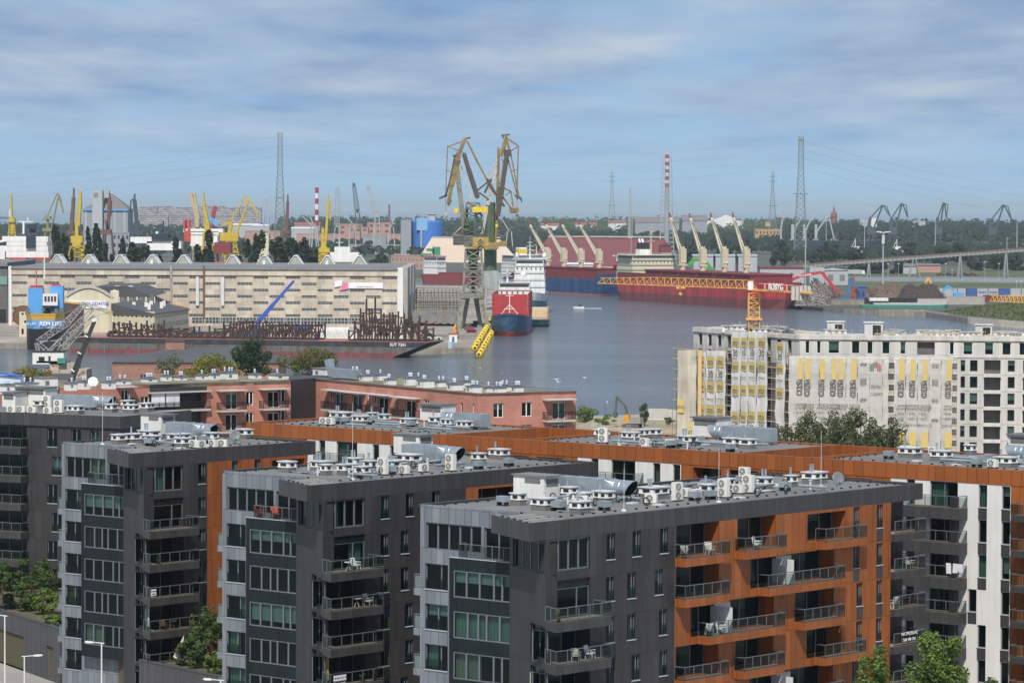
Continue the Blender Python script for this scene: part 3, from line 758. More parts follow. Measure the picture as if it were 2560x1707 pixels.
 balcony(B, gr, [(by0 + .9, -bx + .1), (by0 + .9, -bx + .08), (by1, -bx + .08), (by1, -bx + .1)], 20.80, .02, M_fascia, railside=[(by0 + .9, -.05), (by0 + .9, -bx + .1), (by1, -bx + .1)], name='terrace')
 # small side balconies on the far side of the grey end
 for k in range(1, rows):
  z = ROWS[k][1] - .15
  balcony(B, gr, [(0, .5), (-1.15, .5), (-1.15, 1.9), (0, 1.9)], z, .55, M_grey, railside=[(-.0, .55), (-1.1, .55), (-1.1, 1.9)])
 if loggias:
  om = MB().frame(0, 0, 0)
  x1 = loggias['to']
  oh = []
  for (a, b, zf, top, *r) in loggias['open']: oh.append((a, b, zf, top, 1.5))
  wins = [(x, x + .87, z0, z1) for x, z0, z1 in loggias['wins']]
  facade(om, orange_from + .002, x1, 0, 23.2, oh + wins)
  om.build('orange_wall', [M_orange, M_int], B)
  for w in wins:
   window(B, (0, 0, 0), *w, n=1, splits=[w[0], w[0] + .6, w[1]], rail=True)
   sp = MB(); sp.box(w[0], w[1], -.012, .05, w[2] - 1.05, w[2] - .05); sp.build('grey_panel', M_fascia, B)
  for (a, b, zf, top, *r) in loggias['open']:
   window(B, (0, 1.3, 0), a + .05, b - .05, zf + .02, min(top, zf + 2.4), n=4 if b - a > 6 else 3, sill=False, y=.12, cur=RW.choice((-1, -1, 0)))
   if r and r[0]:
    s0, s1 = r[0]
    balcony(B, (0, 0, 0), [(s0, 0), (s0, -1.0), (s1, -1.0), (s1, 0)], zf + .02, .62, M_ofascia)
   if r and len(r) > 1:
    sc = MB(); sc.box(r[1], r[1] + .07, -.9, 1.2, zf + .05, zf + 2.0); sc.build('privacy_screen', M_lid, B)
    sc = MB(); sc.box(r[1] + .3, r[1] + 2.3, 1.0, 1.06, zf + .1, zf + 2.1); sc.build('privacy_screen', M_lid, B)
 if extra: extra(B)
 return B, roof
c_open = [(17.0, 22.4, 20.72, 23.19, (16.95, 22.45)), (24.7, 29.65, 20.72, 23.19, (24.4, 29.7)), (33.85, 39.1, 20.72, 22.95, (35.0, 40.6)),
   (17.0, 22.4, 17.64, 20.1, (16.95, 22.45)), (26.4, 37.5, 17.64, 20.0, (27.4, 37.6), 30.8),
   (18.95, 29.5, 14.56, 17.0, (19.9, 29.6), 22.9), (32.3, 37.5, 14.56, 16.95, (32.2, 37.6)),
   (17.05, 22.4, 11.48, 14.0, (16.95, 22.45)), (24.55, 29.45, 11.48, 13.9, (24.4, 29.6)), (33.85, 38.6, 11.48, 13.85, (35.0, 40.6)),
   (26.4, 37.5, 8.4, 10.85, (27.4, 37.6), 30.8), (17.0, 22.4, 8.4, 10.85)]
c_win = [(40.13, 21.2, 23.15), (43.43, 21.2, 23.15), (40.13, 18.17, 20.05), (43.43, 18.17, 20.0), (40.65, 15.06, 16.97), (43.43, 15.06, 16.97), (40.65, 11.95, 13.87), (43.43, 11.95, 13.87), (40.13, 8.9, 10.8), (43.43, 8.9, 10.8)]
def c_end(B):
 """the far end steps back behind stacked balconies"""
 mb = MB().frame(45.42, 2.4, 0)
 hs = [(.3, 2.6, 20.7 - 3.08 * k, 23.0 - 3.08 * k) for k in range(5)]
 facade(mb, 0, 5.2, 0, 23.19, hs); mb.build('end_wall', [M_dark, M_int], B)
 for h in hs: window(B, (45.42, 2.4, 0), *h, n=2, sill=False, cur=-1)
 for k in range(5):
  balcony(B, (0, 0, 0), [(45.42, 2.4), (45.42, -.4), (50.0, -.4), (50.0, 2.4)], 20.6 - 3.08 * k, .62, M_fascia, railside=[(45.5, -.35), (49.95, -.35), (49.95, 2.4)])
STG = [[8.8, 11.84, 15.11], [8.76, 11.26, 14.52], [8.76, 11.25, 15.04], [8.8, 11.8, 15.1]]
BC, roofC = tooth('C', (1322, 1308), 50.0, 45.42, 5, 'dark grey apartment block, nearest and longest, with orange loggia front and rooftop ducts', 16.95, STG, {'to': 45.42, 'open': c_open, 'wins': c_win}, c_end)
b_open = [(21.0, 27.0, 20.72, 23.0, (20.8, 27.2)), (21.0, 27.0, 17.64, 20.0, (20.8, 27.2)), (29.0, 34.0, 20.72, 23.0)]
BB, roofB = tooth('B', (767, 1214), 37.0, 34.5, 6, 'middle dark grey apartment block with a for-sale banner on one balcony', 19.4, STG, {'to': 34.5, 'open': b_open, 'wins': []})
a_open = [(18.5, 23.0, 20.72, 22.9, (18.3, 23.2))]
BA, roofA = tooth('A', (321, 1134), 24.5, 23.4, 7, 'dark grey apartment block with laundry behind its corner glass, behind the street lamps', 10.0, [[8.8]], {'to': 23.4, 'open': a_open, 'wins': [(13.2, 21.2, 23.15), (16.2, 21.2, 23.15)]})
# ------------------------------------------------------------------ the long orange-trimmed block behind
Eo = G(616, 1055, ZR)
ANG_S = radians(-41)
E = thing('apartment_block', 'long apartment block with orange roof edge and white walls, two open courts in its roof', 'apartment block', (Eo.x, Eo.y, 0), ANG_S)
LE = 112.0
COURTS = [(28.0, 38.0), (65.0, 73.0)]
ew, eo = MB(), MB()
eh, ewin, eoh = [], [], []
for b in (8.9, 45.4, 81.95):
 for k in range(6):
  z1, z0 = 23.1 - 3.08 * k, 20.75 - 3.08 * k
  sh = -1.0 if k == 3 else 0
  for a, w in ((4.2, 2.95), (1.7, .9)): ewin.append((b + a, b + a + w, z0, z1, 2 if w > 2 else 1))
  ewin.append((b + 9.3 + sh, b + 10.2 + sh, z0 + .3, z1 - .05, 1)); ewin.append((b + 11.7, b + 12.6, z0 + .3, z1 - .05, 1))
for (s0, s1) in ((0, 8.9), (21.6, 45.4), (58.1, 81.95), (94.6, LE)):
 a = s0 + 1.4
 while a + 3.3 < s1:
  for k in range(6): eoh.append((a, a + 3.3, 20.7 - 3.08 * k, 22.9 - 3.08 * k, 1.4))
  a += 4.3
ew.frame(0, 0.05, 0)
for s0, s1 in ((8.9, 21.6), (45.4, 58.1), (81.95, 94.6)):
 facade(ew, s0, s1, 0, 23.15, [h[:4] for h in ewin if s0 <= h[0] < s1])
ew.quad((0, 0, 0), (0, 0, 24.2), (0, 16.5, 24.2), (0, 16.5, 0)); ew.quad((LE, 0, 0), (LE, 16.5, 0), (LE, 16.5, 24.2), (LE, 0, 24.2))
ew.quad((0, 16.4, 0), (0, 16.4, 23), (LE, 16.4, 23), (LE, 16.4, 0))
ew.build('wall', [M_white, M_int], E)
eo.frame(0, 0.05, 0)
for s0, s1 in ((0, 8.9), (21.6, 45.4), (58.1, 81.95), (94.6, LE)): eo = MB().frame(0, .05, 0); facade(eo, s0, s1, 0, 23.15, [h for h in eoh if s0 <= h[0] < s1]); eo.build('orange_wall', [M_orange, M_int], E)
for h in ewin:
 if h[2] > 12 or h[0] > 80:
  window(E, (0, .05, 0), *h[:4], n=h[4], sill=h[4] == 1)
  if h[4] == 1 and h[0] > 80: p = MB(); p.box(h[0], h[1], .03, .1, h[2] - 1.05, h[2] - .05); p.build('grey_panel', M_fascia, E)
for h in eoh:
 if h[2] > 20 or (h[0] > 94 and h[2] > 6): window(E, (0, 1.2, 0), h[0] + .05, h[1] - .05, h[2], h[3], n=2, sill=False, cur=-1)
for b in (8.9, 45.4, 81.95):
 for k in range(6 if b > 80 else 1):
  z = 20.95 - 3.08 * k
  balcony(E, (0, .05, 0), [(b + 2.3, 0), (b + 2.3, -1.5), (b + 8.2, -1.5), (b + 8.2, 0)], z, 1.0, M_fascia, railside=[(b + 2.35, -.05), (b + 2.35, -1.45), (b + 8.15, -1.45), (b + 8.15, -.05)])
 if b > 80: p = MB(); p.box(b + 6.75, b + 7.35, -.62, -.02, 0, 21.8); p.build('grey_pillar', M_fascia, E)
for k in range(6):
 balcony(E, (0, .05, 0), [(95.4, 0), (95.4, -1.2), (100.5, -1.2), (100.5, 0)], 20.7 - 3.08 * k, .55, M_fascia)
fz = MB()
fz.box(0, LE, 0, .4, 23.14, ZR); fz.box(0, LE, 16.2, 16.6, 23.14, ZR - .05)
segs = []
s = 0
for c0, c1 in COURTS + [(LE, LE)]:
 fz.box(s, s + .4, .4, 16.2, 22.8, ZR - .003); fz.box(c0 - .4, c0, .4, 16.2, 20.5, ZR - .003); segs.append((s, c0)); s = c1
fz.build('fascia', M_ofascia, E)
rf = MB()
for s0, s1 in segs:
 rf.m = 0; rf.box(s0 + .4, s1 - .4, .4, 16.2, 22.9, ZR - .22)
 rf.m = 1; zt = ZR - .215
 for a, b in (((s0 + .8, .9, zt), (s1 - .8, .9, zt)), ((s0 + .8, 15.8, zt), (s1 - .8, 15.8, zt)), ((s0 + .9, 1.5, zt), (s0 + .9, 15.5, zt)), ((s1 - .9, 1.5, zt), (s1 - .9, 15.5, zt)), ((s0 + 1, 3.2, zt), (s1 - 1, 3.2, zt))): roof_clips(rf, a, b)
roofE = rf.build('roof', [M_felt, M_black], E)
# ------------------------------------------------------------------ what stands on the flat roofs
def on(par, roof, crop, lst, z, sc=1.0):
 for x0, x1, yb, pipes in lst:
  px, py = crop(x0 / 2 + x1 / 2, yb)
  p = G(px, py, z); W_ = (x1 - x0) * .2742 * mpp(p.y)
  q = local(par, p)
  v = vent(roof, q.x, q.y + .3, z, W_ * .85, W_ * .5 + .25, pipes, ang=(0 if RW.random() < .5 else -pi / 2) if par is not E else 0)
  v.name = 'chimney'
cropf = lambda ox, oy: (lambda x, y: (ox + x * .2742, oy + y * .2742))
b1, b2, b3, b4 = cropf(0, 860), cropf(640, 860), cropf(1280, 860), cropf(1920, 860)
zt = ZR - .2
on(BA, roofA, b1, [(1040, 1170, 912, 0), (1170, 1305, 905, 1), (1345, 1480, 922, 0), (1280, 1480, 875, 2), (1550, 1750, 905, 2), (1615, 1745, 945, 1), (1885, 2010, 895, 1), (2180, 2320, 862, 0)], zt)
on(BB, roofB, b2, [(230, 385, 1168, 0), (525, 700, 1165, 2), (765, 905, 1195, 2), (925, 1060, 1215, 1), (615, 710, 1198, 0), (1005, 1120, 1160, 1), (845, 990, 1135, 2), (1205, 1340, 1160, 1), (1990, 2115, 1090, 1), (2150, 2330, 1050, 1), (1300, 1530, 1100, 0)], zt)
on(BC, roofC, b3, [(205, 410, 1515, 0), (555, 745, 1545, 1), (580, 755, 1465, 1), (770, 955, 1450, 1), (1185, 1460, 1410, 2), (1740, 1885, 1385, 1), (480, 620, 1410, 1), (2260, 2400, 1320, 2), (2520, 2625, 1300, 1), (2670, 2900, 1268, 2), (20, 150, 1470, 0), (1950, 2050, 1330, 1)], zt)
on(E, roofE, b2, [(655, 870, 700, 2), (860, 1015, 735, 2), (1000, 1090, 705, 1), (1300, 1455, 760, 2), (1560, 1665, 745, 1), (1670, 1810, 765, 2), (1815, 1955, 785, 1), (1100, 1200, 720, 1)], ZR - .22)
on(E, roofE, b3, [(735, 870, 865, 1), (985, 1140, 890, 2), (1490, 1670, 925, 2), (1915, 2060, 945, 2), (2060, 2205, 955, 1), (1140, 1230, 865, 1), (1240, 1340, 860, 1)], ZR - .22)
on(E, roofE, b4, [(1175, 1380, 1035, 1), (1465, 1665, 1065, 1), (2050, 2255, 1125, 1), (1780, 1880, 1010, 0), (2330, 2450, 1120, 1)], ZR - .22)
for par, lst in (('near', [(b3(1505, 1432), 1), (b3(1930, 1402), 1), (b3(2155, 1360), 1), (b3(2120, 1285), 1), (b3(1270, 1457), 0), (b3(1680, 1412), 0), (b3(1578, 1400), 0), (b3(2065, 1365), 0), (b3(640, 1470), 0)]),
   ('mid', [(b2(1158, 1195), 1), (b2(1775, 1160), 1), (b2(1352, 1190), 0), (b2(1527, 1170), 0)]),
   ('far', [(b1(1832, 953), 0), (b1(1945, 945), 0), (b1(2032, 943), 0), (b1(1772, 948), 0)]),
   ('e1', [(b2(678, 740), 0), (b2(622, 735), 0)]), ('e2', [(b3(832, 902), 1), (b3(1210, 930), 0), (b3(1443, 940), 0)]), ('e3', [(b4(1250, 1000), 0), (b4(1510, 1015), 0), (b4(2050, 1130), 0)])):
 for (px, py), tall in lst: air_unit(px, py, zt, radians(RW.choice((-41, -41, 49, -20))), bool(tall), par)
WH = {'near': 'nearest dark block', 'mid': 'middle dark block', 'far': 'laundry-corner dark block', 'e1': 'orange-edged roof beside the brick flats', 'e2': 'orange-edged roof before the excavator', 'e3': 'orange-edged roof under the concrete building', 'd0': 'charcoal roof below the white awning'}
def name_units():
 for w, lst in _acn.items():
  lst.sort(key=lambda e: e[0])
  for i, (px, t, tall) in enumerate(lst):
   t['label'] = ('tall two-fan ' if tall else 'small white ') + 'air conditioner, ' + ordinal(i) + ' from left on ' + WH[w]
# ducts: mouths of the three dark blocks look right, those of the orange block look left
duct('galvanised duct with round mouth on the nearest dark block', G(*b3(890, 1415), zt) + Vector((0, 0, 0)), ANG_S, L=5.2)
duct('galvanised duct with round mouth on the middle dark block', G(*b2(1690, 1090), zt), ANG_S, L=4.2)
duct('galvanised duct with round mouth beside a dish on the laundry-corner block', G(*b1(1800, 870), zt), ANG_S, L=3.8)
duct('galvanised duct with mouth turned left on the orange-edged roof by brick flats', G(*b2(1860, 765), zt), ANG_S + pi, L=3.6, cyl=2.0)
duct('galvanised duct with mouth turned left on orange-edged roof before the excavator', G(*b3(1975, 895), zt), ANG_S + pi, L=5.4, cyl=2.0)
duct('galvanised duct cut by the picture edge on the orange-edged roof', G(*b4(2400, 1090), zt), ANG_S + pi, L=5.0)
for par, roof, crop, x, y, lx, ly, h in ((BC, roofC, b3, 12, 1392, 1.9, 3.2, 1.75), (BB, roofB, b2, 1255, 990, 1.9, 3.2, 1.75), (BA, roofA, b1, 1283, 810, 1.9, 3.0, 1.9)):
 p = local(par, G(*crop(x, y), zt)); stair_box(roof, p - Vector((0, ly, 0)), lx, ly, h)
for crop, x, y, in ((b2, 1495, 700), (b3, 1645, 830), (b4, 2190, 1000)):
 p = local(E, G(*crop(x, y), zt)); stair_box(roofE, p, 3.2, 2.2, 1.8)
dish('grey satellite dish near the far end of the nearest dark roof', G(*b4(632, 1300), zt), .55, radians(20), mat('dish_grey', (0.17, 0.18, 0.20), 0.5))
dish('grey satellite dish beside the duct of the laundry-corner block', G(*b1(2140, 900), zt), .58, radians(15), mat('dish_grey', (0.17, 0.18, 0.20), 0.5))
for par, roof in ((BC, roofC), (BB, roofB), (BA, roofA)):
 L_ = {BC: 46, BB: 33, BA: 21}[par]
 segs_ = []
 for k in range(9):
  x = RW.uniform(9, L_ - 6); y = RW.uniform(4, 13)
  segs_.append(((x, y), (x + RW.choice((2.5, 3.5, 0)), y), .13) if RW.random() < .6 else ((x, y), (x, y - 2.8), .11))
 pipes_on_roof(roof, [s_ for s_ in segs_ if s_[0] != s_[1]], zt)
 clutter(roof, 9, L_ - 3, 3.2, 13.5, int(L_ * 1.5), zt)
for a, b in segs[:3]:
 clutter(roofE, a + 4, b - 3, 2.5, 13, 26, zt)
 pipes_on_roof(roofE, [((RW.uniform(a + 5, b - 6), y), (RW.uniform(a + 7, b - 3) , y), .13) for y in (3.5, 5, 6.5, 8, 9.5)], zt)
# lightning rods, thin and white
def rod(px, py, z, h, label):
 t = tag(MB().frame(0, 0, 0).tube((0, 0, 0), (0, 0, h), .022, .012, 5).cbox(0, 0, 0, .35, .35, .12).build('lightning_rod', M_wbox), label, 'lightning rod', 'lightning rods on the flats'); t.location = G(px, py, z)
for i, (pt, h, lab) in enumerate(((b3(1020, 1520), 3.2, 'white lightning rod before the mouth of the nearest duct'), (b3(1885, 1440), 4.2, 'white lightning rod by tall air conditioner on the nearest roof'), (b4(483, 1300), 4.6, 'white lightning rod beside the dish on the nearest roof'), (b2(880, 1235), 6.5, 'white lightning rod at the front edge of the middle roof'),
   (b3(975, 925), 2.6, 'white lightning rod on the orange-edged roof before the excavator'), (b1(935, 915), 5.0, 'white lightning rod at the end of the laundry-corner roof'))):
 rod(*pt, zt, h, lab)
name_units()
# banner on the middle block's balcony, another on the left block's, and lettering on the far end of the nearest
def banner(par, name, label, x0, x1, z0, z1, y, lines, bg, cat='banner'):
 t = thing(name, label, cat, par.matrix_basis @ Vector((x0, y, z0)), par.rotation_euler.z)
 if bg: MB().box(0, x1 - x0, -.02, .0, 0, z1 - z0).build('sheet', bg, t)
 for txt, sz, zc, m_ in lines: lettering(txt, sz, m_, t, ((x1 - x0) / 2, -.025, zc))
 return t
for b_ in (BA, BB, BC): b_.matrix_basis = Matrix.Translation(b_.location) @ Matrix.Rotation(b_.rotation_euler.z, 4, 'Z')
M_text = mat('black_lettering', (0.03, 0.03, 0.03), 0.8, var=0.0)
M_navy = mat('navy_sheet', (0.035, 0.03, 0.05), 0.7)
M_sheet = mat('white_sheet', (0.82, 0.82, 0.82), 0.8, var=0.04)
t = banner(BB, 'sale_banner', 'white and navy sale banner on a balcony of the middle dark block', 1.25, 2.75, 8.2, 9.3, -1.83, [('+48 889 352 22', .24, .62, M_text), ('NA SPRZEDAŻ', .2, .16, M_sheet)], M_navy)
MB().box(0, 1.5, -.024, -.021, .4, .85).build('white_strip', M_sheet, t)
t = banner(BA, 'rent_banner', 'small white banner on the corner balcony of the laundry-corner block', 1.1, 1.75, 11.5, 12.1, -1.83, [('■ ■■ ■', .16, .4, M_text), ('■■■■', .12, .15, M_text)], M_sheet)
t = banner(BC, 'sale_lettering', 'white for-sale lettering on the glass of the far-end balcony', 46.2, 49.0, 11.5, 12.5, -.42, [('NA SPRZEDAŻ', .36, .8, M_sheet), ('506 940 701', .36, .3, M_sheet)], None, 'lettering')
# chairs and tables on balconies
def chair(label, par, x, y, z, rot, m, scale=1.0):
 p = par.matrix_basis @ Vector((x, y, z)); t = thing('balcony_chair', label, 'chair', p, par.rotation_euler.z + rot, 'chairs on the balconies')
 MB().box(-.3, .3, -.3, .3, .34, .46).build('seat', m, t); MB().prismx([(.22, .44), (.34, .44), (.44, .95), (.36, .95)], -.3, .3).build('backrest', m, t)
 for sx in (-.27, .27):
  for sy in (-.26, .26): MB().bar((sx, sy, 0), (sx, sy, .36), .045).build('leg', m, t)
  MB().bar((sx * 1.1, -.28, .62), (sx * 1.1, .34, .64), .05).build('armrest', m, t)
def table(label, par, x, y, z, m):
 p = par.matrix_basis @ Vector((x, y, z)); t = thing('balcony_table', label, 'table', p, 0, 'tables on the balconies')
 MB().lathe([(.4, .68), (.4, .72)], 18).build('tabletop', m, t)
 for a in (.6, 2.2, 3.8, 5.3): MB().bar((cos(a) * .32, sin(a) * .32, 0), (-cos(a) * .1, -sin(a) * .1, .68), .035).build('leg', m, t)
M_cushion = mat('pale_cushion', (0.66, 0.63, 0.56), 0.85)
M_wood = mat('brown_wood', (0.22, 0.10, 0.05), 0.7)
M_redp = mat('red_plastic', (0.62, 0.08, 0.06), 0.5)
chair('cream cushioned chair at the left of the top orange balcony', BC, 17.7, -.3, 20.74, 2.2, M_cushion)
chair('cream round chair at the right of the top orange balcony', BC, 20.9, -.3, 20.74, -.4, M_cushion)
chair('white shell chair on the middle top balcony of the orange front', BC, 26.8, -.4, 20.74, .4, M_sheet)
chair('white-cushioned chair before the screen on the wide third-row balcony', BC, 22.2, -.4, 14.6, .5, M_sheet)
chair('white-cushioned chair at the start of the wide third-row balcony', BC, 20.7, -.4, 14.6, 2.4, M_sheet)
chair('white sofa chair under the second corner balcony of the nearest block', BC, 5.9, -.9, 14.3, .3, M_sheet)
chair('pale chair behind the glass of the second corner balcony, nearest block', BC, 4.3, -.9, 14.3, 2.0, M_cushion)
chair('beige wicker chair on the third balcony of the nearest block far end', BC, 46.4, .2, 14.45, 2.6, M_cushion)
chair('beige wicker chair on the second balcony of the nearest block far end', BC, 48.6, .2, 17.55, .2, M_cushion)
chair('cream folding chair with white table on the middle block top balcony', BB, 4.9, -.9, 17.37, .2, M_sheet)
table('round white folding table on the middle block top balcony', BB, 3.9, -1.0, 17.37, M_sheet)
chair('wicker armchair on the second balcony of the middle block', BB, 6.4, -.9, 14.3, .2, M_cushion)
table('round wicker table on the second balcony of the middle block', BB, 5.0, -.9, 14.3, M_cushion)
chair('brown wooden chair on the fourth corner balcony of laundry-corner block', BA, 3.6, -.9, 8.15, 1.9, M_wood)
table('low wooden table on the fourth corner balcony of laundry-corner block', BA, 4.7, -.9, 8.15, M_wood)
chair('red chair on the bay terrace of the middle block', BB, 6.2, 11.6, 20.82, .5, M_redp)
chair('red chair beside the corner of the middle block terrace', BB, 6.25, 9.9, 20.82, -.6, M_redp)
def plant(label, par, x, y, z, h, lm, seed):
 t = thing('potted_plant', label, 'plant', par.matrix_basis @ Vector((x, y, z)), 0, 'plants on the balconies')
 MB().lathe([(.14, 0), (.2, .32), (.17, .32)], 10).build('pot', M_wood, t)
 mb = MB(); crown_mesh(mb, 0, 0, .3 + h * .5, .3, .3, h * .55, 110, .09, seed, 6); mb.build('foliage', lm, t)
for i, (par, x, y, z, h, lm, lab) in enumerate(((BA, 6.9, -1.2, 8.15, .8, L_yel, 'yellow potted plant at the end of a laundry-corner balcony'), (BA, 2.6, -1.3, 14.3, .6, L_mid, 'green potted plant on the upper laundry-corner balcony'), (BB, 2.2, -1.4, 8.12, .7, L_lime, 'potted plant at the corner beside the sale banner'), (BB, 5.2, -1.4, 8.12, .5, L_lime, 'low potted plant in mid balcony below the wicker set'), (BB, 6.6, -1.4, 8.12, .6, L_yel, 'yellow potted plant at the end of the sale banner balcony'), (BC, 39.6, -.6, 20.76, .8, L_dark, 'dark potted shrub on the far top orange balcony'), (BC, 37.0, -.6, 17.68, .9, L_grey, 'pale spiky plant at the end of the wide second-row balcony'), (BC, 28.9, -.6, 14.6, .7, L_mid, 'potted plant at the end of the wide third-row balcony'), (BC, 49.3, 0, 20.62, .8, L_mid, 'palm-like pot plant on the top far-end balcony'), (BC, 1.9, -1.2, 17.37, .6, L_lime, 'pot plant on the top corner balcony of the nearest block'))):
 plant(lab, par, x, y, z, h, lm, 60 + i)
M_linen = mat('linen', (0.70, 0.70, 0.74), .9, var=.1)
for i, (par, x, y, z, lab) in enumerate(((E, 89.0, -1.52, 15.75, 'pale laundry over the rail of a dark balcony by the white wall'),)):
 t = thing('laundry', lab, 'laundry', Matrix.Translation(par.location) @ Matrix.Rotation(par.rotation_euler.z, 4, 'Z') @ Vector((x, y, z)), par.rotation_euler.z); mb = MB()
 for k in range(3): cloth(mb, k * .62, k * .62 + .52, -.55 + .1 * k, .38, 0, 90 + i + k, .03)
 mb.build('sheet', M_linen, t)
# ------------------------------------------------------------------ charcoal block at the left edge
d0 = G(299, 1041, ZR)
A0 = radians(-27)
DB = thing('apartment_block', 'charcoal apartment block cut by the picture edge, deep balconies at its end', 'apartment block', (d0.x, d0.y, 0), A0)
mb = MB().frame(-40, 0, 0)
hs, bal = [], []
for k in range(7):
 z1, z0 = 23.0 - 3.08 * k, 20.9 - 3.08 * k
 for x in ((30.6, 33.7) if k % 2 == 0 else (31.2, 33.9)): hs.append((x, x + 1.3, z0, z1))
 bal.append((19.0, 27.9, z0 - .2, z1, 1.9))
hs.append((36.2, 37.4, 20.9, 22.9))
facade(mb, 0, 40, 0, 23.2, hs + bal); mb.m = 0; mb.quad((40, 0, 0), (40, 14, 0), (40, 14, 23.2), (40, 0, 23.2)); mb.build('wall', [M_dark, M_int], DB)
for h in hs: window(DB, (-40, 0, 0), *h, n=2, rail=True)
for h in bal:
 window(DB, (-40, 1.6, 0), h[0] + .1, h[1] - .1, h[2], h[3], n=5, sill=False, cur=-1)
 balcony(DB, (-40, 0, 0), [(18.5, 0), (18.5, -1.6), (28.2, -1.6), (28.2, 0)], h[2] + .05, .7, M_fascia)
fz = MB(); fz.prism([(-45, -.25), (.25, -.25), (.25, 14), (-45, 14)], 23.2, ZR - .25); fz.box(-45, .25, -.25, .1, ZR - .25, ZR); fz.box(-.1, .25, .1, 14, ZR - .25, ZR - .003); fz.build('fascia', M_fascia, DB)
rf = MB(); rf.box(-45, -.1, .1, 13.7, ZR - .249, ZR - .2); rf.m = 1; roof_clips(rf, (-42, .6, zt), (-.6, .6, zt)); roof_clips(rf, (-.6, 1, zt), (-.6, 13, zt)); roofD = rf.build('roof', [M_felt, M_black], DB)
on(DB, roofD, b1, [(945, 1060, 625, 1), (1110, 1250, 630, 0), (1255, 1395, 615, 0), (600, 750, 640, 1), (1090, 1210, 590, 1), (290, 400, 590, 0)], zt)
p = local(DB, G(*b1(135, 560), zt)); stair_box(roofD, p, 4.2, 2.4, 2.1); p = local(DB, G(*b1(20, 570), zt)); stair_box(roofD, p, 1.8, 2.4, 1.6)
for px, tall in (((108, 628), 0), ((195, 628), 0), ((292, 632), 0), ((440, 640), 0), ((535, 632), 1), ((430, 590), 1)): air_unit(*b1(*px), zt, radians(-27), bool(tall), 'd0', 1.15)
duct('galvanised duct with paired round mouths on the charcoal roof', G(*b1(870, 600), zt), A0, L=6.0, cyl=2.2)
name_units()
# ------------------------------------------------------------------ raised court, its wall, street lamps
pd = MB()
w0, w1 = G(-80, 1500, 5.4), G(150, 1573, 5.4)
w2, w3 = G(350, 1650, 5.4), G(552, 1693, 5.4)
court = MB(); court.prism([(w0.x, w0.y + .4), (w1.x, w1.y + .4), (w2.x + 1, w2.y + 2), (w3.x, w3.y + .4), (w3.x + 40, w3.y + 30), (w3.x + 20, w3.y + 60), (w0.x + 10, w0.y + 40), (w0.x - 20, w0.y + 30)], 0.1, 5.2)
court.build('courtyard_ground', mat('courtyard_soil', (0.12, 0.09, 0.055), 0.95, var=0.3, scale=0.3, dirt=(0.06, 0.09, 0.03)), kind='structure')
M_rwall = mat('retaining_wall_dark', (0.085, 0.082, 0.082), 0.6, var=0.12, scale=0.3, seam=(0.35, 40, 0.1))
for i, (a, b, lab) in enumerate(((w0, w1, 'dark ribbed retaining wall with a garage opening at the left edge'), (w2, w3, 'dark ribbed retaining wall between the laundry-corner block and middle block'))):
 t = thing('retaining_wall', lab, 'wall', (a.x, a.y, 0), atan2(b.y - a.y, b.x - a.x))
 Lr = (b - a).length
 mb = MB(); hl = [(Lr * .55, Lr * .83, 0, 3.6, 3.0), (Lr * .985 - 1.6, Lr * .985, 0.2, 2.2)] if i == 0 else [(.6, 2.4, 0, 1.1)]
 if i == 0: hl = [(0.2, Lr * .62, 0, 3.5, 3.5), (Lr * .86, Lr * .93, 0.2, 3.4)]
 facade(mb, -.2, Lr + .2, 0, 5.4, hl); mb.box(-.2, Lr + .2, -.05, .5, 5.401, 5.5); mb.build('wall', [M_rwall, M_int], t)
 if i == 0: window(t, (0, 0, 0), Lr * .86, Lr * .93, .2, 3.4, n=1, sill=False)
def street_lamp(px, ytop, dep, arm, label):
 b = D(px, ytop, dep); t = thing('street_lamp', label, 'street lamp', (b.x, b.y, 0), 0, 'white street lamps below the flats')
 MB().tube((0, 0, 0), (0, 0, b.z), .085, .06, 8).build('pole', M_wbox, t)
 MB().bar((.25 if arm < 0 else -.25, 0, b.z), (arm * .55, 0, b.z + .1), .07).build('arm', M_wbox, t)
 MB().prismy([(arm * .5, b.z + .03), (arm * .55, b.z + .17), (arm * .95, b.z + .2), (arm, b.z + .1), (arm * .8, b.z + .02)] if arm > 0 else [(arm * .8, b.z + .02), (arm, b.z + .1), (arm * .95, b.z + .2), (arm * .55, b.z + .17), (arm * .5, b.z + .03)], -.16, .16).build('lamp_head', M_wbox, t)
street_lamp(254, 1607, 300, -1.5, 'white single-arm street lamp before the glazed bay')
street_lamp(61, 1640, 315, 1.7, 'white single-arm street lamp before the garage wall')
street_lamp(12, 1539, 318, -1.2, 'tall white street lamp at the picture edge')
street_lamp(552, 1700, 285, -1.5, 'white street lamp at the bottom between the two dark blocks')
# greenery
def shrub(name, label, px, py, dep, w, h, lm, seed, n=900, leaf=.16, group='shrubs in the raised court', z=None):
 p = G(px, py, z) if z is not None else D(px, py, dep)
 t = thing(name, label, 'shrub', p, 0, group)
 mb = MB(); crown_mesh(mb, 0, 0, h * .5, w / 2, w / 2, h / 2, n, leaf, seed, 12); mb.build('foliage', lm, t)
 mb = MB(); trunk_mesh(mb, h * .3, .06, h * .7, seed, w * .25, 5); mb.build('stem', M_bark, t)
shrub('shrub', 'dense rounded shrub at the left end of the raised court', 20, 1520, 0, 4.5, 3.0, L_mid, 1, 1500, z=5.2)
shrub('shrub', 'broad dark green shrub above the garage wall', 62, 1525, 0, 4.0, 2.8, L_mid, 2, 1500, z=5.2)
shrub('shrub', 'light green shrub beside the grey end of laundry-corner block', 110, 1535, 0, 3.2, 2.6, L_lime, 3, 1200, z=5.2)
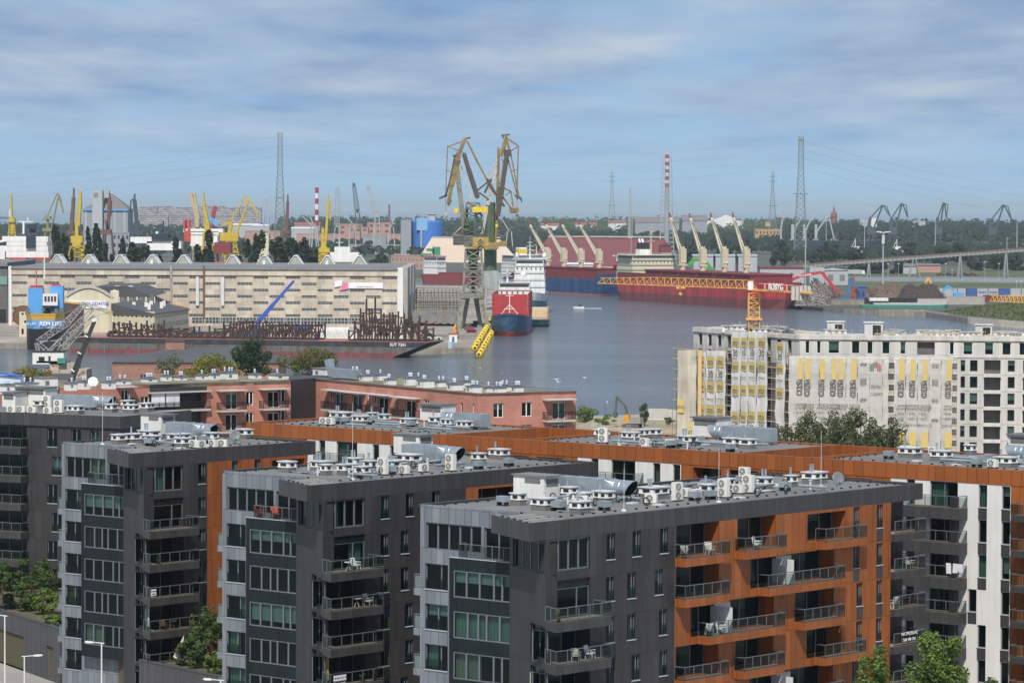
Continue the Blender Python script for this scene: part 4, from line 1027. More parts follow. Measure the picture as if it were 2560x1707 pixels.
shrub('shrub', 'lime ground-hugging shrub at the end of the garage wall', 138, 1563, 0, 2.4, 1.5, L_lime, 4, 900, z=5.2)
shrub('shrub', 'feathery shrub under the charcoal block balconies', 78, 1478, 0, 5.5, 3.4, L_mid, 5, 1500, z=5.2)
shrub('shrub', 'tall shrub against the small grey side balconies', 128, 1490, 0, 3.4, 4.6, L_mid, 6, 1400, z=5.2)
tree_px('broadleaf_tree', 'leafy tree cut by the picture edge below the charcoal balconies', 'tree', 2, 1400, 1500, 352, 60, L_mid, 7, n=1500, leaf=.2)
shrub('shrub', 'tall bushy shrub against the orange strip between the blocks', 530, 1655, 0, 4.2, 5.4, L_mid, 8, 1900, z=5.2)
shrub('shrub', 'rounded shrub behind the retaining wall between the blocks', 490, 1668, 0, 3.2, 3.2, L_mid, 9, 1500, z=5.2)
shrub('shrub', 'low shrub at the middle block end of the retaining wall', 538, 1685, 0, 2.4, 2.6, L_lime, 10, 1100, z=5.2)
shrub('shrub', 'small shrub by the leaning parasol terrace', 458, 1662, 0, 2.2, 2.2, L_olive, 12, 900, z=5.2)
# closed cream parasol leaning over the lowest terrace
pp = G(442, 1650, 5.6)
t = thing('parasol', 'closed cream parasol leaning on the lowest terrace', 'parasol', pp, radians(-20))
MB().tube((0, 0, 0), (.75, 0, 2.4), .04, n=6).build('pole', M_rail, t)
MB().tube((.05, 0, .25), (.45, 0, 1.4), .42, .2, 8).tube((.45, 0, 1.4), (.7, 0, 2.25), .2, .05, 8).build('canopy', mat('cream_cloth', (0.62, 0.52, 0.42), 0.9), t)
# young trees at the bottom right
def conifer_like(label, px, pytop, dep, wpx, seed, n):
 return tree_px('young_tree', label, 'tree', px, pytop, 1950, dep, wpx, L_lime, seed, n=n, leaf=.125, trunk=.12, base=.15, clumps=80, shape=cone_shape, group='young lime trees at the bottom')
conifer_like('pointed young tree with lime leaves, taller of the two', 2350, 1526, 205, 270, 21, 15000)
conifer_like('short young lime tree before the orange front', 2180, 1596, 205, 200, 22, 9000)
tree_px('broadleaf_tree', 'dark bushy tree beside the white wall at the bottom corner', 'tree', 2480, 1660, 1950, 235, 150, L_mid, 23, n=2200, leaf=.2, group='trees at the foot of the flats')
# ------------------------------------------------------------------ red brick flats
M_char = mat('charcoal_cladding', (0.040, 0.040, 0.045), 0.5, var=0.12, scale=0.2, seam=(1.5, 1.2, 0.1))
M_slab = mat('pale_concrete_edge', (0.48, 0.46, 0.42), 0.8, var=0.12)
M_sedum = mat('roof_sedum', (0.17, 0.16, 0.10), 0.95, var=0.35, scale=0.4, dirt=(0.30, 0.27, 0.22))
M_brail = mat('bar_railing', (0.055, 0.05, 0.045), 0.6)
ZF = 22.4
def brick_block(B, o, ang, length, depth_, holes, doors, pix, zr, mats, z0=0, roofm=None, cap=True):
 """one straight front in world coordinates: windows by photo pixel, balconies with canopies"""
 fr = (o[0], o[1], ang)
 W = MB().frame(*fr); hs = []
 for a, b in holes:
  u0, zt_ = onplane(*pix(*a), o, ang); u1, zb = onplane(*pix(b[0], a[1] + (b[1] - a[1])), o, ang); u1 = onplane(*pix(b[0], a[1]), o, ang)[0]; zb = onplane(*pix(a[0], b[1]), o, ang)[1]
  for k in range(2): hs.append((u0, u1, zb - 3.0 * k, zt_ - 3.0 * k, 0))
 for a, b, by in doors:      # canopy/balcony spans with a door in the middle
  u0 = onplane(*pix(a, by), o, ang)[0]; u1 = onplane(*pix(b, by), o, ang)[0]
  zf = onplane(*pix(a, by), o, ang)[1]
  for k in range(2): hs.append((u0 + (u1 - u0) * .35, u0 + (u1 - u0) * .80, zf - 3.0 * k, zf + 2.3 - 3.0 * k, 1, u0, u1, zf - 3.0 * k, k))
 facade(W, 0, length, z0, zr, [h[:4] for h in hs], reveal=.18)
 W.m = 0; W.quad((length, 0, z0), (length, depth_, z0), (length, depth_, zr), (length, 0, zr)); W.quad((0, 0, z0), (0, 0, zr), (0, depth_, zr), (0, depth_, z0)); W.quad((length, depth_, z0), (0, depth_, z0), (0, depth_, zr), (length, depth_, zr))
 w = W.build('wall', [mats, M_int], B, world=True)
 inv = (Matrix.Translation(B.location) @ Matrix.Rotation(B.rotation_euler.z, 4, 'Z')).inverted()
 lo = inv @ Vector((o[0], o[1], 0)); lf = (lo.x, lo.y, ang - B.rotation_euler.z)
 for h in hs:
  window(B, lf, *h[:4], n=2 if h[1] - h[0] > .8 else 1, fmat=M_wframe, sill=False, t=.1, cur=RW.choice((-1, 0, 2, -1)))
  if h[4]:
   u0, u1, zf, k = h[5:9]
   balcony(B, lf, [(u0, 0), (u0, -1.3), (u1, -1.3), (u1, 0)], zf, .28, M_slab if k else M_slab, gl=False, railside=[(u0 + .04, 0), (u0 + .04, -1.25), (u1 - .04, -1.25), (u1 - .04, 0)])
   if k == 0: c = MB().frame(*lf); c.box(u0 - .1, u1 + .1, -1.4, 0, zf + 2.62, zf + 2.74); c.m = 1; c.box(u0 - .12, u1 + .12, -1.42, 0, zf + 2.741, zf + 2.78); c.build('canopy', [M_slab, M_lid], B)
 return lf
Fc, Fr, Fl = G(1195, 984, ZF), G(1440.4, 977.4, ZF), G(789.4, 946.4, ZF)
aE, aL = atan2(Fr.y - Fc.y, Fr.x - Fc.x), atan2(Fc.y - Fl.y, Fc.x - Fl.x)
BF = thing('brick_flats', 'red brick flats with small canopied balconies, ending in a sunlit window wall by the water', 'brick building', (Fc.x, Fc.y, 0), aE)
LEn, LLn = (Fr - Fc).length, (Fc - Fl).length
wl = [((2165, 540), (2260, 672))]
brick_block(BF, (Fc.x, Fc.y), aE, LEn, 1, [((2165, 538), (2258, 672)), ((2334 + 90, 530), (2334 + 183, 662))], [(2334 + 280, 2334 + 538, 690)], b2, ZF, M_brick)
brick_block(BF, (Fl.x, Fl.y), aL, LLn, 1, [((670, 412), (712, 500)), ((1015, 447), (1036, 572)), ((1072, 452), (1110, 545)), ((1275, 472), (1296, 600)), ((1527, 500), (1576, 560)), ((1860, 530), (1885, 625)), ((1972, 540), (1996, 625))],
   [(660, 830, 585), (812, 1005, 602), (1042, 1245, 625), (1290, 1496, 655)], b2, ZF, M_brick)
def world_prism(mb, pts, z0, z1): mb.M = None; mb.prism(pts, z0, z1)
eL, eE = Vector((cos(aL), sin(aL), 0)), Vector((cos(aE), sin(aE), 0))
rp = [Fl, Fc, Fr, Fr - eL * LLn]
mb = MB(); world_prism(mb, [p[:2] for p in rp], ZF - .4, ZF - .25); mb.m = 1
for a, b in zip(rp, rp[1:] + rp[:1]): mb.bar((a.x, a.y, ZF + .02), (b.x, b.y, ZF + .02), .35, .08)
roofF = mb.build('roof', [M_sedum, M_felt], BF, world=True)
# rows of white vent housings with caps and blue clamps
M_bluec = mat('blue_clamp', (0.05, 0.16, 0.5), 0.5)
def white_vent(par, px, pyb, z, wpx, hpx, caps, ang, seed):
 p = G(px, pyb, z); k = mpp(p.y); q = local(par.parent if par.parent else par, p)
 mb = MB().frame(q.x, q.y, ang)
 w, h, d_ = wpx * k * .8, hpx * k, wpx * k * .5 + .5
 mb.box(-w / 2, w / 2, -d_ / 2, d_ / 2, z - .2, z + h); mb.m = 1; mb.box(-w / 2 - .12, w / 2 + .12, -d_ / 2 - .12, d_ / 2 + .12, z + h, z + h + .12)
 mb.m = 2; mb.box(-w * .3, -w * .05, -d_ / 2 - .02, -d_ / 2 + .02, z + h * .3, z + h * .75)
 r = random.Random(seed)
 for i in range(caps):
  x = -w * .35 + w * .7 * (i + .5) / caps; y = r.uniform(-.2, .2) * d_
  mb.m = 3; mb.tube((x, y, z + h + .1), (x, y, z + h + .55), .12, n=8); mb.tube((x, y, z + h + .6), (x, y, z + h + .8), .17, .08, n=8)
  mb.m = 4; mb.box(x - .3, x + .3, y - .25, y + .25, z + h + .2, z + h + .26)
 return mb.build('chimney', [M_wbox, M_felt, M_grille, M_lid, M_bluec], par)
for i, (x0, x1, yt, yb, c) in enumerate([(505, 795, 205, 300, 1), (850, 960, 240, 305, 3), (945, 1065, 275, 335, 2), (1085, 1200, 268, 330, 1), (1170, 1275, 310, 372, 2), (1355, 1450, 295, 375, 3), (1450, 1500, 300, 350, 1), (1465, 1625, 315, 395, 2), (1630, 1740, 330, 390, 2), (1740, 1890, 350, 420, 3), (1850, 1990, 330, 395, 2), (1915, 2060, 370, 445, 3), (2090, 2150, 385, 440, 1), (2150, 2280, 385, 440, 3), (2210, 2330, 370, 430, 2), (2334, 2434, 375, 440, 3)]):
 white_vent(roofF, *b2((x0 + x1) / 2, yb), ZF - .25, (x1 - x0) * .2742, (yb - yt) * .2742 * .8, c, aL - aE, i)
BG = thing('brick_flats', 'red brick flats with white awning sheets and charcoal recess, left wing', 'brick building', (G(727, 951, ZF).x, G(727, 951, ZF).y, 0), aE)
g0, g1 = G(526, 957, ZF), G(727, 951, ZF)
a2_ = radians(33); o2_ = (g1.x - 13.5 * cos(a2_), g1.y - 13.5 * sin(a2_))
brick_block(BG, o2_, a2_, 13.5, 14, [((2245, 432), (2312, 558)), ((2334 + 200, 412), (2334 + 268, 532))], [(1975, 2212, 600), (2334 + 28, 2334 + 262, 585)], b1, ZF, M_brick)
# charcoal link between the wings
mb = MB(); pA, pB = Vector((g1.x, g1.y, 0)), Vector((Fl.x, Fl.y, 0))
mb.prism([(pA.x + .1, pA.y), (pB.x, pB.y - .05), (pB.x + 6, pB.y + 10), (pA.x - 4, pA.y + 12)], 0, ZF + .1); mb.build('link', M_char, BG, world=True)
# dark set-back bay with awning sheets, then the plain brick stretch
a3_ = radians(38); o3 = (o2_[0] - 9.5 * cos(a3_) , o2_[1] - 9.5 * sin(a3_))
mb = MB().frame(o3[0], o3[1], a3_)
mb.box(-.2, 9.6, 0, 12, ZF - 1.05, ZF); mb.box(0, 9.5, 1.8, 12, 0, ZF - 1.06); mb.build('recess', M_char, BG, world=True)
lo = local(BG, (o3[0], o3[1], 0)); lf3 = (lo.x, lo.y, a3_ - aE)
mb = MB().frame(*lf3); mb.box(-.3, 9.9, -.7, .3, ZF - 1.25, ZF - 1.06); mb.build('awning_frame', M_slab, BG)
mb = MB().frame(*lf3)
for x in (.1, 2.5): mb.box(x, x + 2.2, -.4, -.36, ZF - 3.15, ZF - 1.26)
mb.build('awning_sheet', mat('awning_white', (0.75, 0.75, 0.77), 0.8, streak=.15), BG)
for x in (5.4, 7.4): window(BG, (lo.x - 1.65 * sin(lf3[2]), lo.y + 1.65 * cos(lf3[2]), lf3[2]), x, x + 1.0, ZF - 3.6, ZF - 1.3, n=1, fmat=M_wframe, sill=False, cur=-1)
balcony(BG, lf3, [(0, 1.8), (0, -.6), (9.8, -.6), (9.8, 1.8)], ZF - 3.6, .3, M_slab, gl=False, railside=[(.1, -.55), (9.7, -.55)])
o4 = (o3[0] - 40 * cos(radians(42)), o3[1] - 40 * sin(radians(42)))
brick_block(BG, o4, radians(42), 40, 14, [((1200, 480), (1232, 562)), ((1285, 478), (1360, 558))], [(1060, 1200, 570)], b1, ZF + .05, M_brick)
mb = MB(); mb.prism([o4, o3, o2_, (g1.x, g1.y), (g1.x - 8, g1.y + 13), (o4[0] - 9, o4[1] + 10)], ZF - .5, ZF + .06); roofG = mb.build('roof', M_sedum, BG, world=True)
for i, (x0, x1, yt, yb, c) in enumerate([(0, 130, 360, 440, 2), (140, 350, 340, 430, 2), (315, 525, 285, 400, 0), (590, 700, 345, 410, 1), (715, 820, 330, 400, 2), (930, 1050, 335, 395, 2), (1050, 1190, 320, 370, 2), (1290, 1430, 305, 345, 3), (1470, 1560, 280, 335, 2), (1590, 1700, 290, 330, 2), (1790, 1890, 275, 325, 1), (1890, 2000, 265, 325, 2), (2010, 2165, 245, 320, 4), (2270, 2380, 265, 315, 1), (2450, 2630, 270, 320, 1)]):
 white_vent(roofG, *b1((x0 + x1) / 2, yb), ZF + .06, (x1 - x0) * .2742, (yb - yt) * .2742 * .8, c, radians(10), i + 40)
dish('big white satellite dish on the brick flats by the floating crane', G(*b1(848, 405), ZF + .06), .7, radians(8), M_wbox)
mb = MB(); a, b = G(*b2(690, 315), ZF - .2), G(*b2(930, 330), ZF - .2);
t = thing('ventilation_duct', 'short galvanised duct lying beside the white stair box of the brick flats', 'air duct', a, atan2(b.y - a.y, b.x - a.x), 'large ventilation ducts on the roofs')
MB().box(0, (b - a).length, -.6, .6, .2, 1.5).build('duct_run', M_zinc, t); MB().prismy([(-1.0, 2.6), (0, .2), (0, 1.5), (-.2, 2.9)], -.6, .6).build('intake_hood', M_zinc, t)
# ------------------------------------------------------------------ old warehouse, pavilion, brick hut
M_obrick = brick('old_brick', (0.26, 0.115, 0.085), (0.34, 0.15, 0.10), (0.30, 0.24, 0.20), 0.6)
M_tar = mat('tar_roof', (0.085, 0.088, 0.095), 0.9, var=0.15, scale=0.1)
wz = 7.8; wa, wb = D(281, 905, 866), D(697, 903, 866)
WH_ = thing('warehouse', 'old brick warehouse with a low dark hipped roof by the water', 'warehouse', (wa.x, 866, 0), 0)
Lw_ = wb.x - wa.x
mb = MB(); hs = [(x, x + 1.5, 2.4, 4.6) for x in (7, 12.5, 21, 27, 33, 38)]
facade(mb, 0, Lw_, 0, wz, hs); mb.m = 0; mb.quad((0, 28, 0), (0, 0, 0), (0, 0, wz), (0, 28, wz)); mb.quad((Lw_, 0, 0), (Lw_, 28, 0), (Lw_, 28, wz), (Lw_, 0, wz)); mb.box(0, Lw_, -.12, -.001, wz - .8, wz - .5); mb.box(0, Lw_, -.2, -.001, wz - .35, wz)
mb.build('wall', [M_obrick, M_int], WH_)
for h in hs: window(WH_, (0, 0, 0), *h, n=2, fmat=M_wframe, cur=-1)
mb = MB(); rz = 11.0; vs = [(-.6, -.6, wz), (Lw_ + .6, -.6, wz), (Lw_ + .6, 28.6, wz), (-.6, 28.6, wz), (16, 14, rz), (Lw_ - 12, 14, rz)]
mb.add(vs, [(0, 1, 5, 4), (1, 2, 5), (2, 3, 4, 5), (3, 0, 4), (3, 2, 1, 0)]); rf = mb.build('roof', M_tar, WH_)
mb = MB(); mb.box(12.3, 17.2, 12, 15, 9.5, 12.6); mb.m = 1; mb.box(12.1, 17.4, 11.8, 15.2, 12.6, 12.9); mb.build('chimney', [M_obrick, M_tar], rf)
hp = D(668, 900, 840); HT = thing('brick_hut', 'small orange brick hut with a flat lid behind the dark tree', 'hut', (hp.x - 3, 840, 0), 0)
MB().box(0, 5.4, 0, 5, 0, 6.8).build('wall', M_brick, HT); MB().box(-.3, 5.7, -.3, 5.3, 6.8, 7.2).build('roof', M_tar, HT)
bp_ = D(25, 950, 640); PV = thing('pavilion', 'pale blue pavilion with a bright blue sloping roof at the left edge', 'pavilion', (bp_.x - 6, 640, 0), 0)
MB().box(0, 8, 0, 6, 0, 15.2).build('wall', mat('pale_blue_wall', (0.50, 0.62, 0.72), 0.7), PV); MB().prismx([(-.4, 15.2), (6.4, 15.2), (6.4, 15.5), (-.4, 15.5)], -.5, 3.0).prismy([(-.5, 16.0), (8.0, 15.2), (8.0, 15.35), (-.5, 16.2)], -.5, 3).build('roof', mat('blue_sheet', (0.03, 0.12, 0.55), 0.5), PV)
# ------------------------------------------------------------------ concrete building under construction
M_cc = mat('raw_concrete', (0.60, 0.59, 0.57), 0.9, var=0.14, scale=0.22, streak=0.22, dirt=(0.48, 0.465, 0.43))
M_scaf = mat('scaffold_steel', (0.30, 0.29, 0.27), 0.6, metal=0.3)
M_plank = mat('scaffold_plank', (0.52, 0.42, 0.28), 0.85, var=0.25)
M_cloth = mat('scaffold_cloth_white', (0.80, 0.79, 0.76), 0.9, var=0.08, scale=0.3, bump=0.5, bscale=0.9)
M_mesh = mat('scaffold_cloth_grey', (0.66, 0.645, 0.61), 0.9, var=0.14, scale=0.25, bump=0.5, bscale=0.8, streak=0.12)
for m_ in (M_cloth, M_mesh):   # woven netting lets some of the scaffold show
 nt = m_.node_tree; o_ = [n for n in nt.nodes if n.type == 'OUTPUT_MATERIAL'][0]; tr = nd(nt, 'ShaderNodeBsdfTransparent'); ms = nd(nt, 'ShaderNodeMixShader'); ms.inputs[0].default_value = .12 if m_ is M_cloth else .3
 nt.links.new(nt.nodes['Principled BSDF'].outputs[0], ms.inputs[1]); nt.links.new(tr.outputs[0], ms.inputs[2]); nt.links.new(ms.outputs[0], o_.inputs[0])
M_yel = mat('print_yellow', (0.60, 0.46, 0.15), 0.9, var=0.06); M_prt = mat('print_grey', (0.13, 0.13, 0.12), 0.9, var=0.05); M_red = mat('print_red', (0.42, 0.08, 0.09), 0.9)
ZG = 24.4
gA, gB, gC = G(1734, 817, ZG), G(2000, 836, ZG), G(2560, 841, ZG)
aGL, aGR = atan2(gB.y - gA.y, gB.x - gA.x), atan2(gC.y - gB.y, gC.x - gB.x)
GB = thing('concrete_building', 'raw concrete apartment building under construction, half wrapped in scaffold sheets', 'building', (gB.x, gB.y, 0), aGR)
LR = 62.0; LG = (gB - gA).length
fr = MB()
def uzR(x, y, crop=b4): return onplane(*crop(x, y), (gB.x, gB.y), aGR)
tops = []
for x0, x1 in ((340, 378), (445, 480), (550, 650), (762, 835), (903, 955), (1040, 1110), (1205, 1255), (1655, 1695), (1780, 1865), (1975, 2055), (2135, 2215), (2290, 2370), (2450, 2530)):
 tops.append((uzR(x0, 40)[0], uzR(x1, 40)[0], 21.0, 23.35))
dk = (uzR(1360, 40)[0], uzR(1520, 40)[0], 20.9, 23.4)
low, logs = [], []
zl = uzR(1755, 145)[1]
for k in range(7):
 z1 = zl - 2.98 * k
 for x0, x1 in ((1755, 1797), (1840, 1910), (2185, 2250), (2520, 2580)): low.append((uzR(x0, 300)[0], uzR(x1, 300)[0], z1 - 2.05, z1))
 logs.append((uzR(1970, 300)[0], uzR(2120, 300)[0], z1 - 2.5, z1 + .05, 1.6)); logs.append((uzR(2325, 300)[0], uzR(2470, 300)[0], z1 - 2.5, z1 + .05, 1.6))
hid = [(1.5 + 4.0 * i, 3.5 + 4.0 * i, zl - 2.05 - 2.98 * k, zl - 2.98 * k) for i in range(7) for k in range(6)]
facade(fr, 0, LR, 0, ZG, tops + [dk] + low + logs + hid)
# floor edges show as thin ledges
for k in range(7): fr.box(29.5, LR, -.06, -.001, zl + .35 - 2.98 * k, zl + .5 - 2.98 * k)
fr.box(0, LR, -.25, -.001, ZG - .9, ZG - .1); fr.box(28, LR, -.15, -.002, 20.45, 20.7)
lo = local(GB, (gA.x, gA.y, 0)); lfL = (lo.x, lo.y, aGL - aGR)
fr.frame(*lfL); hl = [(2 + 3.9 * i, 3.6 + 3.9 * i, 20.9 - 3.0 * k, 23.3 - 3.0 * k) for i in range(10) for k in range(7)]
facade(fr, 0, LG, 0, ZG, hl); fr.box(0, LG, -.25, -.001, ZG - .9, ZG - .1)
fr.m = 0; fr.quad((0, 0, 0), (0, 16, 0), (0, 16, ZG), (0, 0, ZG))
fr.build('concrete_frame', [M_cc, mat('bare_room', (0.13, 0.125, 0.12), .9, var=.3)], GB)
for h in tops + low: window(GB, (0, 0, 0), *h, n=2 if h[1] - h[0] > 2 else 1, fmat=M_frame if h in low else M_wframe, cur=RW.choice((-1, -1, 2)), sill=False, t=.08)
for h in hl[:]:
 if h[2] > 20 and h[0] < 12: window(GB, lfL, *h, n=1, fmat=M_wframe, cur=-1, sill=False)
for k in range(7):
 mb = MB(); mb.box(logs[2 * k][0] - .1, logs[2 * k][1] + .1, -.5, .2, zl - 3.05 - 2.98 * k, zl - 2.55 - 2.98 * k); mb.build('balcony', M_cc, GB)
 mb = MB(); mb.box(logs[2 * k + 1][0] - .1, logs[2 * k + 1][1] + .1, -.5, .2, zl - 3.05 - 2.98 * k, zl - 2.55 - 2.98 * k); mb.build('balcony', M_cc, GB)
mb = MB(); q = [Vector(lfL[:2] + (0,)), Vector((0, 0, 0)), Vector((LR, 0, 0)), Vector((LR, 22, 0)), Vector((8, 24, 0)), Vector((lfL[0] + 13, lfL[1] + 14, 0))]
mb.prism([p[:2] for p in q], ZG - 1.2, ZG - .6); roofGB = mb.build('roof', M_cc, GB)
rr = random.Random(5)
for i in range(46):      # unfinished chimneys: white shafts under loose lids
 x, y = (rr.uniform(-12, 56), rr.uniform(2.0, 18)) if i > 14 else (rr.uniform(-14, 0), rr.uniform(6, 30))
 if x < -2 and y < -x * 1.6 + 2: y = -x * 1.7 + rr.uniform(2, 10)
 mb = MB().frame(x, y, rr.choice((0, .3, aGL - aGR)))
 w, d_, h = rr.uniform(1.5, 4.2), rr.uniform(.8, 1.2), rr.uniform(.75, 1.2)
 for j in range(int(w / 1.1) + 1): mb.box(-w / 2 + j * 1.1, -w / 2 + j * 1.1 + .55, -d_ / 2, d_ / 2, ZG - .6, ZG - .6 + h)
 mb.box(-w / 2 + .3, w / 2 - .3, -d_ / 2 + .2, d_ / 2 - .2, ZG - .6, ZG - .6 + h); mb.m = 1; mb.box(-w / 2 - .2, w / 2 + .3, -d_ / 2 - .2, d_ / 2 + .2, ZG - .6 + h, ZG - .45 + h)
 mb.m = 2; mb.tube((0, 0, ZG - .4 + h), (0, 0, ZG + .2 + h), .06, n=6)
 if rr.random() < .4: mb.m = 1; mb.bar((w / 2, -.6, ZG - .4), (w / 2 + 1.4, -.8, ZG + .3), .2)
 mb.build('chimney', [M_wbox, M_slab, M_zinc], roofGB)
for x0, x1, yt, yb, dep_ in ((515, 670, 1210, 1300, 14), (865, 1030, 1275, 1370, 8), (1875, 2030, 1300, 1385, 7)):
 cropA = cropf(1920, 450); u0 = uzR(x0, yb, cropA)[0] * 1.01; u1 = uzR(x1, yb, cropA)[0] * 1.01; h = (yb - yt) * .2742 * mpp(630)
 mb = MB(); mb.box(u0, u1, dep_, dep_ + 3, ZG - .6, ZG + h); mb.m = 1; mb.box(u0 + (u1 - u0) * .45, u1 - .3, dep_ - .03, dep_ + .2, ZG - .5, ZG + h - .4); mb.m = 0; mb.box(u0 - .2, u1 + .2, dep_ - .2, dep_ + 3.2, ZG + h, ZG + h + .2); mb.build('stair_housing', [M_cc, M_int], roofGB)
for i in range(24): mb = MB(); a = Vector((rr.uniform(-8, 52), rr.uniform(.6, 3), ZG - .1 + rr.uniform(0, .5))); mb.bar(a, a + Vector((rr.uniform(1.5, 4), rr.uniform(-.3, .3), 0)), .09, .2); mb.build('loose_plank', M_plank, roofGB)
for i in range(40): x = -1.0 + i * 1.5; MB().box(x, x + .05, .2, .25, ZG - .1, ZG + 1.0).build('guard_post', M_plank, roofGB)
# low wing at the water end
# scaffolds and their sheets
def scaffold(label, par, lf, u0, u1, z0, z1, off, bays=2.5):
 t = thing('scaffold', label, 'scaffold', par.matrix_basis @ Vector((lf[0] + u0 * cos(lf[2]), lf[1] + u0 * sin(lf[2]), 0)), par.rotation_euler.z + lf[2], 'scaffolds round the concrete building')
 mb = MB(); n = max(1, round((u1 - u0) / bays)); L_ = u1 - u0
 for i in range(n + 1):
  for y in (-off, -off - .9): x = L_ * i / n; mb.box(x - .035, x + .035, y - .035, y + .035, z0, z1)
 nz = int((z1 - z0) / 2)
 for k in range(nz + 1):
  z = z0 + 2 * k
  mb.box(0, L_, -off - .93, -off - .87, z + .95, z + 1.0); mb.box(0, L_, -off - .93, -off - .87, z + .45, z + .5)
 mb.build('frame', M_scaf, t)
 mb = MB()
 for k in range(nz + 1): z = z0 + 2 * k; mb.box(0, L_, -off - .86, -off - .04, z, z + .06); mb.box(0, L_, -off - .97, -off - .95, z + .05, z + .2)
 mb.build('plank_deck', M_plank, t)
GB.matrix_basis = Matrix.Translation(GB.location) @ Matrix.Rotation(GB.rotation_euler.z, 4, 'Z')
scaffold('steel scaffold along the left-hand side of the concrete building', GB, lfL, -6, LG - .5, 0, 21.5, .5)
scaffold('steel scaffold along the long front of the concrete building', GB, (0, 0, 0), -1.5, 28.5, 0, 20.5, .5)
def sheet(label, par, lf, u0, u1, z0, z1, off, m, prints, seed, wob=.12):
 p = par.matrix_basis @ Vector((lf[0] + u0 * cos(lf[2]), lf[1] + u0 * sin(lf[2]), 0))
 t = thing('scaffold_sheet', label, 'scaffold sheet', p, par.rotation_euler.z + lf[2], 'printed sheets hung on the scaffold')
 mb = MB(); cloth(mb, 0, u1 - u0, z0, z1, -off, seed, wob); mb.build('sheet', m, t, smooth=True)
 y = -off - wob - .05; W_ = u1 - u0
 for pr in prints:
  k = pr[0]
  if k == 'sq': mb = MB(); mb.box(pr[1], pr[2], y, y + .02, pr[3], pr[4]); mb.build('yellow_print', M_yel, t)
  elif k == 'tx': lettering(pr[1], pr[2], pr[6] if len(pr) > 6 else M_prt, t, (pr[3], y - .02, pr[4]), (pi / 2, pr[5], 0), bold=.012 if pr[2] > .8 else 0)
 return t
def zL(px, py): return onplane(px, py, (gA.x, gA.y), aGL)
# left-hand side: white sheets with yellow squares
c3b = b3
strips = [(1712, 1775), (1775, 1860), (1860, 1950)]
rowsA = [(105, 205, 'sq'), (255, 0, '30'), (335, 425, 'sq'), (495, 0, 'w'), (545, 640, 'sq'), (700, 0, '30'), (745, 820, 'sq')]
def uL(x, off=1.6):
 o = (gA.x + off * sin(aGL), gA.y - off * cos(aGL)); return onplane(*b3(x, 400), o, aGL)[0]
def zzL(x, y, off=1.6):
 o = (gA.x + off * sin(aGL), gA.y - off * cos(aGL)); return onplane(*b3(x, y), o, aGL)[1]
lbls = ['white scaffold sheet with a narrow column of yellow squares, farthest along the side', 'white scaffold sheet, second column of yellow squares and 30', 'white scaffold sheet, third column of yellow squares and 30']
def sheet_sq(label, x0, x1, ytop, ybot, rows, seed, cols=1):
 u0, u1 = uL(x0), uL(x1); W_ = u1 - u0; pr = []
 for y0, y1, k in rows:
  for c in range(cols):
   a = W_ * c / cols + W_ / cols * .14; b = W_ * (c + 1) / cols - W_ / cols * .14; mid = (a + b) / 2
   z1, z0 = zzL(x0, y0), zzL(x0, y1 or y0 + 40)
   if k == 'sq':
    pr.append(('sq', a, b, z0, z1)); pr.append(('tx', 'sto', min(2.0, (b - a) * .62), mid, (z0 + z1) / 2 - .1, 0))
   elif k == '30': pr.append(('tx', '30', min(2.2, (b - a) * .75), mid, z1 - .4, 0)); pr.append(('tx', 'lat w Polsce', (b - a) * .17, mid, z1 - 1.5, 0))
   else: pr.append(('tx', 'www.sto.pl', (b - a) * .2, mid, z1, 0))
 sheet(label, GB, lfL, u0, u1, zzL(x0, ybot), zzL(x0, ytop), 1.6, M_cloth, pr, seed)
sheet_sq(lbls[0], 1712, 1766, 62, 850, rowsA, 1)
sheet_sq(lbls[1], 1770, 1858, 55, 850, rowsA, 2)
sheet_sq(lbls[2], 1860, 1945, 55, 850, rowsA, 3)
rowsB = [(-60, 20, 'sq'), (60, 0, '30'), (160, 240, 'sq'), (300, 0, 'w'), (370, 460, 'sq'), (610, 700, 'sq'), (745, 0, '30')]
sheet_sq('white scaffold sheet reaching the parapet, first of four before the dark gap', 2000, 2080, -115, 850, rowsB, 4)
sheet_sq('white scaffold sheet reaching the parapet, second before the dark gap', 2083, 2150, -115, 850, rowsB, 5)
sheet_sq('white scaffold sheet reaching the parapet, third before the dark gap', 2153, 2230, -115, 850, rowsB, 6)
sheet_sq('white scaffold sheet with torn fold right before the dark gap', 2233, 2325, -115, 850, rowsB, 7)
sheet_sq('single white sheet strip hanging alone in the dark scaffold gap', 2405, 2487, -20, 850, [(-15, 60, 'sq'), (95, 0, '30'), (180, 260, 'sq'), (325, 0, 'w'), (395, 480, 'sq')], 8)
# stained sheet on the water end
ge = D(1690, 900, 668); ang_e = radians(0)
t = thing('scaffold_sheet', 'stained beige sheet on the scaffold at the water end', 'scaffold sheet', (ge.x - .4, 653, 0), 0, 'printed sheets hung on the scaffold')
mb = MB(); cloth(mb, 0, 3.6, 0, 20.2, 0, 9, .15); mb.build('sheet', mat('scaffold_cloth_beige', (0.56, 0.52, 0.44), 0.9, var=0.3, scale=0.5, streak=.25, dirt=(0.30, 0.285, 0.25)), t, smooth=True)
mb = MB(); mb.box(2.2, 3.5, -.3, -.28, 2.8, 6.5); mb.box(0, 1.2, -.3, -.28, 8.2, 10.8); mb.build('yellow_print', M_yel, t)
lettering('sto', 1.3, M_prt, t, (2.85, -.33, 4.6)); lettering('sto', 1.2, M_prt, t, (.6, -.33, 9.4))
mb = MB(); mb.box(3.9, 4.6, 0, .2, 0, 20.2); mb.build('timber_edge', mat('timber_yellow', (0.62, 0.44, 0.2), 0.8), t)
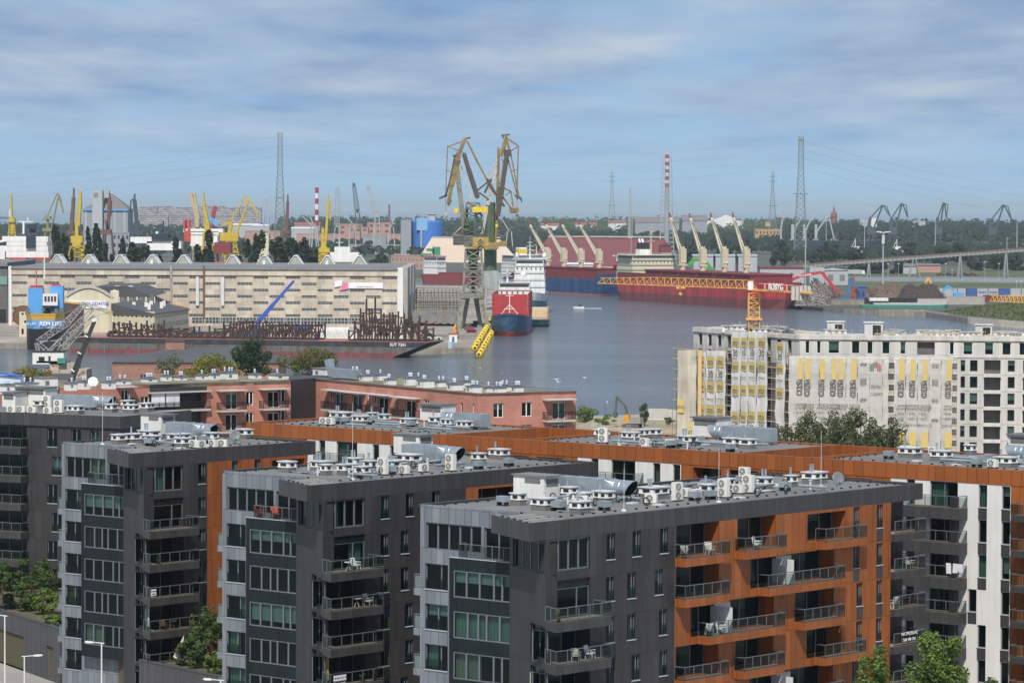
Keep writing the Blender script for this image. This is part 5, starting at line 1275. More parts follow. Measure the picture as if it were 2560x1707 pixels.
# long front: grey mesh with tall yellow bars and turned lettering
def uR(x, off=1.6): return onplane(*b4(x, 300), (gB.x + off * sin(aGR), gB.y - off * cos(aGR)), aGR)[0]
def zzR(y, off=1.6): return onplane(*b4(700, y), (gB.x + off * sin(aGR), gB.y - off * cos(aGR)), aGR)[1]
def sheet_bar(label, x0, x1, bars, seed, kind='bar', ytop=112, txt=True):
 u0, u1 = uR(x0), uR(x1); pr = []
 for bx in bars:
  a = uR(bx) - u0
  pr += [('sq', a - .42, a + .42, zzR(325), zzR(135)), ('tx', 'sto', 2.3, a, zzR(405), pi / 2)]
  if txt: pr += [('tx', '• systemy', .62, a, zzR(550), 0), ('tx', 'ociepleń', .62, a + .1, zzR(578), 0), ('tx', '• farby', .62, a - .3, zzR(622), 0), ('tx', '• tynki', .62, a - .3, zzR(665), 0), ('tx', 'www.sto.pl', .6, a, zzR(725), 0), ('sq', a - .6, a + .6, zzR(935), zzR(790))]
 if kind == 'sto':
  for y in (180, 320, 350, 500, 680): pr.append(('tx', 'sto', .95, (u1 - u0) / 2, zzR(y), 0))
 if kind == 'farby': pr += [('tx', 'Farby', .8, (u1 - u0) / 2, zzR(380), 0), ('tx', 'ociepleń', .7, (u1 - u0) / 2, zzR(445), 0)]
 t = sheet(label, GB, (0, 0, 0), u0, u1, 0.5, zzR(ytop), 1.6, M_mesh, pr, seed, .16)
 if kind == 'farby':   # striped four-legged emblem
  y = -1.85; c = (u1 - u0) / 2; z = zzR(195)
  for i in range(8):
   mb = MB(); mb.box(c - 1.15 + i * .27, c - .96 + i * .27, y, y + .03, z - (.9 if i not in (3, 4) else .2), z + .75 - .12 * abs(i - 3.5) ** 1.3); mb.build('striped_emblem', M_red if i > 4 else M_prt, t)
 return t
sheet_bar('grey mesh sheet with yellow bar, nearest the dark scaffold gap', 190, 330, [295], 11)
sheet_bar('grey mesh sheet with folded yellow corner and turned lettering', 332, 470, [365], 12)
sheet_bar('grey mesh sheet with a narrow yellow bar above the first tree', 472, 590, [495], 13)
sheet_bar('grey mesh sheet with yellow bar above the second tree', 592, 710, [600, 668], 14)
sheet_bar('grey mesh sheet with a broad yellow bar above the tallest tree', 712, 815, [783], 15)
sheet_bar('grey mesh sheet printed with small repeated wording beside the emblem', 817, 925, [], 16, 'sto')
sheet_bar('grey mesh sheet bearing the striped animal emblem', 927, 1045, [], 17, 'farby')
sheet_bar('narrow grey mesh sheet left of the open scaffold slot', 1047, 1098, [], 18, 'none')
sheet_bar('grey mesh sheet right of the open scaffold slot, pale yellow bar', 1150, 1255, [1220], 19)
sheet_bar('grey mesh sheet with yellow bar and product list, right of the slot', 1257, 1362, [1322], 20)
sheet_bar('grey mesh sheet with bright yellow bar and wording list, third after the slot', 1364, 1470, [1432], 21)
sheet_bar('grey mesh sheet with five small repeated words, right of the slot', 1472, 1578, [], 22, 'sto')
sheet_bar('last grey mesh sheet with yellow bar, beside the bare concrete', 1580, 1680, [1650], 23)
# ------------------------------------------------------------------ tower cranes
M_crane = mat('crane_orange', (0.72, 0.40, 0.11), 0.55, var=0.15)
def tower_crane(label, root, tip, tail, zbase, sign=True):
 t = thing('tower_crane', label, 'tower crane', (root.x, root.y, zbase), 0, 'orange tower cranes on the building site')
 mb = MB(); mb.lattice((root.x, root.y, zbase), (root.x, root.y, root.z - .8), 2.0, 2.0, 9, .2, .11); mb.box(root.x - 1.5, root.x + 1.5, root.y - 1.5, root.y + 1.5, root.z - 5.8, root.z - 5.5); mb.build('mast', M_crane, t, world=True)
 mb = MB(); d = tip - root; n = Vector((-d.y, d.x, 0)).normalized() * .65; k = 22
 A = [root.lerp(tip, i / k) for i in range(k + 1)]
 for s_ in (1, -1): mb.bar(root + n * s_, tip + n * s_, .14)
 top = lambda i: A[i] + Vector((0, 0, (1.55 if i < k * .62 else 1.55 - .5 * (i / k - .62) / .38)))
 for i in range(k):
  mb.bar(top(i), top(i + 1), .13)
  for s_ in (1, -1): mb.bar(A[i] + n * s_, (top(i) + top(i + 1)) / 2, .085); mb.bar((top(i) + top(i + 1)) / 2, A[i + 1] + n * s_, .085)
  mb.bar(A[i] + n, A[i] - n, .1); mb.bar(A[i] + n, A[i + 1] - n, .08)
 mb.bar(tip + n, tip - n, .2); mb.build('jib', M_crane, t, world=True)
 c = MB(); e = (tail - root); c.bar(root + Vector((0, 0, -.2)), tail + Vector((0, 0, -.2)), 1.5, .3)
 c.build('counter_jib', M_crane, t, world=True)
 if sign:
  MB().box(root.x - 1.2, root.x - .2, root.y - 1, root.y + .4, root.z - .2, root.z + 1.4).build('cab', M_wbox, t, world=True)
  mb = MB();
  for f_ in (.2, .6): q = root.lerp(tail, f_); mb.bar(q, q + Vector((0, 0, 1.0)), .12)
  for s_ in (.7, -.7): mb.bar(root + Vector((1, s_, 1.0)), tail + Vector((0, s_, 1.0)), .06)
  mb.build('counter_jib_railing', M_wbox, t, world=True)
  q = root.lerp(tail, .86); mb = MB()
  for i in range(5): mb.box(q.x - 1.9 + i * .72, q.x - 1.3 + i * .72, q.y - .9, q.y + .9, q.z - 1.6, q.z + .9)
  mb.build('counterweight', M_slab, t, world=True)
  q = root.lerp(tail, .40) - t.location
  lettering('ROBYG', 1.75, M_sheet, t, (q.x - .2, q.y - 2.2, q.z + .55), (pi / 2, 0, atan2(e.y, e.x)), bold=.03, extrude=.05)
  q = root.lerp(tip, .46); mb = MB(); mb.box(q.x - .9, q.x + .9, q.y - .7, q.y + .7, q.z - .5, q.z - .1); mb.tube(q + Vector((0, 0, -.4)), q + Vector((0, 0, -1.3)), .06); mb.box(q.x - .3, q.x + .3, q.y - .2, q.y + .2, q.z - 1.7, q.z - 1.2); mb.build('trolley', M_crane, t, world=True)
tower_crane('orange tower crane, its low jib crossing in front of the red ship', D(1885, 722, 640), D(1501, 708, 684), D(2024, 729.5, 620), ZG - 1)
tower_crane('orange tower crane jib entering at the right edge', D(2700, 762, 690), D(2478, 752.5, 700), D(2800, 765, 680), 0, False)
# ------------------------------------------------------------------ excavator and lamp on the shore
xp = G(1580, 1069); XC = thing('excavator', 'dark yellow crawler excavator with its boom raised at the water edge', 'excavator', xp, radians(160))
M_exy = mat('excavator_yellow', (0.62, 0.32, 0.03), 0.5, var=0.15); M_exg = mat('excavator_grey', (0.10, 0.10, 0.10), 0.6)
for s_ in (-1, 1): MB().prismy([(-1.9, .25), (-1.6, 0), (1.6, 0), (1.9, .25), (1.9, .6), (1.6, .85), (-1.6, .85), (-1.9, .6)], s_ * .95 - .3, s_ * .95 + .3).build('track', M_exg, XC)
MB().prismy([(-2.3, 1.0), (.6, .95), (.6, 1.5), (-.4, 2.2), (-2.2, 2.2)], -1.25, 1.25).build('body', mat('excavator_counterweight', (0.30, 0.28, 0.26), 0.6), XC)
MB().prismy([(.2, 1.0), (1.5, 1.0), (1.55, 1.9), (1.2, 2.9), (.3, 2.9)], .2, 1.2).build('cab', M_exy, XC)
MB().bar((.9, -.3, 1.3), (1.7, -.3, 4.6), .5, .5).bar((1.7, -.3, 4.6), (3.6, -.3, 6.6), .5, .35).build('boom', M_exg, XC)
MB().bar((3.6, -.3, 6.7), (3.9, -.3, 3.2), .4, .3).build('arm', M_exg, XC)
MB().prismy([(3.6, 3.3), (4.3, 3.2), (4.4, 2.3), (3.9, 2.0), (3.4, 2.5)], -.8, .2).build('bucket', M_exg, XC)
lp = G(1512, 1040); LPs = thing('lamp_post', 'thin dark lamp post on the shore between the two bushes', 'lamp post', lp, 0)
MB().tube((0, 0, 0), (0, 0, 3.6), .06).build('pole', M_exg, LPs); MB().lathe([(.02, 3.4), (.2, 3.35), (.15, 3.0), (.03, 2.9)], 8, .55).bar((0, 0, 3.55), (.55, 0, 3.5), .05).build('lamp_head', M_lid, LPs)
# ------------------------------------------------------------------ trees this side of the water
tree_px('broadleaf_tree', 'bushy green tree cut off by the orange roof edge, leftmost before the sheets', 'tree', 1937, 1034, 1230, 560, 88, L_olive, 31, n=2600, leaf=.22, group='trees before the scaffold sheets', clumps=22)
tree_px('broadleaf_tree', 'broad green tree, first of the joined clump before the sheets', 'tree', 2032, 1010, 1230, 560, 112, L_olive, 32, n=3800, leaf=.22, group='trees before the scaffold sheets', clumps=26)
tree_px('broadleaf_tree', 'green tree in the middle of the clump before the sheets', 'tree', 2098, 1005, 1230, 556, 94, L_olive, 33, n=3400, leaf=.22, group='trees before the scaffold sheets', clumps=26)
tree_px('broadleaf_tree', 'tallest green tree of the clump, with a pointed top', 'tree', 2150, 1003, 1230, 560, 92, L_olive, 34, n=3600, leaf=.22, group='trees before the scaffold sheets', clumps=28)
tree_px('broadleaf_tree', 'lower green tree leaning out of the clump on its right', 'tree', 2190, 1030, 1230, 552, 80, L_olive, 35, n=2600, leaf=.22, group='trees before the scaffold sheets', clumps=24)
tree_px('broadleaf_tree', 'separate tree with a gap round it before the sheets', 'tree', 2240, 1030, 1230, 556, 78, L_olive, 36, n=2400, leaf=.22, group='trees before the scaffold sheets', clumps=22)
tree_px('broadleaf_tree', 'round ochre tree at the left edge of the water', 'tree', 80, 906, 1010, 790, 118, [L_yel, L_ochre], 41, n=3000, leaf=.26, group='trees round the old warehouse', clumps=22)
tree_px('birch_tree', 'airy grey-green birch before the old warehouse', 'birch', 424, 872, 985, 760, 66, L_grey, 42, n=1100, leaf=.24, group='trees round the old warehouse', clumps=18)
tree_px('broadleaf_tree', 'spreading yellow-green tree before the warehouse roof', 'tree', 525, 870, 1000, 760, 176, [L_yel, L_yel], 43, n=4600, leaf=.27, group='trees round the old warehouse', clumps=30)
tree_px('broadleaf_tree', 'ochre side bough tree between yellow tree and dark tree', 'tree', 578, 896, 1000, 752, 60, [L_ochre, L_yel], 44, n=1400, leaf=.25, group='trees round the old warehouse')
tree_px('broadleaf_tree', 'tall dark green tree, darkest by the warehouse', 'tree', 629, 832, 1000, 770, 112, L_dark, 45, n=5200, leaf=.27, group='trees round the old warehouse', clumps=34)
tree_px('broadleaf_tree', 'rounded tree, half green half ochre, before the barge', 'tree', 778, 854, 1000, 770, 150, [L_ochre, L_mid], 46, n=4600, leaf=.27, group='trees round the old warehouse', clumps=30)
shrub('shrub', 'bright green bush beside the sunlit brick end', 1470, 1056, 0, 5.8, 4.6, L_lime, 51, 2200, .18, 'bushes on the shore', 0)
shrub('shrub', 'low green scrub between the bush and excavator', 1515, 1062, 0, 5.5, 2.2, L_lime, 52, 1400, .18, 'bushes on the shore', 0)
shrub('shrub', 'pointed young bush right of the excavator', 1612, 1066, 0, 3.2, 5.4, L_mid, 53, 1500, .18, 'bushes on the shore', 0)
shrub('shrub', 'small pale scrub by the concrete blocks near the sheets', 1672, 1062, 0, 3.0, 1.6, L_olive, 54, 700, .18, 'bushes on the shore', 0)
for i, (x, y, s_) in enumerate(((1645, 1050, 2.2), (1690, 1052, 1.8))):
 t = thing('concrete_barrier', ['pale concrete barrier beside the pointed bush', 'pale concrete barrier nearest the stained sheet'][i], 'barrier', G(x, y), .05, 'concrete barriers on the shore'); MB().prismx([(-.4, 0), (.4, 0), (.25, .3), (.12, 2.6), (-.12, 2.6), (-.25, .3)], -s_, s_).build('barrier', M_slab, t)
t = thing('rubble_mound', 'pale rubble mound beside the bright green bush', 'mound', G(1480, 1066), 0); mb = MB(); r_ = random.Random(3)
for i in range(60): a, q = r_.uniform(0, 6.28), r_.uniform(0, 1); mb.cbox(cos(a) * q * 3, sin(a) * q * 3, 0, r_.uniform(.2, .5), r_.uniform(.2, .5), (1 - q) * 1.2 + .15)
mb.build('rubble', mat('rubble_grey', (0.40, 0.37, 0.33), 0.95, var=.3), t)
# ------------------------------------------------------------------ floating crane on the left water
FC = thing('floating_crane', 'grey lattice floating crane with a white machine house', 'floating crane', (D(120, 934, 985).x, 985, -2), 0)
M_lat = mat('weathered_grey_steel', (0.42, 0.42, 0.40), 0.7, var=.25, rust=(0.25, 0.14, 0.08)); M_pont = mat('pontoon_rusty', (0.42, 0.36, 0.29), 0.85, var=.3, scale=.3, rust=(0.2, 0.09, 0.05))
def dl(px, py, dep=985.0): return D(px, py, dep)
mb = MB(); a, b = dl(112, 925), dl(222, 938); mb.box(a.x, b.x, 980, 992, -2.2, .4); mb.box(a.x + 2, b.x - 3, 981, 990, .4, 2.2); mb.box(dl(95, 0).x, dl(170, 0).x, 981, 990, 2.2, 2.8); mb.build('pontoon', M_pont, FC, world=True)
a, b = dl(86, 909), dl(164, 879); mb = MB(); mb.box(a.x, b.x, 981, 989, a.z, b.z); mb.m = 1; mb.box(a.x + 1.8, a.x + 3.5, 980.95, 981.1, a.z + .9, a.z + 2.2); mb.box(a.x + 4.6, a.x + 5.2, 980.95, 981.1, a.z + .3, a.z + 2.4); mb.box(a.x - .2, b.x + .2, 980.8, 989.2, b.z, b.z + .25); mb.build('machine_house', [M_wbox, M_int], FC, world=True)
mb = MB(); a, b = dl(150, 906), dl(170, 893); mb.box(a.x, b.x, 979, 981, a.z, b.z); mb.build('winch', mat('green_machine', (0.06, 0.25, 0.2), .5), FC, world=True)
mb = MB()
for a, b, w0, w1, n in (((148, 905), (95, 855), 1.0, 1.0, 3), ((95, 855), (165, 808), 1.6, 2.0, 6), ((165, 808), (211, 760), 2.0, 1.0, 6), ((140, 868), (190, 815), 1.6, 1.6, 6), ((190, 815), (232, 772), 1.6, .8, 5), ((160, 870), (235, 790), 1.4, 1.0, 8), ((211, 760), (278, 781), .9, .8, 7), ((98, 890), (90, 857), .8, .8, 3), ((120, 880), (150, 850), .8, .8, 4), ((165, 880), (140, 855), .8, .8, 4)):
 mb.lattice(dl(*a), dl(*b), w0, w1, n, .17, .1)
for a, b in (((95, 855), (100, 880)), ((95, 855), (130, 880)), ((140, 868), (125, 880)), ((140, 868), (160, 890)), ((232, 772), (211, 760)), ((235, 790), (278, 781)), ((150, 850), (95, 855)), ((150, 850), (235, 790)), ((211, 760), (215, 775))): mb.bar(dl(*a), dl(*b), .25)
mb.build('lattice_jib', M_lat, FC, world=True)
mb = MB(); a = dl(278, 783); mb.box(a.x - .8, a.x + .5, 984.3, 985.7, a.z - .6, a.z + .6); mb.build('jib_head', mat('yellow_dull', (0.45, 0.36, 0.12), .6), FC, world=True)
mb = MB()
for a, b in (((211, 762), (118, 880)), ((190, 815), (100, 878)), ((275, 785), (275, 830)), ((278, 785), (279, 826))): mb.bar(dl(*a), dl(*b), .08)
mb.build('hoist_cables', M_exg, FC, world=True)
BM = thing('mobile_crane', 'dark telescopic crane boom with white tip leaning before the floating crane', 'mobile crane', (D(168, 975, 930).x, 930, 0), 0)
mb = MB(); mb.bar(D(166, 985, 930), D(200, 893, 930), 1.7, 1.7, 1.4); mb.bar(D(200, 893, 930), D(222, 838, 930), 1.3, 1.3, 1.1); mb.bar(D(222, 838, 930), D(236, 803, 930), 1.0, 1.0); mb.build('boom', mat('boom_black', (0.03, 0.03, 0.032), .5), BM, world=True)
mb = MB(); mb.bar(D(231, 802, 930), D(243, 797, 930), 1.6, .9)
for p, q in (((178, 922), (186, 930)), ((194, 880), (203, 885)), ((212, 838), (220, 843))): mb.bar(D(*p, 929), D(*q, 929), .35)
mb.build('boom_tip', M_wbox, BM, world=True)
mb = MB(); a = D(168, 975, 930); mb.box(a.x - 4, a.x + 2, 929, 933, 0, 1.6); mb.build('carrier', M_exg, BM, world=True)
# ------------------------------------------------------------------ the shipyard
a1, a2, a3, a4 = cropf(0, 450), cropf(640, 450), cropf(1280, 450), cropf(1920, 450)
cc = lambda x, y: (1050 + x * .3445, 320 + y * .3445)
M_hallw = mat('hall_panel', (0.55, 0.485, 0.395), 0.9, var=0.12, scale=0.08, streak=0.14, seam=(3.1, 2.5, 0.2))
M_hallr = mat('hall_roof', (0.20, 0.20, 0.20), 0.9, var=0.15, scale=0.05)
M_glz = mat('hall_glazing', (0.035, 0.05, 0.05), 0.35, var=0.5, scale=0.6)
M_paint = mat('white_paint', (0.78, 0.78, 0.76), 0.5, var=0.06, scale=0.3, streak=0.12)
DH = 1358.0
hx0, hx1 = D(29, 700, DH).x, D(994, 700, DH).x
HL = thing('shipyard_hall', 'long beige panelled shipyard hall with chequered window strips and ten roof lights', 'factory hall', (hx0, DH, 0), 0)
LH = hx1 - hx0
nc = 24; cw = LH / nc
z_of = lambda y, px=500: D(px, y, DH).z
hw, wins = MB(), []
rowsO = [z_of(a1(0, y)[1], 60) for y in (937, 1052, 1168, 1282)]
rowsE = [z_of(a1(0, y)[1], 110) for y in (880, 995, 1110, 1226)]
for c in range(nc):
 for zc in (rowsO if c % 2 == 0 else rowsE):
  wins.append((c * cw + .25, (c + 1) * cw - .25, zc - .52, zc + .52))
facade(hw, 0, LH, 0, 22.6, wins, reveal=.3, back=.6)
hw.m = 0; hw.quad((LH, 0, 0), (LH, 130, 0), (LH, 130, 23), (LH, 0, 22.6)); hw.quad((0, 130, 0), (0, 0, 0), (0, 0, 22.6), (0, 130, 23)); hw.quad((LH, 130, 0), (0, 130, 0), (0, 130, 23), (LH, 130, 23))
hw.box(0, LH, -.5, -.001, rowsE[0] + .8, rowsE[0] + 1.05); hw.box(0, LH, -.35, -.001, 22.3, 22.6)
for c in range(nc + 1): hw.box(c * cw - .12, c * cw + .12, -.14, -.002, 0, rowsE[0] + .79)
hw.build('wall', [M_hallw, M_int], HL)
for w in wins:
 if w[0] < 1.0 and w[2] < 4: pass
 mb = MB(); mb.box(w[0], w[1], .12, .2, w[2], w[3]); mb.m = 1
 for k in range(5): x = w[0] + (w[1] - w[0]) * k / 4; mb.box(x - .05, x + .05, .07, .13, w[2], w[3])
 mb.box(w[0], w[1], .07, .13, (w[2] + w[3]) / 2 - .05, (w[2] + w[3]) / 2 + .05)
 mb.build('window', [M_glz, M_sill], HL)
mb = MB(); mb.box(cw * 11.2, LH - 1, -.06, .05, 1.2, 3.4); mb.m = 1
for k in range(60): x = cw * 11.2 + (LH - 1 - cw * 11.2) * k / 60; mb.box(x, x + .25, -.1, -.05, 1.2, 3.4)
mb.box(cw * 11.2, LH - 1, -.1, -.05, 2.2, 2.4); mb.build('ground_windows', [M_glz, M_sill], HL)
mb = MB(); mb.prismx([(-.6, 22.61), (-.3, 22.9), (4, 23.2), (128, 23.3), (130, 23.2), (130, 22.9)], -.4, LH + .2); mb.m = 1
mb.m = 0; mb.box(-.4, LH, -.55, -.3, 22.7, 22.8)
for k in range(50): x = LH * k / 49; mb.box(x - .05, x + .05, .2, .3, 23.0, 23.9)
for z in (23.5, 23.85): mb.box(0, LH, .22, .28, z, z + .07)
rfH = mb.build('roof', M_hallr, HL)
for i, px in enumerate((143, 222, 300, 380, 458, 581, 660.6, 738.7, 818, 898)):
 x = D(px, 655, 1445).x - hx0; y0 = 87; w, h = 2.9, 3.5
 mb = MB(); mb.add([(x - w, y0, 23.3), (x + w, y0, 23.3), (x + .6, y0, 23.3 + h), (x - .6, y0, 23.3 + h)], [(0, 1, 2, 3)])
 mb.m = 1; mb.add([(x + w, y0, 23.3), (x + w, y0 + 14, 23.3), (x + .6, y0 + 14, 23.3 + h), (x + .6, y0, 23.3 + h)], [(0, 1, 2, 3)]); mb.add([(x - w, y0, 23.3), (x - w, y0 + 14, 23.3), (x - .6, y0 + 14, 23.3 + h), (x - .6, y0, 23.3 + h)], [(3, 2, 1, 0)])
 mb.bar((x - w - .2, y0 - .3, 23.3), (x - .6, y0 - .3, 23.5 + h), .3); mb.bar((x + w + .2, y0 - .3, 23.3), (x + .6, y0 - .3, 23.5 + h), .4); mb.box(x - .9, x + .9, y0 - .4, y0 + 14, 23.2 + h, 23.5 + h)
 mb.m = 2
 for k in range(-3, 4): mb.box(x + k - .08, x + k + .08, y0 - .12, y0 - .02, 23.3, 23.3 + h * max(0, 1 - abs(k) / 3.0))
 if i in (1, 3, 6, 8): mb.m = 1; mb.box(x - .6, x + .6, y0 - 1.4, y0 - .5, 22.9, 24.9)
 mb.build('roof_light', [mat('roof_light_glass', (0.40, 0.42, 0.36), .5, var=.2), M_paint, M_sill], rfH)
mb = MB(); mb.box(LH + .01, LH + 2.2, -.3, 2.5, 0, 23.6)
mb.build('end_wall', M_paint, HL)
for k in range(3): MB().box(LH + .05, LH + 3.4, 20 + 40 * k, 50 + 40 * k, 1, 23.2).build('louvre_wall', mat('louvre_end', (0.42, 0.40, 0.36), .8, streak=.2), HL)
mb = MB(); mb.box(-1.2, -.02, -.3, 2.5, 0, 23.5); mb.build('end_wall', M_paint, HL)
for px, c in ((428, M_lat), (510, mat('rust_pipe', (0.20, 0.10, 0.07), .8))):
 x = D(px, 700, DH).x - hx0; MB().tube((x, -.7, 4), (x, -.7, 24), .38, n=8).build('downpipe', c, HL)
for px in (494, 557): x = D(px, 700, DH).x - hx0; MB().box(x - .6, x + .6, -1.0, -.15, 8.2, 19.6).build('air_shaft', M_lid, HL)
# sign on the hall
t = thing('hall_sign', 'white and pink investment sign high on the shipyard hall', 'sign', (D(836, 715, DH).x, DH - .3, z_of(722, 900)), 0)
MB().box(7.7, 19.3, -.25, 0, .2, 2.5).build('sign_board', M_sheet, t); MB().prismy([(0, 0.6), (3.1, 1.2), (3.3, 3.6), (0, 2.9)], -.3, 0).build('sign_board', M_sheet, t); MB().prismy([(2.2, -.6), (5.6, .0), (5.6, 2.4), (3.3, 2.4), (3.2, 1.0), (2.2, .8)], -.35, -.02).build('pink_panel', mat('sign_pink', (0.72, 0.22, 0.38), .7), t); MB().box(5.6, 7.8, -.2, 0, .2, 2.5).build('sign_board', M_sheet, t)
lettering('Strefa Inwestycji', 1.0, M_scaf, t, (12.2, -.3, .85))
# dark shed beyond the left end
sx = D(-60, 700, 1390).x; t = thing('grey_shed', 'dark grey shed with green roof band beyond the hall end', 'shed', (sx, 1385, 0), 0)
MB().box(0, D(24, 700, 1390).x - sx, 0, 80, 0, 23).build('wall', mat('shed_grey', (0.13, 0.13, 0.125), .8, streak=.2), t); MB().box(0, D(23, 700, 1390).x - sx, -.4, 0, 15.5, 19).build('green_band', mat('shed_green', (0.17, 0.30, 0.26), .7), t); MB().box(-1, D(24, 700, 1390).x - sx, -1, 81, 23, 24.5).build('roof', M_hallr, t); MB().box(4, D(20, 700, 1390).x - sx, -.1, .2, 0, 5.5).build('door', M_int, t)
# cream arched hall with the yard's name, and its office wing
M_cream = mat('cream_render', (0.66, 0.60, 0.44), 0.85, var=0.07, scale=0.2, streak=0.12)
DC = 1285.0
xl, xr = D(159, 760, DC).x, D(284, 760, DC).x; WC = xr - xl
CH = thing('arched_hall', 'cream arched hall with the blue shipyard name over its front', 'factory hall', (xl, DC, 0), 0)
zc_ = lambda y: D(220, y, DC).z
arch = [(0, 0), (WC, 0), (WC, zc_(744))] + [(WC * (1 - k / 14), zc_(744) + (zc_(717) - zc_(744)) * sin(pi * k / 14)) for k in range(1, 14)] + [(0, zc_(744))]
MB().prismy(arch, 0, 1.0).box(-1.2, 1.4, -.4, 1.2, 0, zc_(727)).box(WC - 1.2, WC + 2.0, -.4, 1.2, 0, zc_(727)).add([(WC - 1.2, -.4, zc_(727)), (WC + 2, -.4, zc_(727)), (WC + 2, 1.2, zc_(727)), (WC - 1.2, 1.2, zc_(727)), (WC + .4, .4, zc_(724))], [(0, 1, 4), (1, 2, 4), (2, 3, 4), (3, 0, 4)]).build('front_wall', M_cream, CH)
mb = MB()
for k in range(14):
 p = [(WC * (1 - j / 14), zc_(744) + (zc_(717) - zc_(744)) * sin(pi * j / 14)) for j in (k, k + 1)]; mb.bar((p[0][0], -.1, p[0][1]), (p[1][0], -.1, p[1][1]), .9)
mb.build('arch_trim', M_slab, CH)
mb = MB(); n = 14; back = 70
vs = [(WC * (1 - k / n), y, zc_(744) - .3 + (zc_(718) - zc_(744)) * sin(pi * k / n)) for y in (1, back) for k in range(n + 1)]
mb.add(vs, [(k, k + 1, n + 2 + k, n + 1 + k) for k in range(n)]);
mb.prismy([(WC * .55, zc_(719)), (WC + 3, zc_(717)), (WC + 6, zc_(722)), (WC + 12.5, zc_(741)), (WC + 12.5, zc_(743)), (WC * .55, zc_(743))], 14, back)
mb.build('roof', M_tar, CH)
for px in (293, 326): x = D(px, 0, DC + 20).x - xl; MB().box(x - .7, x + .7, 20, 21.4, zc_(731), zc_(719)).box(x - 1, x + 1, 19.8, 21.6, zc_(719), zc_(717)).build('roof_vent', M_wbox, CH)
mb = MB(); hs = [(.8 + 3.4 * k, 3.6 + 3.4 * k, 10, 14.2) for k in range(4)]
mb.frame(WC, 14, 0); facade(mb, 0, 14.2, 0, zc_(744), hs); mb.build('side_wall', [M_cream, M_glz], CH)
for h in hs: window(CH, (WC, 14, 0), *h, n=6, fmat=M_wframe, sill=False, cur=-1)
zs_ = zc_(a1(0, 1135)[1]); x0, x1 = D(166, 0, DC).x - xl, D(266, 0, DC).x - xl
t = thing('name_board', 'white board with blue shipyard lettering and round emblem', 'sign', (xl + x0, DC - .15, zs_), 0)
MB().box(0, x1 - x0, -.2, 0, -1.5, 1.5).build('board', M_sheet, t)
M_blue = mat('sign_blue', (0.05, 0.11, 0.32), .6)
lettering('STOCZNIA GDAŃSK', 1.62, M_blue, t, ((x1 - x0) * .57, -.24, .3), bold=.03)
mb = MB(); mb.M = Matrix.Translation((1.3, -.25, 0)) @ Matrix.Rotation(pi / 2, 4, 'X');
for k in range(20): a, b = 2 * pi * k / 20, 2 * pi * (k + 1) / 20; mb.bar((cos(a), sin(a), 0), (cos(b), sin(b), 0), .25)
mb.bar((-.2, -.8, 0), (-.2, .8, 0), .2).bar((.2, -.8, 0), (.2, .8, 0), .2).bar((-.6, 0, 0), (.6, 0, 0), .2); mb.build('emblem', M_blue, t)
ox0, ox1, ox2 = D(282, 0, 1258), D(387, 0, 1240), D(472, 0, 1300)
aO1, aO2 = atan2(1240 - 1258, ox1.x - ox0.x), atan2(60, ox2.x - ox1.x)
OF = thing('office_wing', 'two-storey cream office wing with dark roof behind the barge', 'office building', (ox1.x, 1240, 0), 0)
zo = lambda y: D(387, y, 1240).z
inv_ = Vector((ox1.x, 1240, 0))
mb = MB(); f1 = (ox0.x - ox1.x, 18, aO1); L1 = (ox1 - ox0).xy.length; f2 = (0, 0, aO2); L2 = (ox2 - ox1).xy.length
h1 = [(L1 * k + .0, L1 * k + 1.0, zo(a1(0, 1262)[1]), zo(a1(0, 1240)[1])) for k in (.02, .11, .2, .34, .44, .54, .69, .79, .89)] + [(L1 * k, L1 * k + 1.1, zo(a1(0, 1355)[1]), zo(a1(0, 1315)[1])) for k in (.02, .1, .2, .32, .42, .52, .67, .78, .89)]
h2 = [(L2 * (.03 + .0485 * k), L2 * (.03 + .0485 * k) + 1.6, z0, z1) for k in range(20) for z0, z1 in ((zo(a1(0, 1268)[1]), zo(a1(0, 1232)[1])), (zo(a1(0, 1360)[1]), zo(a1(0, 1312)[1])))]
zt_o = zo(a1(0, 1220)[1])
mb.frame(*f1); facade(mb, 0, L1, 0, zt_o + .8, h1); mb.m = 0; mb.frame(*f2); facade(mb, 0, L2, 0, zt_o, h2); mb.build('wall', [M_cream, M_int], OF)
for h in h1: window(OF, f1, *h, n=1, fmat=M_wframe, sill=False, cur=-1)
for h in h2[::1]: window(OF, f2, *h, n=2, fmat=M_wframe, sill=False, cur=-1)
e1 = Vector((ox0.x - ox1.x, 18)); e2 = Vector((ox2.x - ox1.x, 60))
mb = MB(); p = [(0, 0), tuple(e2), tuple(e2 + e1), tuple(e1)]; k = [-.6, -.6]
mb.add([(0, -.8, zt_o), (e2.x + .8, e2.y, zt_o), (e2.x + e1.x, e2.y + e1.y, zt_o + 3.4), (e1.x - .6, e1.y - .4, zt_o + 3.2), (0, -.8, zt_o - .3), (e2.x + .8, e2.y, zt_o - .3), (e2.x + e1.x, e2.y + e1.y, zt_o - .3), (e1.x - .6, e1.y - .4, zt_o - .3)], [(0, 1, 2, 3), (4, 5, 1, 0), (7, 4, 0, 3)]); rfo = mb.build('roof', M_tar, OF)
for k, (u, v) in enumerate(((.2, .3), (.35, .5), (.5, .25), (.62, .6), (.75, .4), (.3, .75))): q = e2 * u + e1 * v; mb = MB(); mb.box(q.x - .6, q.x + .6, q.y - .5, q.y + .5, zt_o + 1, zt_o + 3.4); mb.build('chimney', M_wbox, rfo)
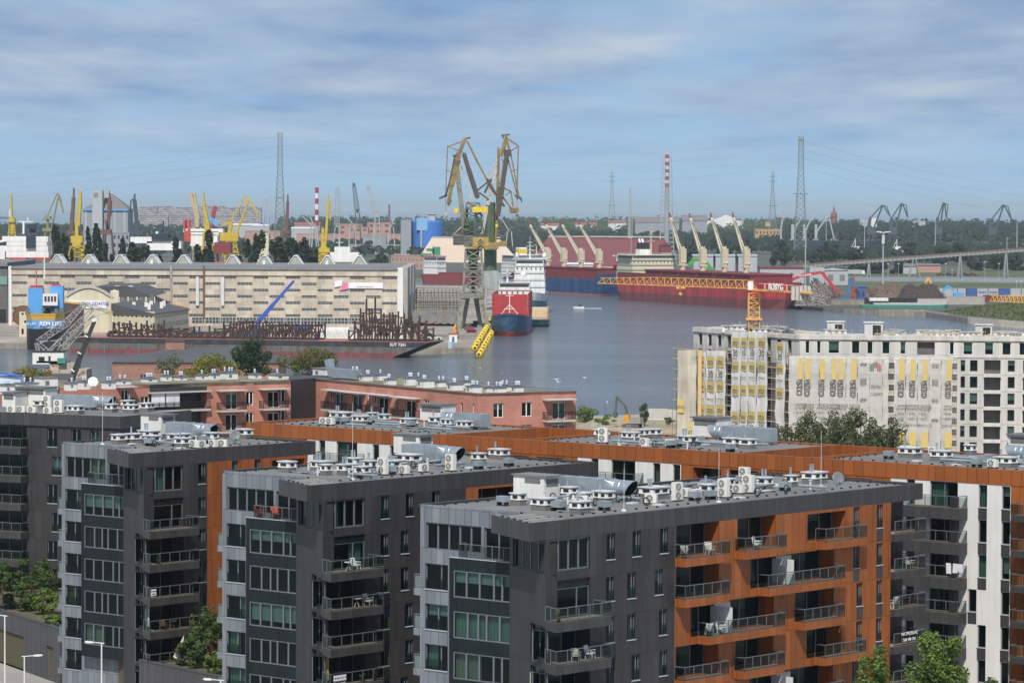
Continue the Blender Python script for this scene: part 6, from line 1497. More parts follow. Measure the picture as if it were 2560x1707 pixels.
# small cream tower and the orange tubes
tp = D(62, 800, 1235); t = thing('cream_tower', 'narrow cream tower house beside the blue and yellow ship stern', 'tower house', (tp.x, 1235, 0), 0)
mb = MB(); hs = [(-1.2, -.4, 8.0, 9.2), (-.2, .5, 4.8, 6.0), (-1.2, -.4, 1, 3), (.6, 1.3, 1, 3)]; zt2 = D(62, 781, 1235).z; facade(mb, -2, 2, 0, zt2, hs); mb.m = 0; mb.box(-2, 2, .01, 5, zt2 - .2, zt2 + .2); mb.quad((2, 0, 0), (2, 5, 0), (2, 5, zt2), (2, 0, zt2)); mb.build('wall', [M_cream, M_int], t)
M_tube = mat('primer_orange', (0.52, 0.19, 0.055), .6, var=.12, scale=.1)
for pa, pb, d_, lab in (((56, 789), (112, 786), 1318, 'big orange steel tube section with its open end toward the ship stern'), ((420, 785), (452, 787), 1335, 'big orange steel tube section behind the office wing')):
 a, b = D(*pa, d_), D(*pb, d_ + 28); t = thing('tube_section', lab, 'steel tube', (a.x, d_, 0), 0, 'orange tube sections'); mb = MB()
 mb.tube(a, b, 3.9, n=28, cap=False); q = (a if pa[0] < 200 else b); w_ = (b - a).normalized() * (1 if pa[0] < 200 else -1)
 mb.m = 1; mb.tube(q + w_ * .1, q + w_ * 1.5, 3.75, 3.75, 28); mb.tube(q - w_ * .05, q + w_ * .3, 4.0, 4.0, 28, cap=False); mb.build('shell', [M_tube, mat('tube_rust', (0.16, 0.075, 0.045), .8)], t, world=True)
 MB().box(a.x, a.x + 1, d_ - 2, d_ + 2, 0, max(.5, a.z - 3.8)).box(b.x - 1, b.x, d_ + 8, d_ + 14, 0, max(.5, a.z - 3.8)).build('cradle', M_pont, t, world=True)
# ------------------------------------------------------------------ ships
def hull(t, L, B, zd, zw, bands, bow=.16, sheer=1.5, flare=.55, stern='transom', rake=.03, stern_w=.86, name='hull', deck=None, forecastle=0, bul=0.0):
 """hull with bow at +x; bands = [(ztop, material)...] from the keel up"""
 zs = sorted({zw, zd} | {b[0] for b in bands if zw < b[0] < zd} | {zw + (zd - zw) * .5})
 n = 34; mb = MB(); mats = [b[1] for b in bands] + [deck or M_hallr]
 def st(i): return i / n
 def half(t_, z):
  k = (z - zw) / (zd - zw)
  w = B / 2
  if t_ > 1 - bow: q = (t_ - 1 + bow) / bow; w *= max(0.0, 1 - q ** (1.5 + 1.9 * k * flare * 2))
  if stern == 'counter' and t_ < .05: w *= .7 + .3 * sqrt(max(0, 1 - (1 - t_ / .05) ** 2))
  if t_ < .10: q = 1 - t_ / .10; w *= 1 - (1 - stern_w) * q ** 2 - (.45 * (1 - k) * q ** 1.5 if stern == 'counter' else .12 * (1 - k) * q)
  return w
 def pos(i, z, s):
  t_ = st(i); k = (z - zw) / (zd - zw)
  x = t_ * L + (rake * L * k * max(0, (t_ - .8) / .2) if True else 0) - (.02 * L * k * max(0, (.1 - t_) / .1) if stern == 'counter' else 0)
  zz = z + (sheer * max(0, (t_ - .75) / .25) ** 2 * k) + (forecastle * k ** 3 if t_ > 1 - bow * .95 else 0)
  return (x, s * half(t_, z), zz)
 m = len(zs)
 for s in (1, -1):
  vs = [pos(i, z, s) for i in range(n + 1) for z in zs]
  for j in range(m - 1):
   zc = (zs[j] + zs[j + 1]) / 2; mb.m = next((q for q, b in enumerate(bands) if zc < b[0]), len(bands) - 1)
   mb.add([vs[i * m + jj] for i in range(n + 1) for jj in (j, j + 1)], [((2 * i, 2 * i + 2, 2 * i + 3, 2 * i + 1) if s < 0 else (2 * i + 1, 2 * i + 3, 2 * i + 2, 2 * i)) for i in range(n)])
 for j in range(m - 1):
  zc = (zs[j] + zs[j + 1]) / 2; mb.m = next((q for q, b in enumerate(bands) if zc < b[0]), len(bands) - 1)
  mb.quad(pos(0, zs[j], 1), pos(0, zs[j], -1), pos(0, zs[j + 1], -1), pos(0, zs[j + 1], 1))
 mb.m = len(bands)
 for i in range(n): mb.quad(*[(p[0], p[1] * .985, p[2] - bul) for p in (pos(i, zd, -1), pos(i + 1, zd, -1), pos(i + 1, zd, 1), pos(i, zd, 1))])
 return mb.build(name, mats, t)
def rail_line(mb, pts, h=1.0, r=.08):
 for i in range(len(pts) - 1):
  a, b = Vector(pts[i]), Vector(pts[i + 1]); n = max(1, int((b - a).length / 2))
  for k in range(n + 1): p = a.lerp(b, k / n); mb.bar(p, p + Vector((0, 0, h)), r)
  for q in (.5, 1): mb.bar(a + Vector((0, 0, h * q)), b + Vector((0, 0, h * q)), r)
def house(t, x0, x1, hw, z0, tiers, m, wheel=True, wing=0, glz=None):
 """ship's deckhouse: stacked tiers with windows, a band of bridge glass on the top one"""
 mb = MB(); z = z0; g = MB()
 for i, (h, ins) in enumerate(tiers):
  a, b, w = x0 + ins, x1 - ins * .6, hw - ins * .4
  last = i == len(tiers) - 1
  mb.box(a, b, -w, w, z, z + h - .15); mb.box(a - .3, b + .4, -w - .3 - (wing if last else 0), w + .3 + (wing if last else 0), z + h - .149, z + h)
  n = int(2 * w / 2.2)
  if i < len(tiers) - 2: z += h; continue
  if last and wheel:
   g.box(b - .001, b + .04, -w + .3, w - .3, z + h * .38, z + h * .78); g.box(a + .3, b - .3, -w - .04, -w + .01, z + h * .38, z + h * .78); g.box(a + .3, b - .3, w - .01, w + .04, z + h * .38, z + h * .78); g.box(a - .04, a + .01, -w + .3, w - .3, z + h * .38, z + h * .78)
  else:
   for k in range(n):
    y = -w + 1.1 + k * 2.2; g.box(b - .01, b + .05, y - .3, y + .3, z + h * .45, z + h * .75); g.box(a - .05, a + .01, y - .3, y + .3, z + h * .45, z + h * .75)
   for k in range(int((b - a) / 2.4)): x = a + 1.2 + k * 2.4; g.box(x - .3, x + .3, -w - .05, -w + .01, z + h * .45, z + h * .75); g.box(x - .3, x + .3, w - .01, w + .05, z + h * .45, z + h * .75)
  z += h
 o = mb.build('deckhouse', m, t); g.build('window', glz or M_glz, o)
 r = MB(); z = z0
 for h, ins in tiers: z += h; rail_line(r, [(x0 + ins, -hw, z), (x1 - ins * .6 + .3, -hw, z), (x1 - ins * .6 + .3, hw, z), (x0 + ins, hw, z)], 1.0, .09)
 r.build('deck_railing', M_paint, o)
 return z
def mast_(t, x, y, z, h, m, arms=2):
 mb = MB(); mb.tube((x, y, z), (x, y, z + h), .45, .2, 8)
 for k in range(arms): q = z + h * (.5 + .22 * k); mb.bar((x, y - 2.2 + k * .5, q), (x, y + 2.2 - k * .5, q), .22); mb.box(x - .6, x + .6, y - .8, y + .8, q + .2, q + .35); mb.bar((x - 1.3, y, q + .5), (x + 1.3, y, q + .5), .2)
 mb.tube((x, y, z + h), (x, y, z + h + 2.5), .07, n=5); mb.build('mast', m, t)
M_hblue = mat('hull_blue', (0.028, 0.075, 0.20), .5, var=.18, scale=.06, streak=.4); M_hred = mat('hull_red', (0.52, 0.052, 0.047), .5, var=.18, scale=.06, streak=.4, rust=(0.40, 0.07, 0.06)); M_boot = mat('boot_maroon', (0.22, 0.06, 0.065), .7, var=.2, scale=.06, streak=.3)
M_bootp = mat('boot_pink', (0.33, 0.13, 0.13), .7, var=.15, scale=.06); M_mar = mat('hatch_maroon', (0.20, 0.033, 0.038), .7, var=.12, scale=.1); M_scream = mat('crane_cream', (0.60, 0.54, 0.39), .6, var=.08, streak=.1); M_sdeckc = mat('deckhouse_cream', (0.62, 0.58, 0.42), .6, var=.06)
M_teal = mat('hull_teal', (0.10, 0.26, 0.27), .5, var=.12, scale=.1, streak=.2); M_hblk = mat('hull_black', (0.022, 0.023, 0.026), .6, var=.3, scale=.1, streak=.3); M_rust = mat('rusty_steel', (0.058, 0.031, 0.025), .9, var=.35, scale=.5, rust=(0.085, 0.046, 0.033)); M_deckred = mat('deck_red', (0.36, 0.15, 0.115), .9, var=.25, scale=.1)
def deck_crane(t, x, y, zb, hp, tip, m, tipm, tip_m=M_boot):
 mb = MB(); mb.tube((x, y, zb), (x, y, zb + hp * .35), 1.5, 1.5, 14); mb.box(x - 1.5, x + 1.3, y - 1.6, y + 1.6, zb + hp * .36, zb + hp); mb.box(x - 2.2, x + 1.6, y - 2.0, y + 2.0, zb + hp * .3, zb + hp * .36)
 mb.box(x - 1.2, x - .2, y - 1.2, y + 1.2, zb + hp, zb + hp + 1.2); o = mb.build('crane_post', m, t)
 a = Vector((x + 1.6, y, zb + hp * .42)); tip = Vector(tip); mb = MB(); d = (tip - a)
 sd = d.cross(Vector((0, 0, 1))).normalized()
 for s in (.8, -.8): mb.bar(a + sd * s, tip + sd * s * .4, .75, 1.15, .55)
 for k in range(9): p = a.lerp(tip, k / 9 + .05); mb.bar(p + sd * .8, p - sd * .8, .4)
 mb.m = 1; mb.bar(tip, tip + d.normalized() * 3.0 + Vector((0, 0, .8)), 1.2, 1.2, .5); mb.build('crane_jib', [m, tip_m], o)
 mb = MB(); p = Vector((x, y, zb + hp + .8))
 for s in (.5, -.5, .2): mb.bar(p + sd * s, tip + sd * s, .11)
 mb.build('crane_cable', M_exg, o)
def ship(name, label, stern_px, ds, bow_px, db):
 s = D(stern_px, 700, ds); b = D(bow_px, 700, db); s.z = b.z = 0
 return thing(name, label, 'ship', s, atan2(b.y - s.y, b.x - s.x)), (b - s).length, atan2(b.y - s.y, b.x - s.x), s
# blue bulk carrier with four cream cranes
t, Ls, an, so_ = ship('bulk_carrier', 'blue bulk carrier with four cream deck cranes and yellow funnel', 1292, 2065, 1577, 1925)
us = lambda px, y=700: onplane(px, y, (so_.x, so_.y), an)
hull(t, Ls, 25, 7.6, -2.2, [(-.9, M_bootp), (99, M_hblue)], bow=.13, sheer=1.0, forecastle=2.6, deck=M_mar)
mb = MB()
for k in range(5): hq = (us(1540)[0] - us(1335)[0]) / Ls; x = us(1335)[0] + Ls * hq * .2 * k; mb.box(x, x + Ls * hq * .165, -9.5, 9.5, 7.4, 13.0); mb.box(x - .4, x + Ls * hq * .165 + .4, -9.9, 9.9, 13.0, 13.6); [mb.box(x + q * Ls * hq * .032, x + q * Ls * hq * .032 + .5, -9.6, -9.4, 7.4, 12.9) for q in range(6)]
mb.build('hatch_covers', M_mar, t)
zt5 = house(t, 2, Ls * .16, 11.5, 7.6, [(2.3, 0), (2.3, .4), (2.3, .6), (2.4, .8), (2.6, 1.0)], M_paint, wing=1.5)
mb = MB(); mb.box(4, 9, -2.5, 2.5, zt5, zt5 + 4.5); mb.m = 1; mb.box(3.9, 9.1, -2.6, 2.6, zt5 + .8, zt5 + 3.6); mb.build('funnel', [M_paint, mat('funnel_yellow', (0.62, 0.45, 0.05), .5)], t); mast_(t, Ls * .14, 3, zt5, 12, M_scream)
for px, tipp in ((1369, (120, 412)), (1410, (265, 412)), (1453, (413, 412)), (1498, (573, 412))):
 u, z = us(px, 669); tu, tz = us(*a3(*tipp)); deck_crane(t, u, 0, 13.2, 10.2, (u - (u - tu) * .98, 3.0, tz), M_scream, M_boot)
lettering('SAFETY', 2.2, M_text, t, (Ls * .165, -6, 17.5), (pi / 2, 0, pi / 2 + .0))
# red bulk carrier
t, Ls, an, so_ = ship('bulk_carrier', 'long red bulk carrier with cream deckhouse, four cream cranes and black funnel', 1582, 1875, 1962, 1692)
RB = t
hull(t, Ls, 29, 9.4, -2.2, [(2.6, M_boot), (99, M_hred)], bow=.10, sheer=.8, forecastle=1.2, stern='counter', rake=.012, deck=M_mar)
mb = MB()
for k in range(6): x = Ls * (.23 + .118 * k); mb.box(x, x + Ls * .10, -11.5, 11.5, 9.2, 14.4); mb.box(x - .4, x + Ls * .10 + .4, -12, 12, 14.4, 15.2)
mb.box(Ls * .06, Ls * .93, -14.0, -13.4, 9.3, 13.2); mb.build('hatch_covers', M_mar, t)
zt5 = house(t, 8, Ls * .155, 13, 9.4, [(2.6, 0), (2.6, .2), (2.6, .4), (2.6, .6), (2.7, 1.0)], M_sdeckc, wing=2)
mb = MB(); mb.box(11, 17, -3, 3, zt5, zt5 + 3); mb.m = 1; mb.box(11.5, 16.5, -2.6, 2.6, zt5 + 3, zt5 + 6.5); mb.m = 0; [mb.tube((13, s, zt5 + 6.4), (11.5, s, zt5 + 8.5), .6) for s in (-1.2, .6)]; mb.build('funnel', [M_paint, M_hblk], t); mast_(t, Ls * .13, 0, zt5, 15, M_sdeckc, 3)
MB().tube((4, -12, 16), (8, -12, 17.5), 1.9, 1.5, 12).build('lifeboat', mat('lifeboat_red', (0.5, 0.07, 0.05), .5), t)
for px, tipp in ((1707, (1380, 345)), (1757.6, (1560, 350)), (1811.6, (1752, 345)), (1866, (1952, 345))):
 u, z = us(px, 622); tu, tz = us(*a3(*tipp)); deck_crane(t, u, 0, 13.5, z - 13.5, (u - (u - tu) * .98, 4.0, tz), M_scream, M_boot)
# blue ship with the red cargo screen, bow on
t, Ls, an, so_ = ship('cargo_ship', 'blue-hulled cargo ship seen bow-on with a tall red cargo screen', 1288, 1410, 1272, 1316)
hull(t, Ls, 14.4, 5.0, -2.2, [(-.5, M_hred), (99, mat('hull_steel_blue', (0.06, 0.14, 0.24), .5, var=.15, streak=.2))], bow=.2, sheer=2.0, flare=.9, deck=M_hred, bul=.8)
mb = MB(); mb.box(Ls * .72, Ls * .735, -6.6, 6.6, 5, 13.6)
for k in range(7): mb.box(Ls * .735, Ls * .735 + .09, -6.8 + (k % 2) * .2, 6.8, 6 + k * 1.1, 6.3 + k * 1.1)
for s in (-7.3, 6.7): mb.box(Ls * .1, Ls * .73, s, s + .6, 4.8, 13.8)
mb.build('cargo_screen', mat('cargo_red', (0.42, 0.045, 0.045), .6, var=.1, streak=.12), t)
mb = MB(); x = Ls * .87
mb.bar((x, 0, 6), (x, 0, 14.5), .3); mb.bar((x, -3.4, 6), (x, 0, 10), .24); mb.bar((x, 3.4, 6), (x, 0, 10), .24); mb.bar((x, -1.6, 13.4), (x, 1.6, 13.4), .2); mb.bar((x, -2, 8.3), (x, 2, 8.3), .25); mb.build('mast', M_paint, t)
zt5 = house(t, 2, 12, 6.5, 5, [(3, 0), (3, .2), (3, .4), (3, .6)], M_paint); mast_(t, 8, -3, zt5, 5, M_paint); mb = MB(); mb.lathe([(.1, zt5 + 2), (1.2, zt5 + 2.4), (1.3, zt5 + 3.4), (.1, zt5 + 4.6)], 12, 7, 3.5); mb.build('radar_dome', M_paint, t)
for s in (-2.8, 2.8): MB().box(Ls * .945, Ls * .96, s - .9, s + .9, 1.5, 2.9).build('anchor', mat('anchor_rust', (0.35, 0.12, 0.04), .8), t)
# white ship behind it
t, Ls, an, so_ = ship('offshore_ship', 'white superstructure ship with teal hull moored behind the red cargo screen', 1330, 1690, 1322, 1592)
hull(t, Ls, 15.5, 6.8, -2.2, [(-.6, M_bootp), (3.6, M_teal), (99, M_paint)], bow=.22, sheer=1.8, flare=.9, deck=M_teal, bul=.3)
zt5 = house(t, Ls * .4, Ls * .83, 7.4, 6.8, [(3.6, 0), (3.4, .2), (3.2, .8), (3.2, 1.4), (3.4, 2.0)], M_paint, wing=1.4)
mast_(t, Ls * .7, 0, zt5, 8, M_paint, 3)
for s in (-6.5, 6.8): MB().lathe([(.1, zt5 + .4), (1.1, zt5 + .8), (1.2, zt5 + 1.8), (.1, zt5 + 2.8)], 12, Ls * .6, s).tube((Ls * .6, s, zt5 - 3), (Ls * .6, s, zt5 + .8), .4).build('radar_dome', M_paint, t)
MB().tube((Ls * .5, -8.6, 15), (Ls * .56, -8.6, 15.5), 1.4, 1.2, 12).build('lifeboat', _M['lifeboat_red'], t)
# small red ship with white house beyond the front crane
t, Ls, an, so_ = ship('coaster', 'small dark red coaster with white wheelhouse beyond the front crane', 1062, 2236, 1195, 2200)
hull(t, Ls, 9, 4.4, -2.0, [(-.8, M_boot), (99, mat('hull_dark_red', (0.27, 0.055, 0.05), .6, var=.15, streak=.2))], bow=.14, sheer=1.5, deck=M_mar, stern='counter')
zt5 = house(t, 3, 16, 4.2, 4.6, [(4.2, 0), (3.6, .4), (3.2, .6)], M_paint); MB().box(2.5, 15.5, -4.4, 4.4, zt5, zt5 + .7).build('red_roof', M_hred, t); MB().box(17, Ls * .9, -3.6, 3.6, 4, 5.8).build('hatch_covers', M_mar, t); mast_(t, 8, 0, zt5, 5, M_hblk)
# work pontoon with sand-coloured hold
t, Ls, an, so_ = ship('work_barge', 'open work barge with pale hold and teal rusty hull beside the blue bow', 1348, 1520, 1347, 1424)
hull(t, Ls, 8.6, .9, -2.2, [(-1.2, M_rust), (99, M_teal)], bow=.03, sheer=.2, stern_w=1.0, deck=M_pont)
MB().box(8, Ls * .6, -3.8, 3.8, .9, 3.8).box(8, Ls * .9, -4.3, -3.8, .8, 4.2).build('hold', mat('hold_pale', (0.62, 0.48, 0.30), .8, var=.15), t); MB().box(10, Ls * .95, 3.7, 4.3, .8, 4.4).build('bulwark', mat('bulwark_red', (0.33, 0.17, 0.13), .8), t)
t['category'] = 'barge'
# blue, yellow and black stern of the heavy-lift ship
s0 = D(109, 870, 1171); e0 = D(258, 850, 1262); an = atan2(e0.y - s0.y, e0.x - s0.x - 14)
t = thing('heavy_lift_ship', 'heavy-lift ship with blue towers, its stern striped yellow, blue and black', 'ship', (s0.x, s0.y, 0), an)
hull(t, 95, 13.0, 10.6, -2.2, [(5.3, M_hblk), (8.4, mat('stern_blue', (0.20, 0.42, 0.74), .5, var=.06)), (99, mat('stern_yellow', (0.66, 0.40, 0.06), .5, var=.08))], stern='counter', stern_w=.96, bow=.12, deck=M_rust, bul=.6)
mb = MB(); mb.box(10, 92, -6.75, -6.6, -1.5, 10.2); mb.box(10, 92, 6.6, 6.75, -1.5, 10.2); mb.build('red_side', mat('side_old_red', (0.30, 0.13, 0.125), .85, var=.25, scale=.15, streak=.3), t)
lettering('REM LIFT', 2.0, M_sheet, t, (-2.0, -2.7, 7.1), (pi / 2 - .12, 0, -pi / 2), bold=.04); lettering('GDAŃSK', .8, M_sheet, t, (-1.9, -2.9, 5.9), (pi / 2 - .12, 0, -pi / 2))
lettering('REM LIFT', 1.1, M_sheet, t, (-2.0, 4.6, 7.0), (pi / 2 - .12, 0, -pi / 2))
M_tow = mat('tower_blue', (0.11, 0.36, 0.72), .5, var=.1, scale=.3)
zb_, zt_ = 10.2, D(109, 716, 1171).z
mb = MB(); mb.box(3, 9, .6, 5.6, zb_, zt_ - .5); mb.build('blue_tower', M_tow, t); mb = MB(); mb.box(5, 11, -6.2, -1.8, zb_, zt_); mb.build('blue_tower', M_tow, t)
mb = MB(); mb.box(5.5, 12, -1.79, .59, zb_ + 2, zb_ + 6.5); mb.box(2.4, 8, -4.6, .5, zb_ + 3, zb_ + 7); mb.m = 1
for k in range(4): mb.box(2.3, 2.45, -4.1 + k * 1.1, -3.4 + k * 1.1, zb_ + 4.4, zb_ + 6.2)
mb.build('deckhouse', [M_paint, M_glz], t); MB().bar((9, .5, zb_ + 12), (9, .5, zb_ + 20), .5, .5, .25).build('mast', M_paint, t)
MB().bar((6, 3, zt_ - .5), (6, 3, zt_ + 6), .35).box(3, 9, 1, 5, zt_ - .5, zt_ + .2).box(6, 10, -5, -2.2, zt_, zt_ + .6).build('red_mast', M_hred, t)
mb = MB(); r_ = random.Random(8)
for i in range(26): x, y = r_.uniform(0, 14), r_.uniform(-6, 6); mb.cbox(x, y, 10, r_.uniform(.6, 1.8), r_.uniform(.6, 1.6), r_.uniform(.8, 2.6))
mb.build('deck_gear', mat('deck_gear', (0.12, 0.16, 0.14), .7, var=.5, scale=2, rust=(0.3, 0.16, 0.05)), t)
# barge carrying rusty steel frames
b0, b1_ = D(176, 880, 1150), D(1072, 880, 1118)
an = atan2(b1_.y - b0.y, b1_.x - b0.x); Lb = (b1_ - b0).xy.length
BG_ = thing('cargo_barge', 'long black barge with red deck carrying rusty steel frames', 'barge', (b0.x, b0.y, 0), an)
mb = MB()
sec = [(-2.2, -.3, M_bootp), (-.3, .6, M_pont), (.6, 3.2, M_hblk)]
mb.m = 0; mb.prismy([(0, -2.2), (Lb - 13, -2.2), (Lb - 9.5, -.6), (0, -.6)], 0, 20); mb.m = 1; mb.prismy([(0, -.599), (Lb - 9.4, -.599), (Lb - 4, 1.5), (0, 1.5)], -.04, 20); mb.m = 2; mb.prismy([(0, 1.501), (Lb - 4, 1.501), (Lb, 3.2), (0, 3.2)], -.08, 20.04)
mb.m = 3; mb.box(.4, Lb - 1.2, .4, 19.6, 3.2, 3.26)
mb.m = 1
for k in range(16): x = 6 + k * 6.2; mb.box(x, x + .5, -.35, -.1, -2, 1.6)
mb.build('hull', [M_boot, mat('barge_worn', (0.15, 0.135, 0.125), .9, var=.3, scale=.15, streak=.3, rust=(0.16, 0.08, 0.05)), mat('barge_navy', (0.032, 0.037, 0.047), .7, var=.3, scale=.2, streak=.35, rust=(.09, .06, .05)), M_deckred], BG_)
lettering('SUT 7301', 1.4, M_sheet, BG_, (Lb - 10.5, -.14, 2.3), (pi / 2, 0, 0), bold=.03)
def frames(label, x0, x1, htop, seed, prof=None, dens=1.0, y0=4, y1=14):
 """a rack of rusty columns, braces and cut stubs"""
 A = BG_.matrix_basis if False else Matrix.Translation(BG_.location) @ Matrix.Rotation(an, 4, 'Z')
 t = thing('steel_frame', label, 'steel frame', A @ Vector((x0, 0, 3.26)), an, 'rusty steel frames on the barge')
 r = random.Random(seed); mb = MB(); L_ = x1 - x0
 prof = prof or (lambda u: htop)
 mb.box(0, L_, y0, y1, 0, .5)
 for j, row in enumerate((y0, y1)):
  n = max(3, int(L_ / 3.0 * dens)); P = [(L_ * k / n, prof(k / n) * r.uniform(.88, 1.06)) for k in range(n + 1)]
  for k, (x, h) in enumerate(P):
   mb.bar((x, row, .4), (x, row, h), .5)
   if k == n: break
   x2, h2 = P[k + 1]; m_ = min(h, h2)
   mb.bar((x, row, m_ * .86), (x2, row, m_ * .86), .42)
   if m_ > 4: mb.bar((x, row, m_ * .45), (x2, row, m_ * .45), .36)
   q = (k + j) % 3
   if q == 0: mb.bar((x, row, .6), (x2, row, m_ * .84), .42)
   elif q == 1: mb.bar((x2, row, .6), (x, row, m_ * .84), .42)
   else: mb.bar((x, row, .6), ((x + x2) / 2, row, m_ * .84), .36); mb.bar((x2, row, .6), ((x + x2) / 2, row, m_ * .84), .36)
 for k in range(int(L_ / 3)): x = r.uniform(0, L_); h = prof(x / L_) * r.uniform(.3, .9); mb.bar((x, y0, h), (x + r.uniform(-1, 1), y1, h), .4)
 mb.build('frame', M_rust, t)
ub = lambda px: onplane(px, 840, (b0.x, b0.y), an)[0]
frames('low rusty frame rack with tent-like braces, leftmost on the barge', ub(258), ub(388), 4.6, 1, lambda u: 1.6 + 4.0 * abs(sin(u * 9)), 1.5)
frames('low broken row of rusty stubs in the middle of the barge', ub(392), ub(546), 3.0, 2, lambda u: 1.6 + 2.4 * abs(sin(u * 11 + 1)), 1.1)
frames('long rusty frame rack with even tops before the white sheeting', ub(549), ub(780), 6.0, 3, lambda u: 5.6 if u > .45 else 6.3 - 2.6 * abs(u - .25), 1.3)
frames('tallest rusty frame stack, rising like a tower on the barge', ub(863), ub(980), 15, 4, lambda u: 4 + 11.5 * max(0, 1 - abs(u - .38) / .36) if u < .75 else 9.5 - 6 * abs(u - .85), 1.5)
frames('lower rusty frame stack sloping to the barge bow', ub(984), ub(1054), 8, 5, lambda u: 3 + 6 * (1 - abs(u - .45) * 1.4), 1.4)
# blue telescopic crane boom
a, b = D(642, 808, 1230), D(735, 702, 1230); t = thing('mobile_crane', 'mobile crane with long bright blue boom before the beige hall', 'mobile crane', (a.x - 3, 1230, 0), 0)
MB().bar(a, a.lerp(b, .45), 1.6, 1.6, 1.4).bar(a.lerp(b, .45), b, 1.2, 1.2, .9).build('boom', mat('boom_blue', (0.04, 0.10, 0.42), .5), t, world=True)
MB().bar(a + Vector((1.2, 0, -.4)), a.lerp(b, .3), .8).build('luffing_ram', M_paint, t, world=True)
MB().box(a.x - 8, a.x + 4, 1228, 1232, .6, 2.8).box(a.x - 2, a.x + 1, 1228, 1232, 2.8, 5).build('carrier', M_blue, t, world=True)
mb = MB()
for k in range(5): mb.M = Matrix.Translation((a.x - 7 + k * 2.5, 1227.8, .75)) @ Matrix.Rotation(pi / 2, 4, 'X'); mb.lathe([(.75, -.3), (.75, .3)], 14)
mb.build('wheel', M_black, t, world=True)
# loose things on the yard
def box_thing(name, label, cat, px0, px1, yt, yb, dep, dy, m, group=None, ribs=0, base=None):
 a, b = D(px0, yb, dep), D(px1, yt, dep); z0 = a.z if base is None else base
 t = thing(name, label, cat, ((a.x + b.x) / 2, dep, z0), 0, group); w = (b.x - a.x) / 2; h = b.z - z0
 mb = MB(); mb.box(-w, w, 0, dy, 0, h)
 for k in range(ribs): x = -w + 2 * w * (k + .5) / ribs; mb.box(x - .15, x + .15, -.08, dy + .08, .2, h - .2)
 if ribs: mb.box(-w - .05, w + .05, -.1, .1, 0, .25); mb.box(-w - .05, w + .05, -.1, .1, h - .25, h)
 mb.build('body', m, t); return t
t = thing('white_sheeting', 'crumpled white protective sheeting along the foot of the hall', 'sheeting', D(825, 845, 1235), 0); mb = MB(); cloth(mb, -7, 7, -1.5, 4.0, 0, 77, .5); cloth(mb, 7, 10, -1.5, 3, .4, 78, .5); cloth(mb, 10, 28, -1.5, 2.6, 1.5, 79, .6); mb.build('sheet', M_cloth, t)
box_thing('site_container', 'long blue container on the quay before the hall', 'container', 729, 770, 811, 817, 1260, 3, mat('container_blue', (0.03, 0.12, 0.48), .5), 'blue boxes on the quay', 10, 2.0)
box_thing('skip', 'upright blue skip behind the even-topped frame rack', 'skip', 787, 800, 833, 850, 1150, 2.4, mat('skip_blue', (0.03, 0.11, 0.40), .6), 'blue boxes on the quay', 4)
box_thing('pink_hoarding', 'pale pink hoarding behind the long frame rack', 'hoarding', 583, 632, 812, 826, 1240, 1.5, mat('hoarding_pink', (0.62, 0.38, 0.34), .8), None, 6, 0)
box_thing('chest', 'small white and blue tank between the broken frames', 'tank', 491, 502, 827, 834, 1180, 2, M_tow, None, 3)
# ship block under scaffolding in the dock
def U2(px, py): return D(px, py, 1370)
a, b = U2(1032, 808), U2(1148, 779); DK = thing('ship_block', 'grey steel ship block on trestles at the quay', 'ship block', (a.x, 1370, 0), 0); mb = MB(); mb.box(0, b.x - a.x, 0, 22, 1.2, b.z)
for k in range(12): x = (b.x - a.x) * k / 11; mb.box(x - .12, x + .12, -.25, 0, 1.2, b.z)
for k in range(6): mb.box((b.x - a.x) * k / 6 + 1, (b.x - a.x) * k / 6 + 2, 2, 20, 0, 1.2)
mb.build('block', mat('block_grey', (0.22, 0.22, 0.22), .8, var=.25, scale=.2, rust=(0.2, 0.11, 0.07)), DK)
for i, (p0, p1, yt, yb, dep, lab) in enumerate(((1040, 1150, 722, 742, 1480, 'upper scaffold tier over the dock, farther from the quay edge'), (1045, 1152, 745, 778, 1405, 'lower scaffold tier standing above the grey ship block'))):
 a, b = D(p0, yb, dep), D(p1, yt, dep); t = thing('scaffold', lab, 'scaffold', (a.x, dep, 0), 0, 'scaffolds over the dock'); mb = MB(); W_ = b.x - a.x
 n = 12
 for k in range(n + 1):
  for y in (0, 4, 9): x = W_ * k / n; mb.box(x - .12, x + .12, y - .12, y + .12, 0, b.z + random.Random(k + i).uniform(-1.0, .4))
 for z in [b.z - 2.1 * j for j in range(4)]:
  for y in (0, 4, 9): mb.box(0, W_, y - .12, y + .12, z, z + .2)
  mb.box(0, W_, 0, 9, z - 1.0, z - .9)
 mb.build('frame', mat('dock_scaffold', (0.24, 0.22, 0.20), .8, var=.3, rust=(0.2, 0.1, 0.06)), t)
rr = random.Random(21)
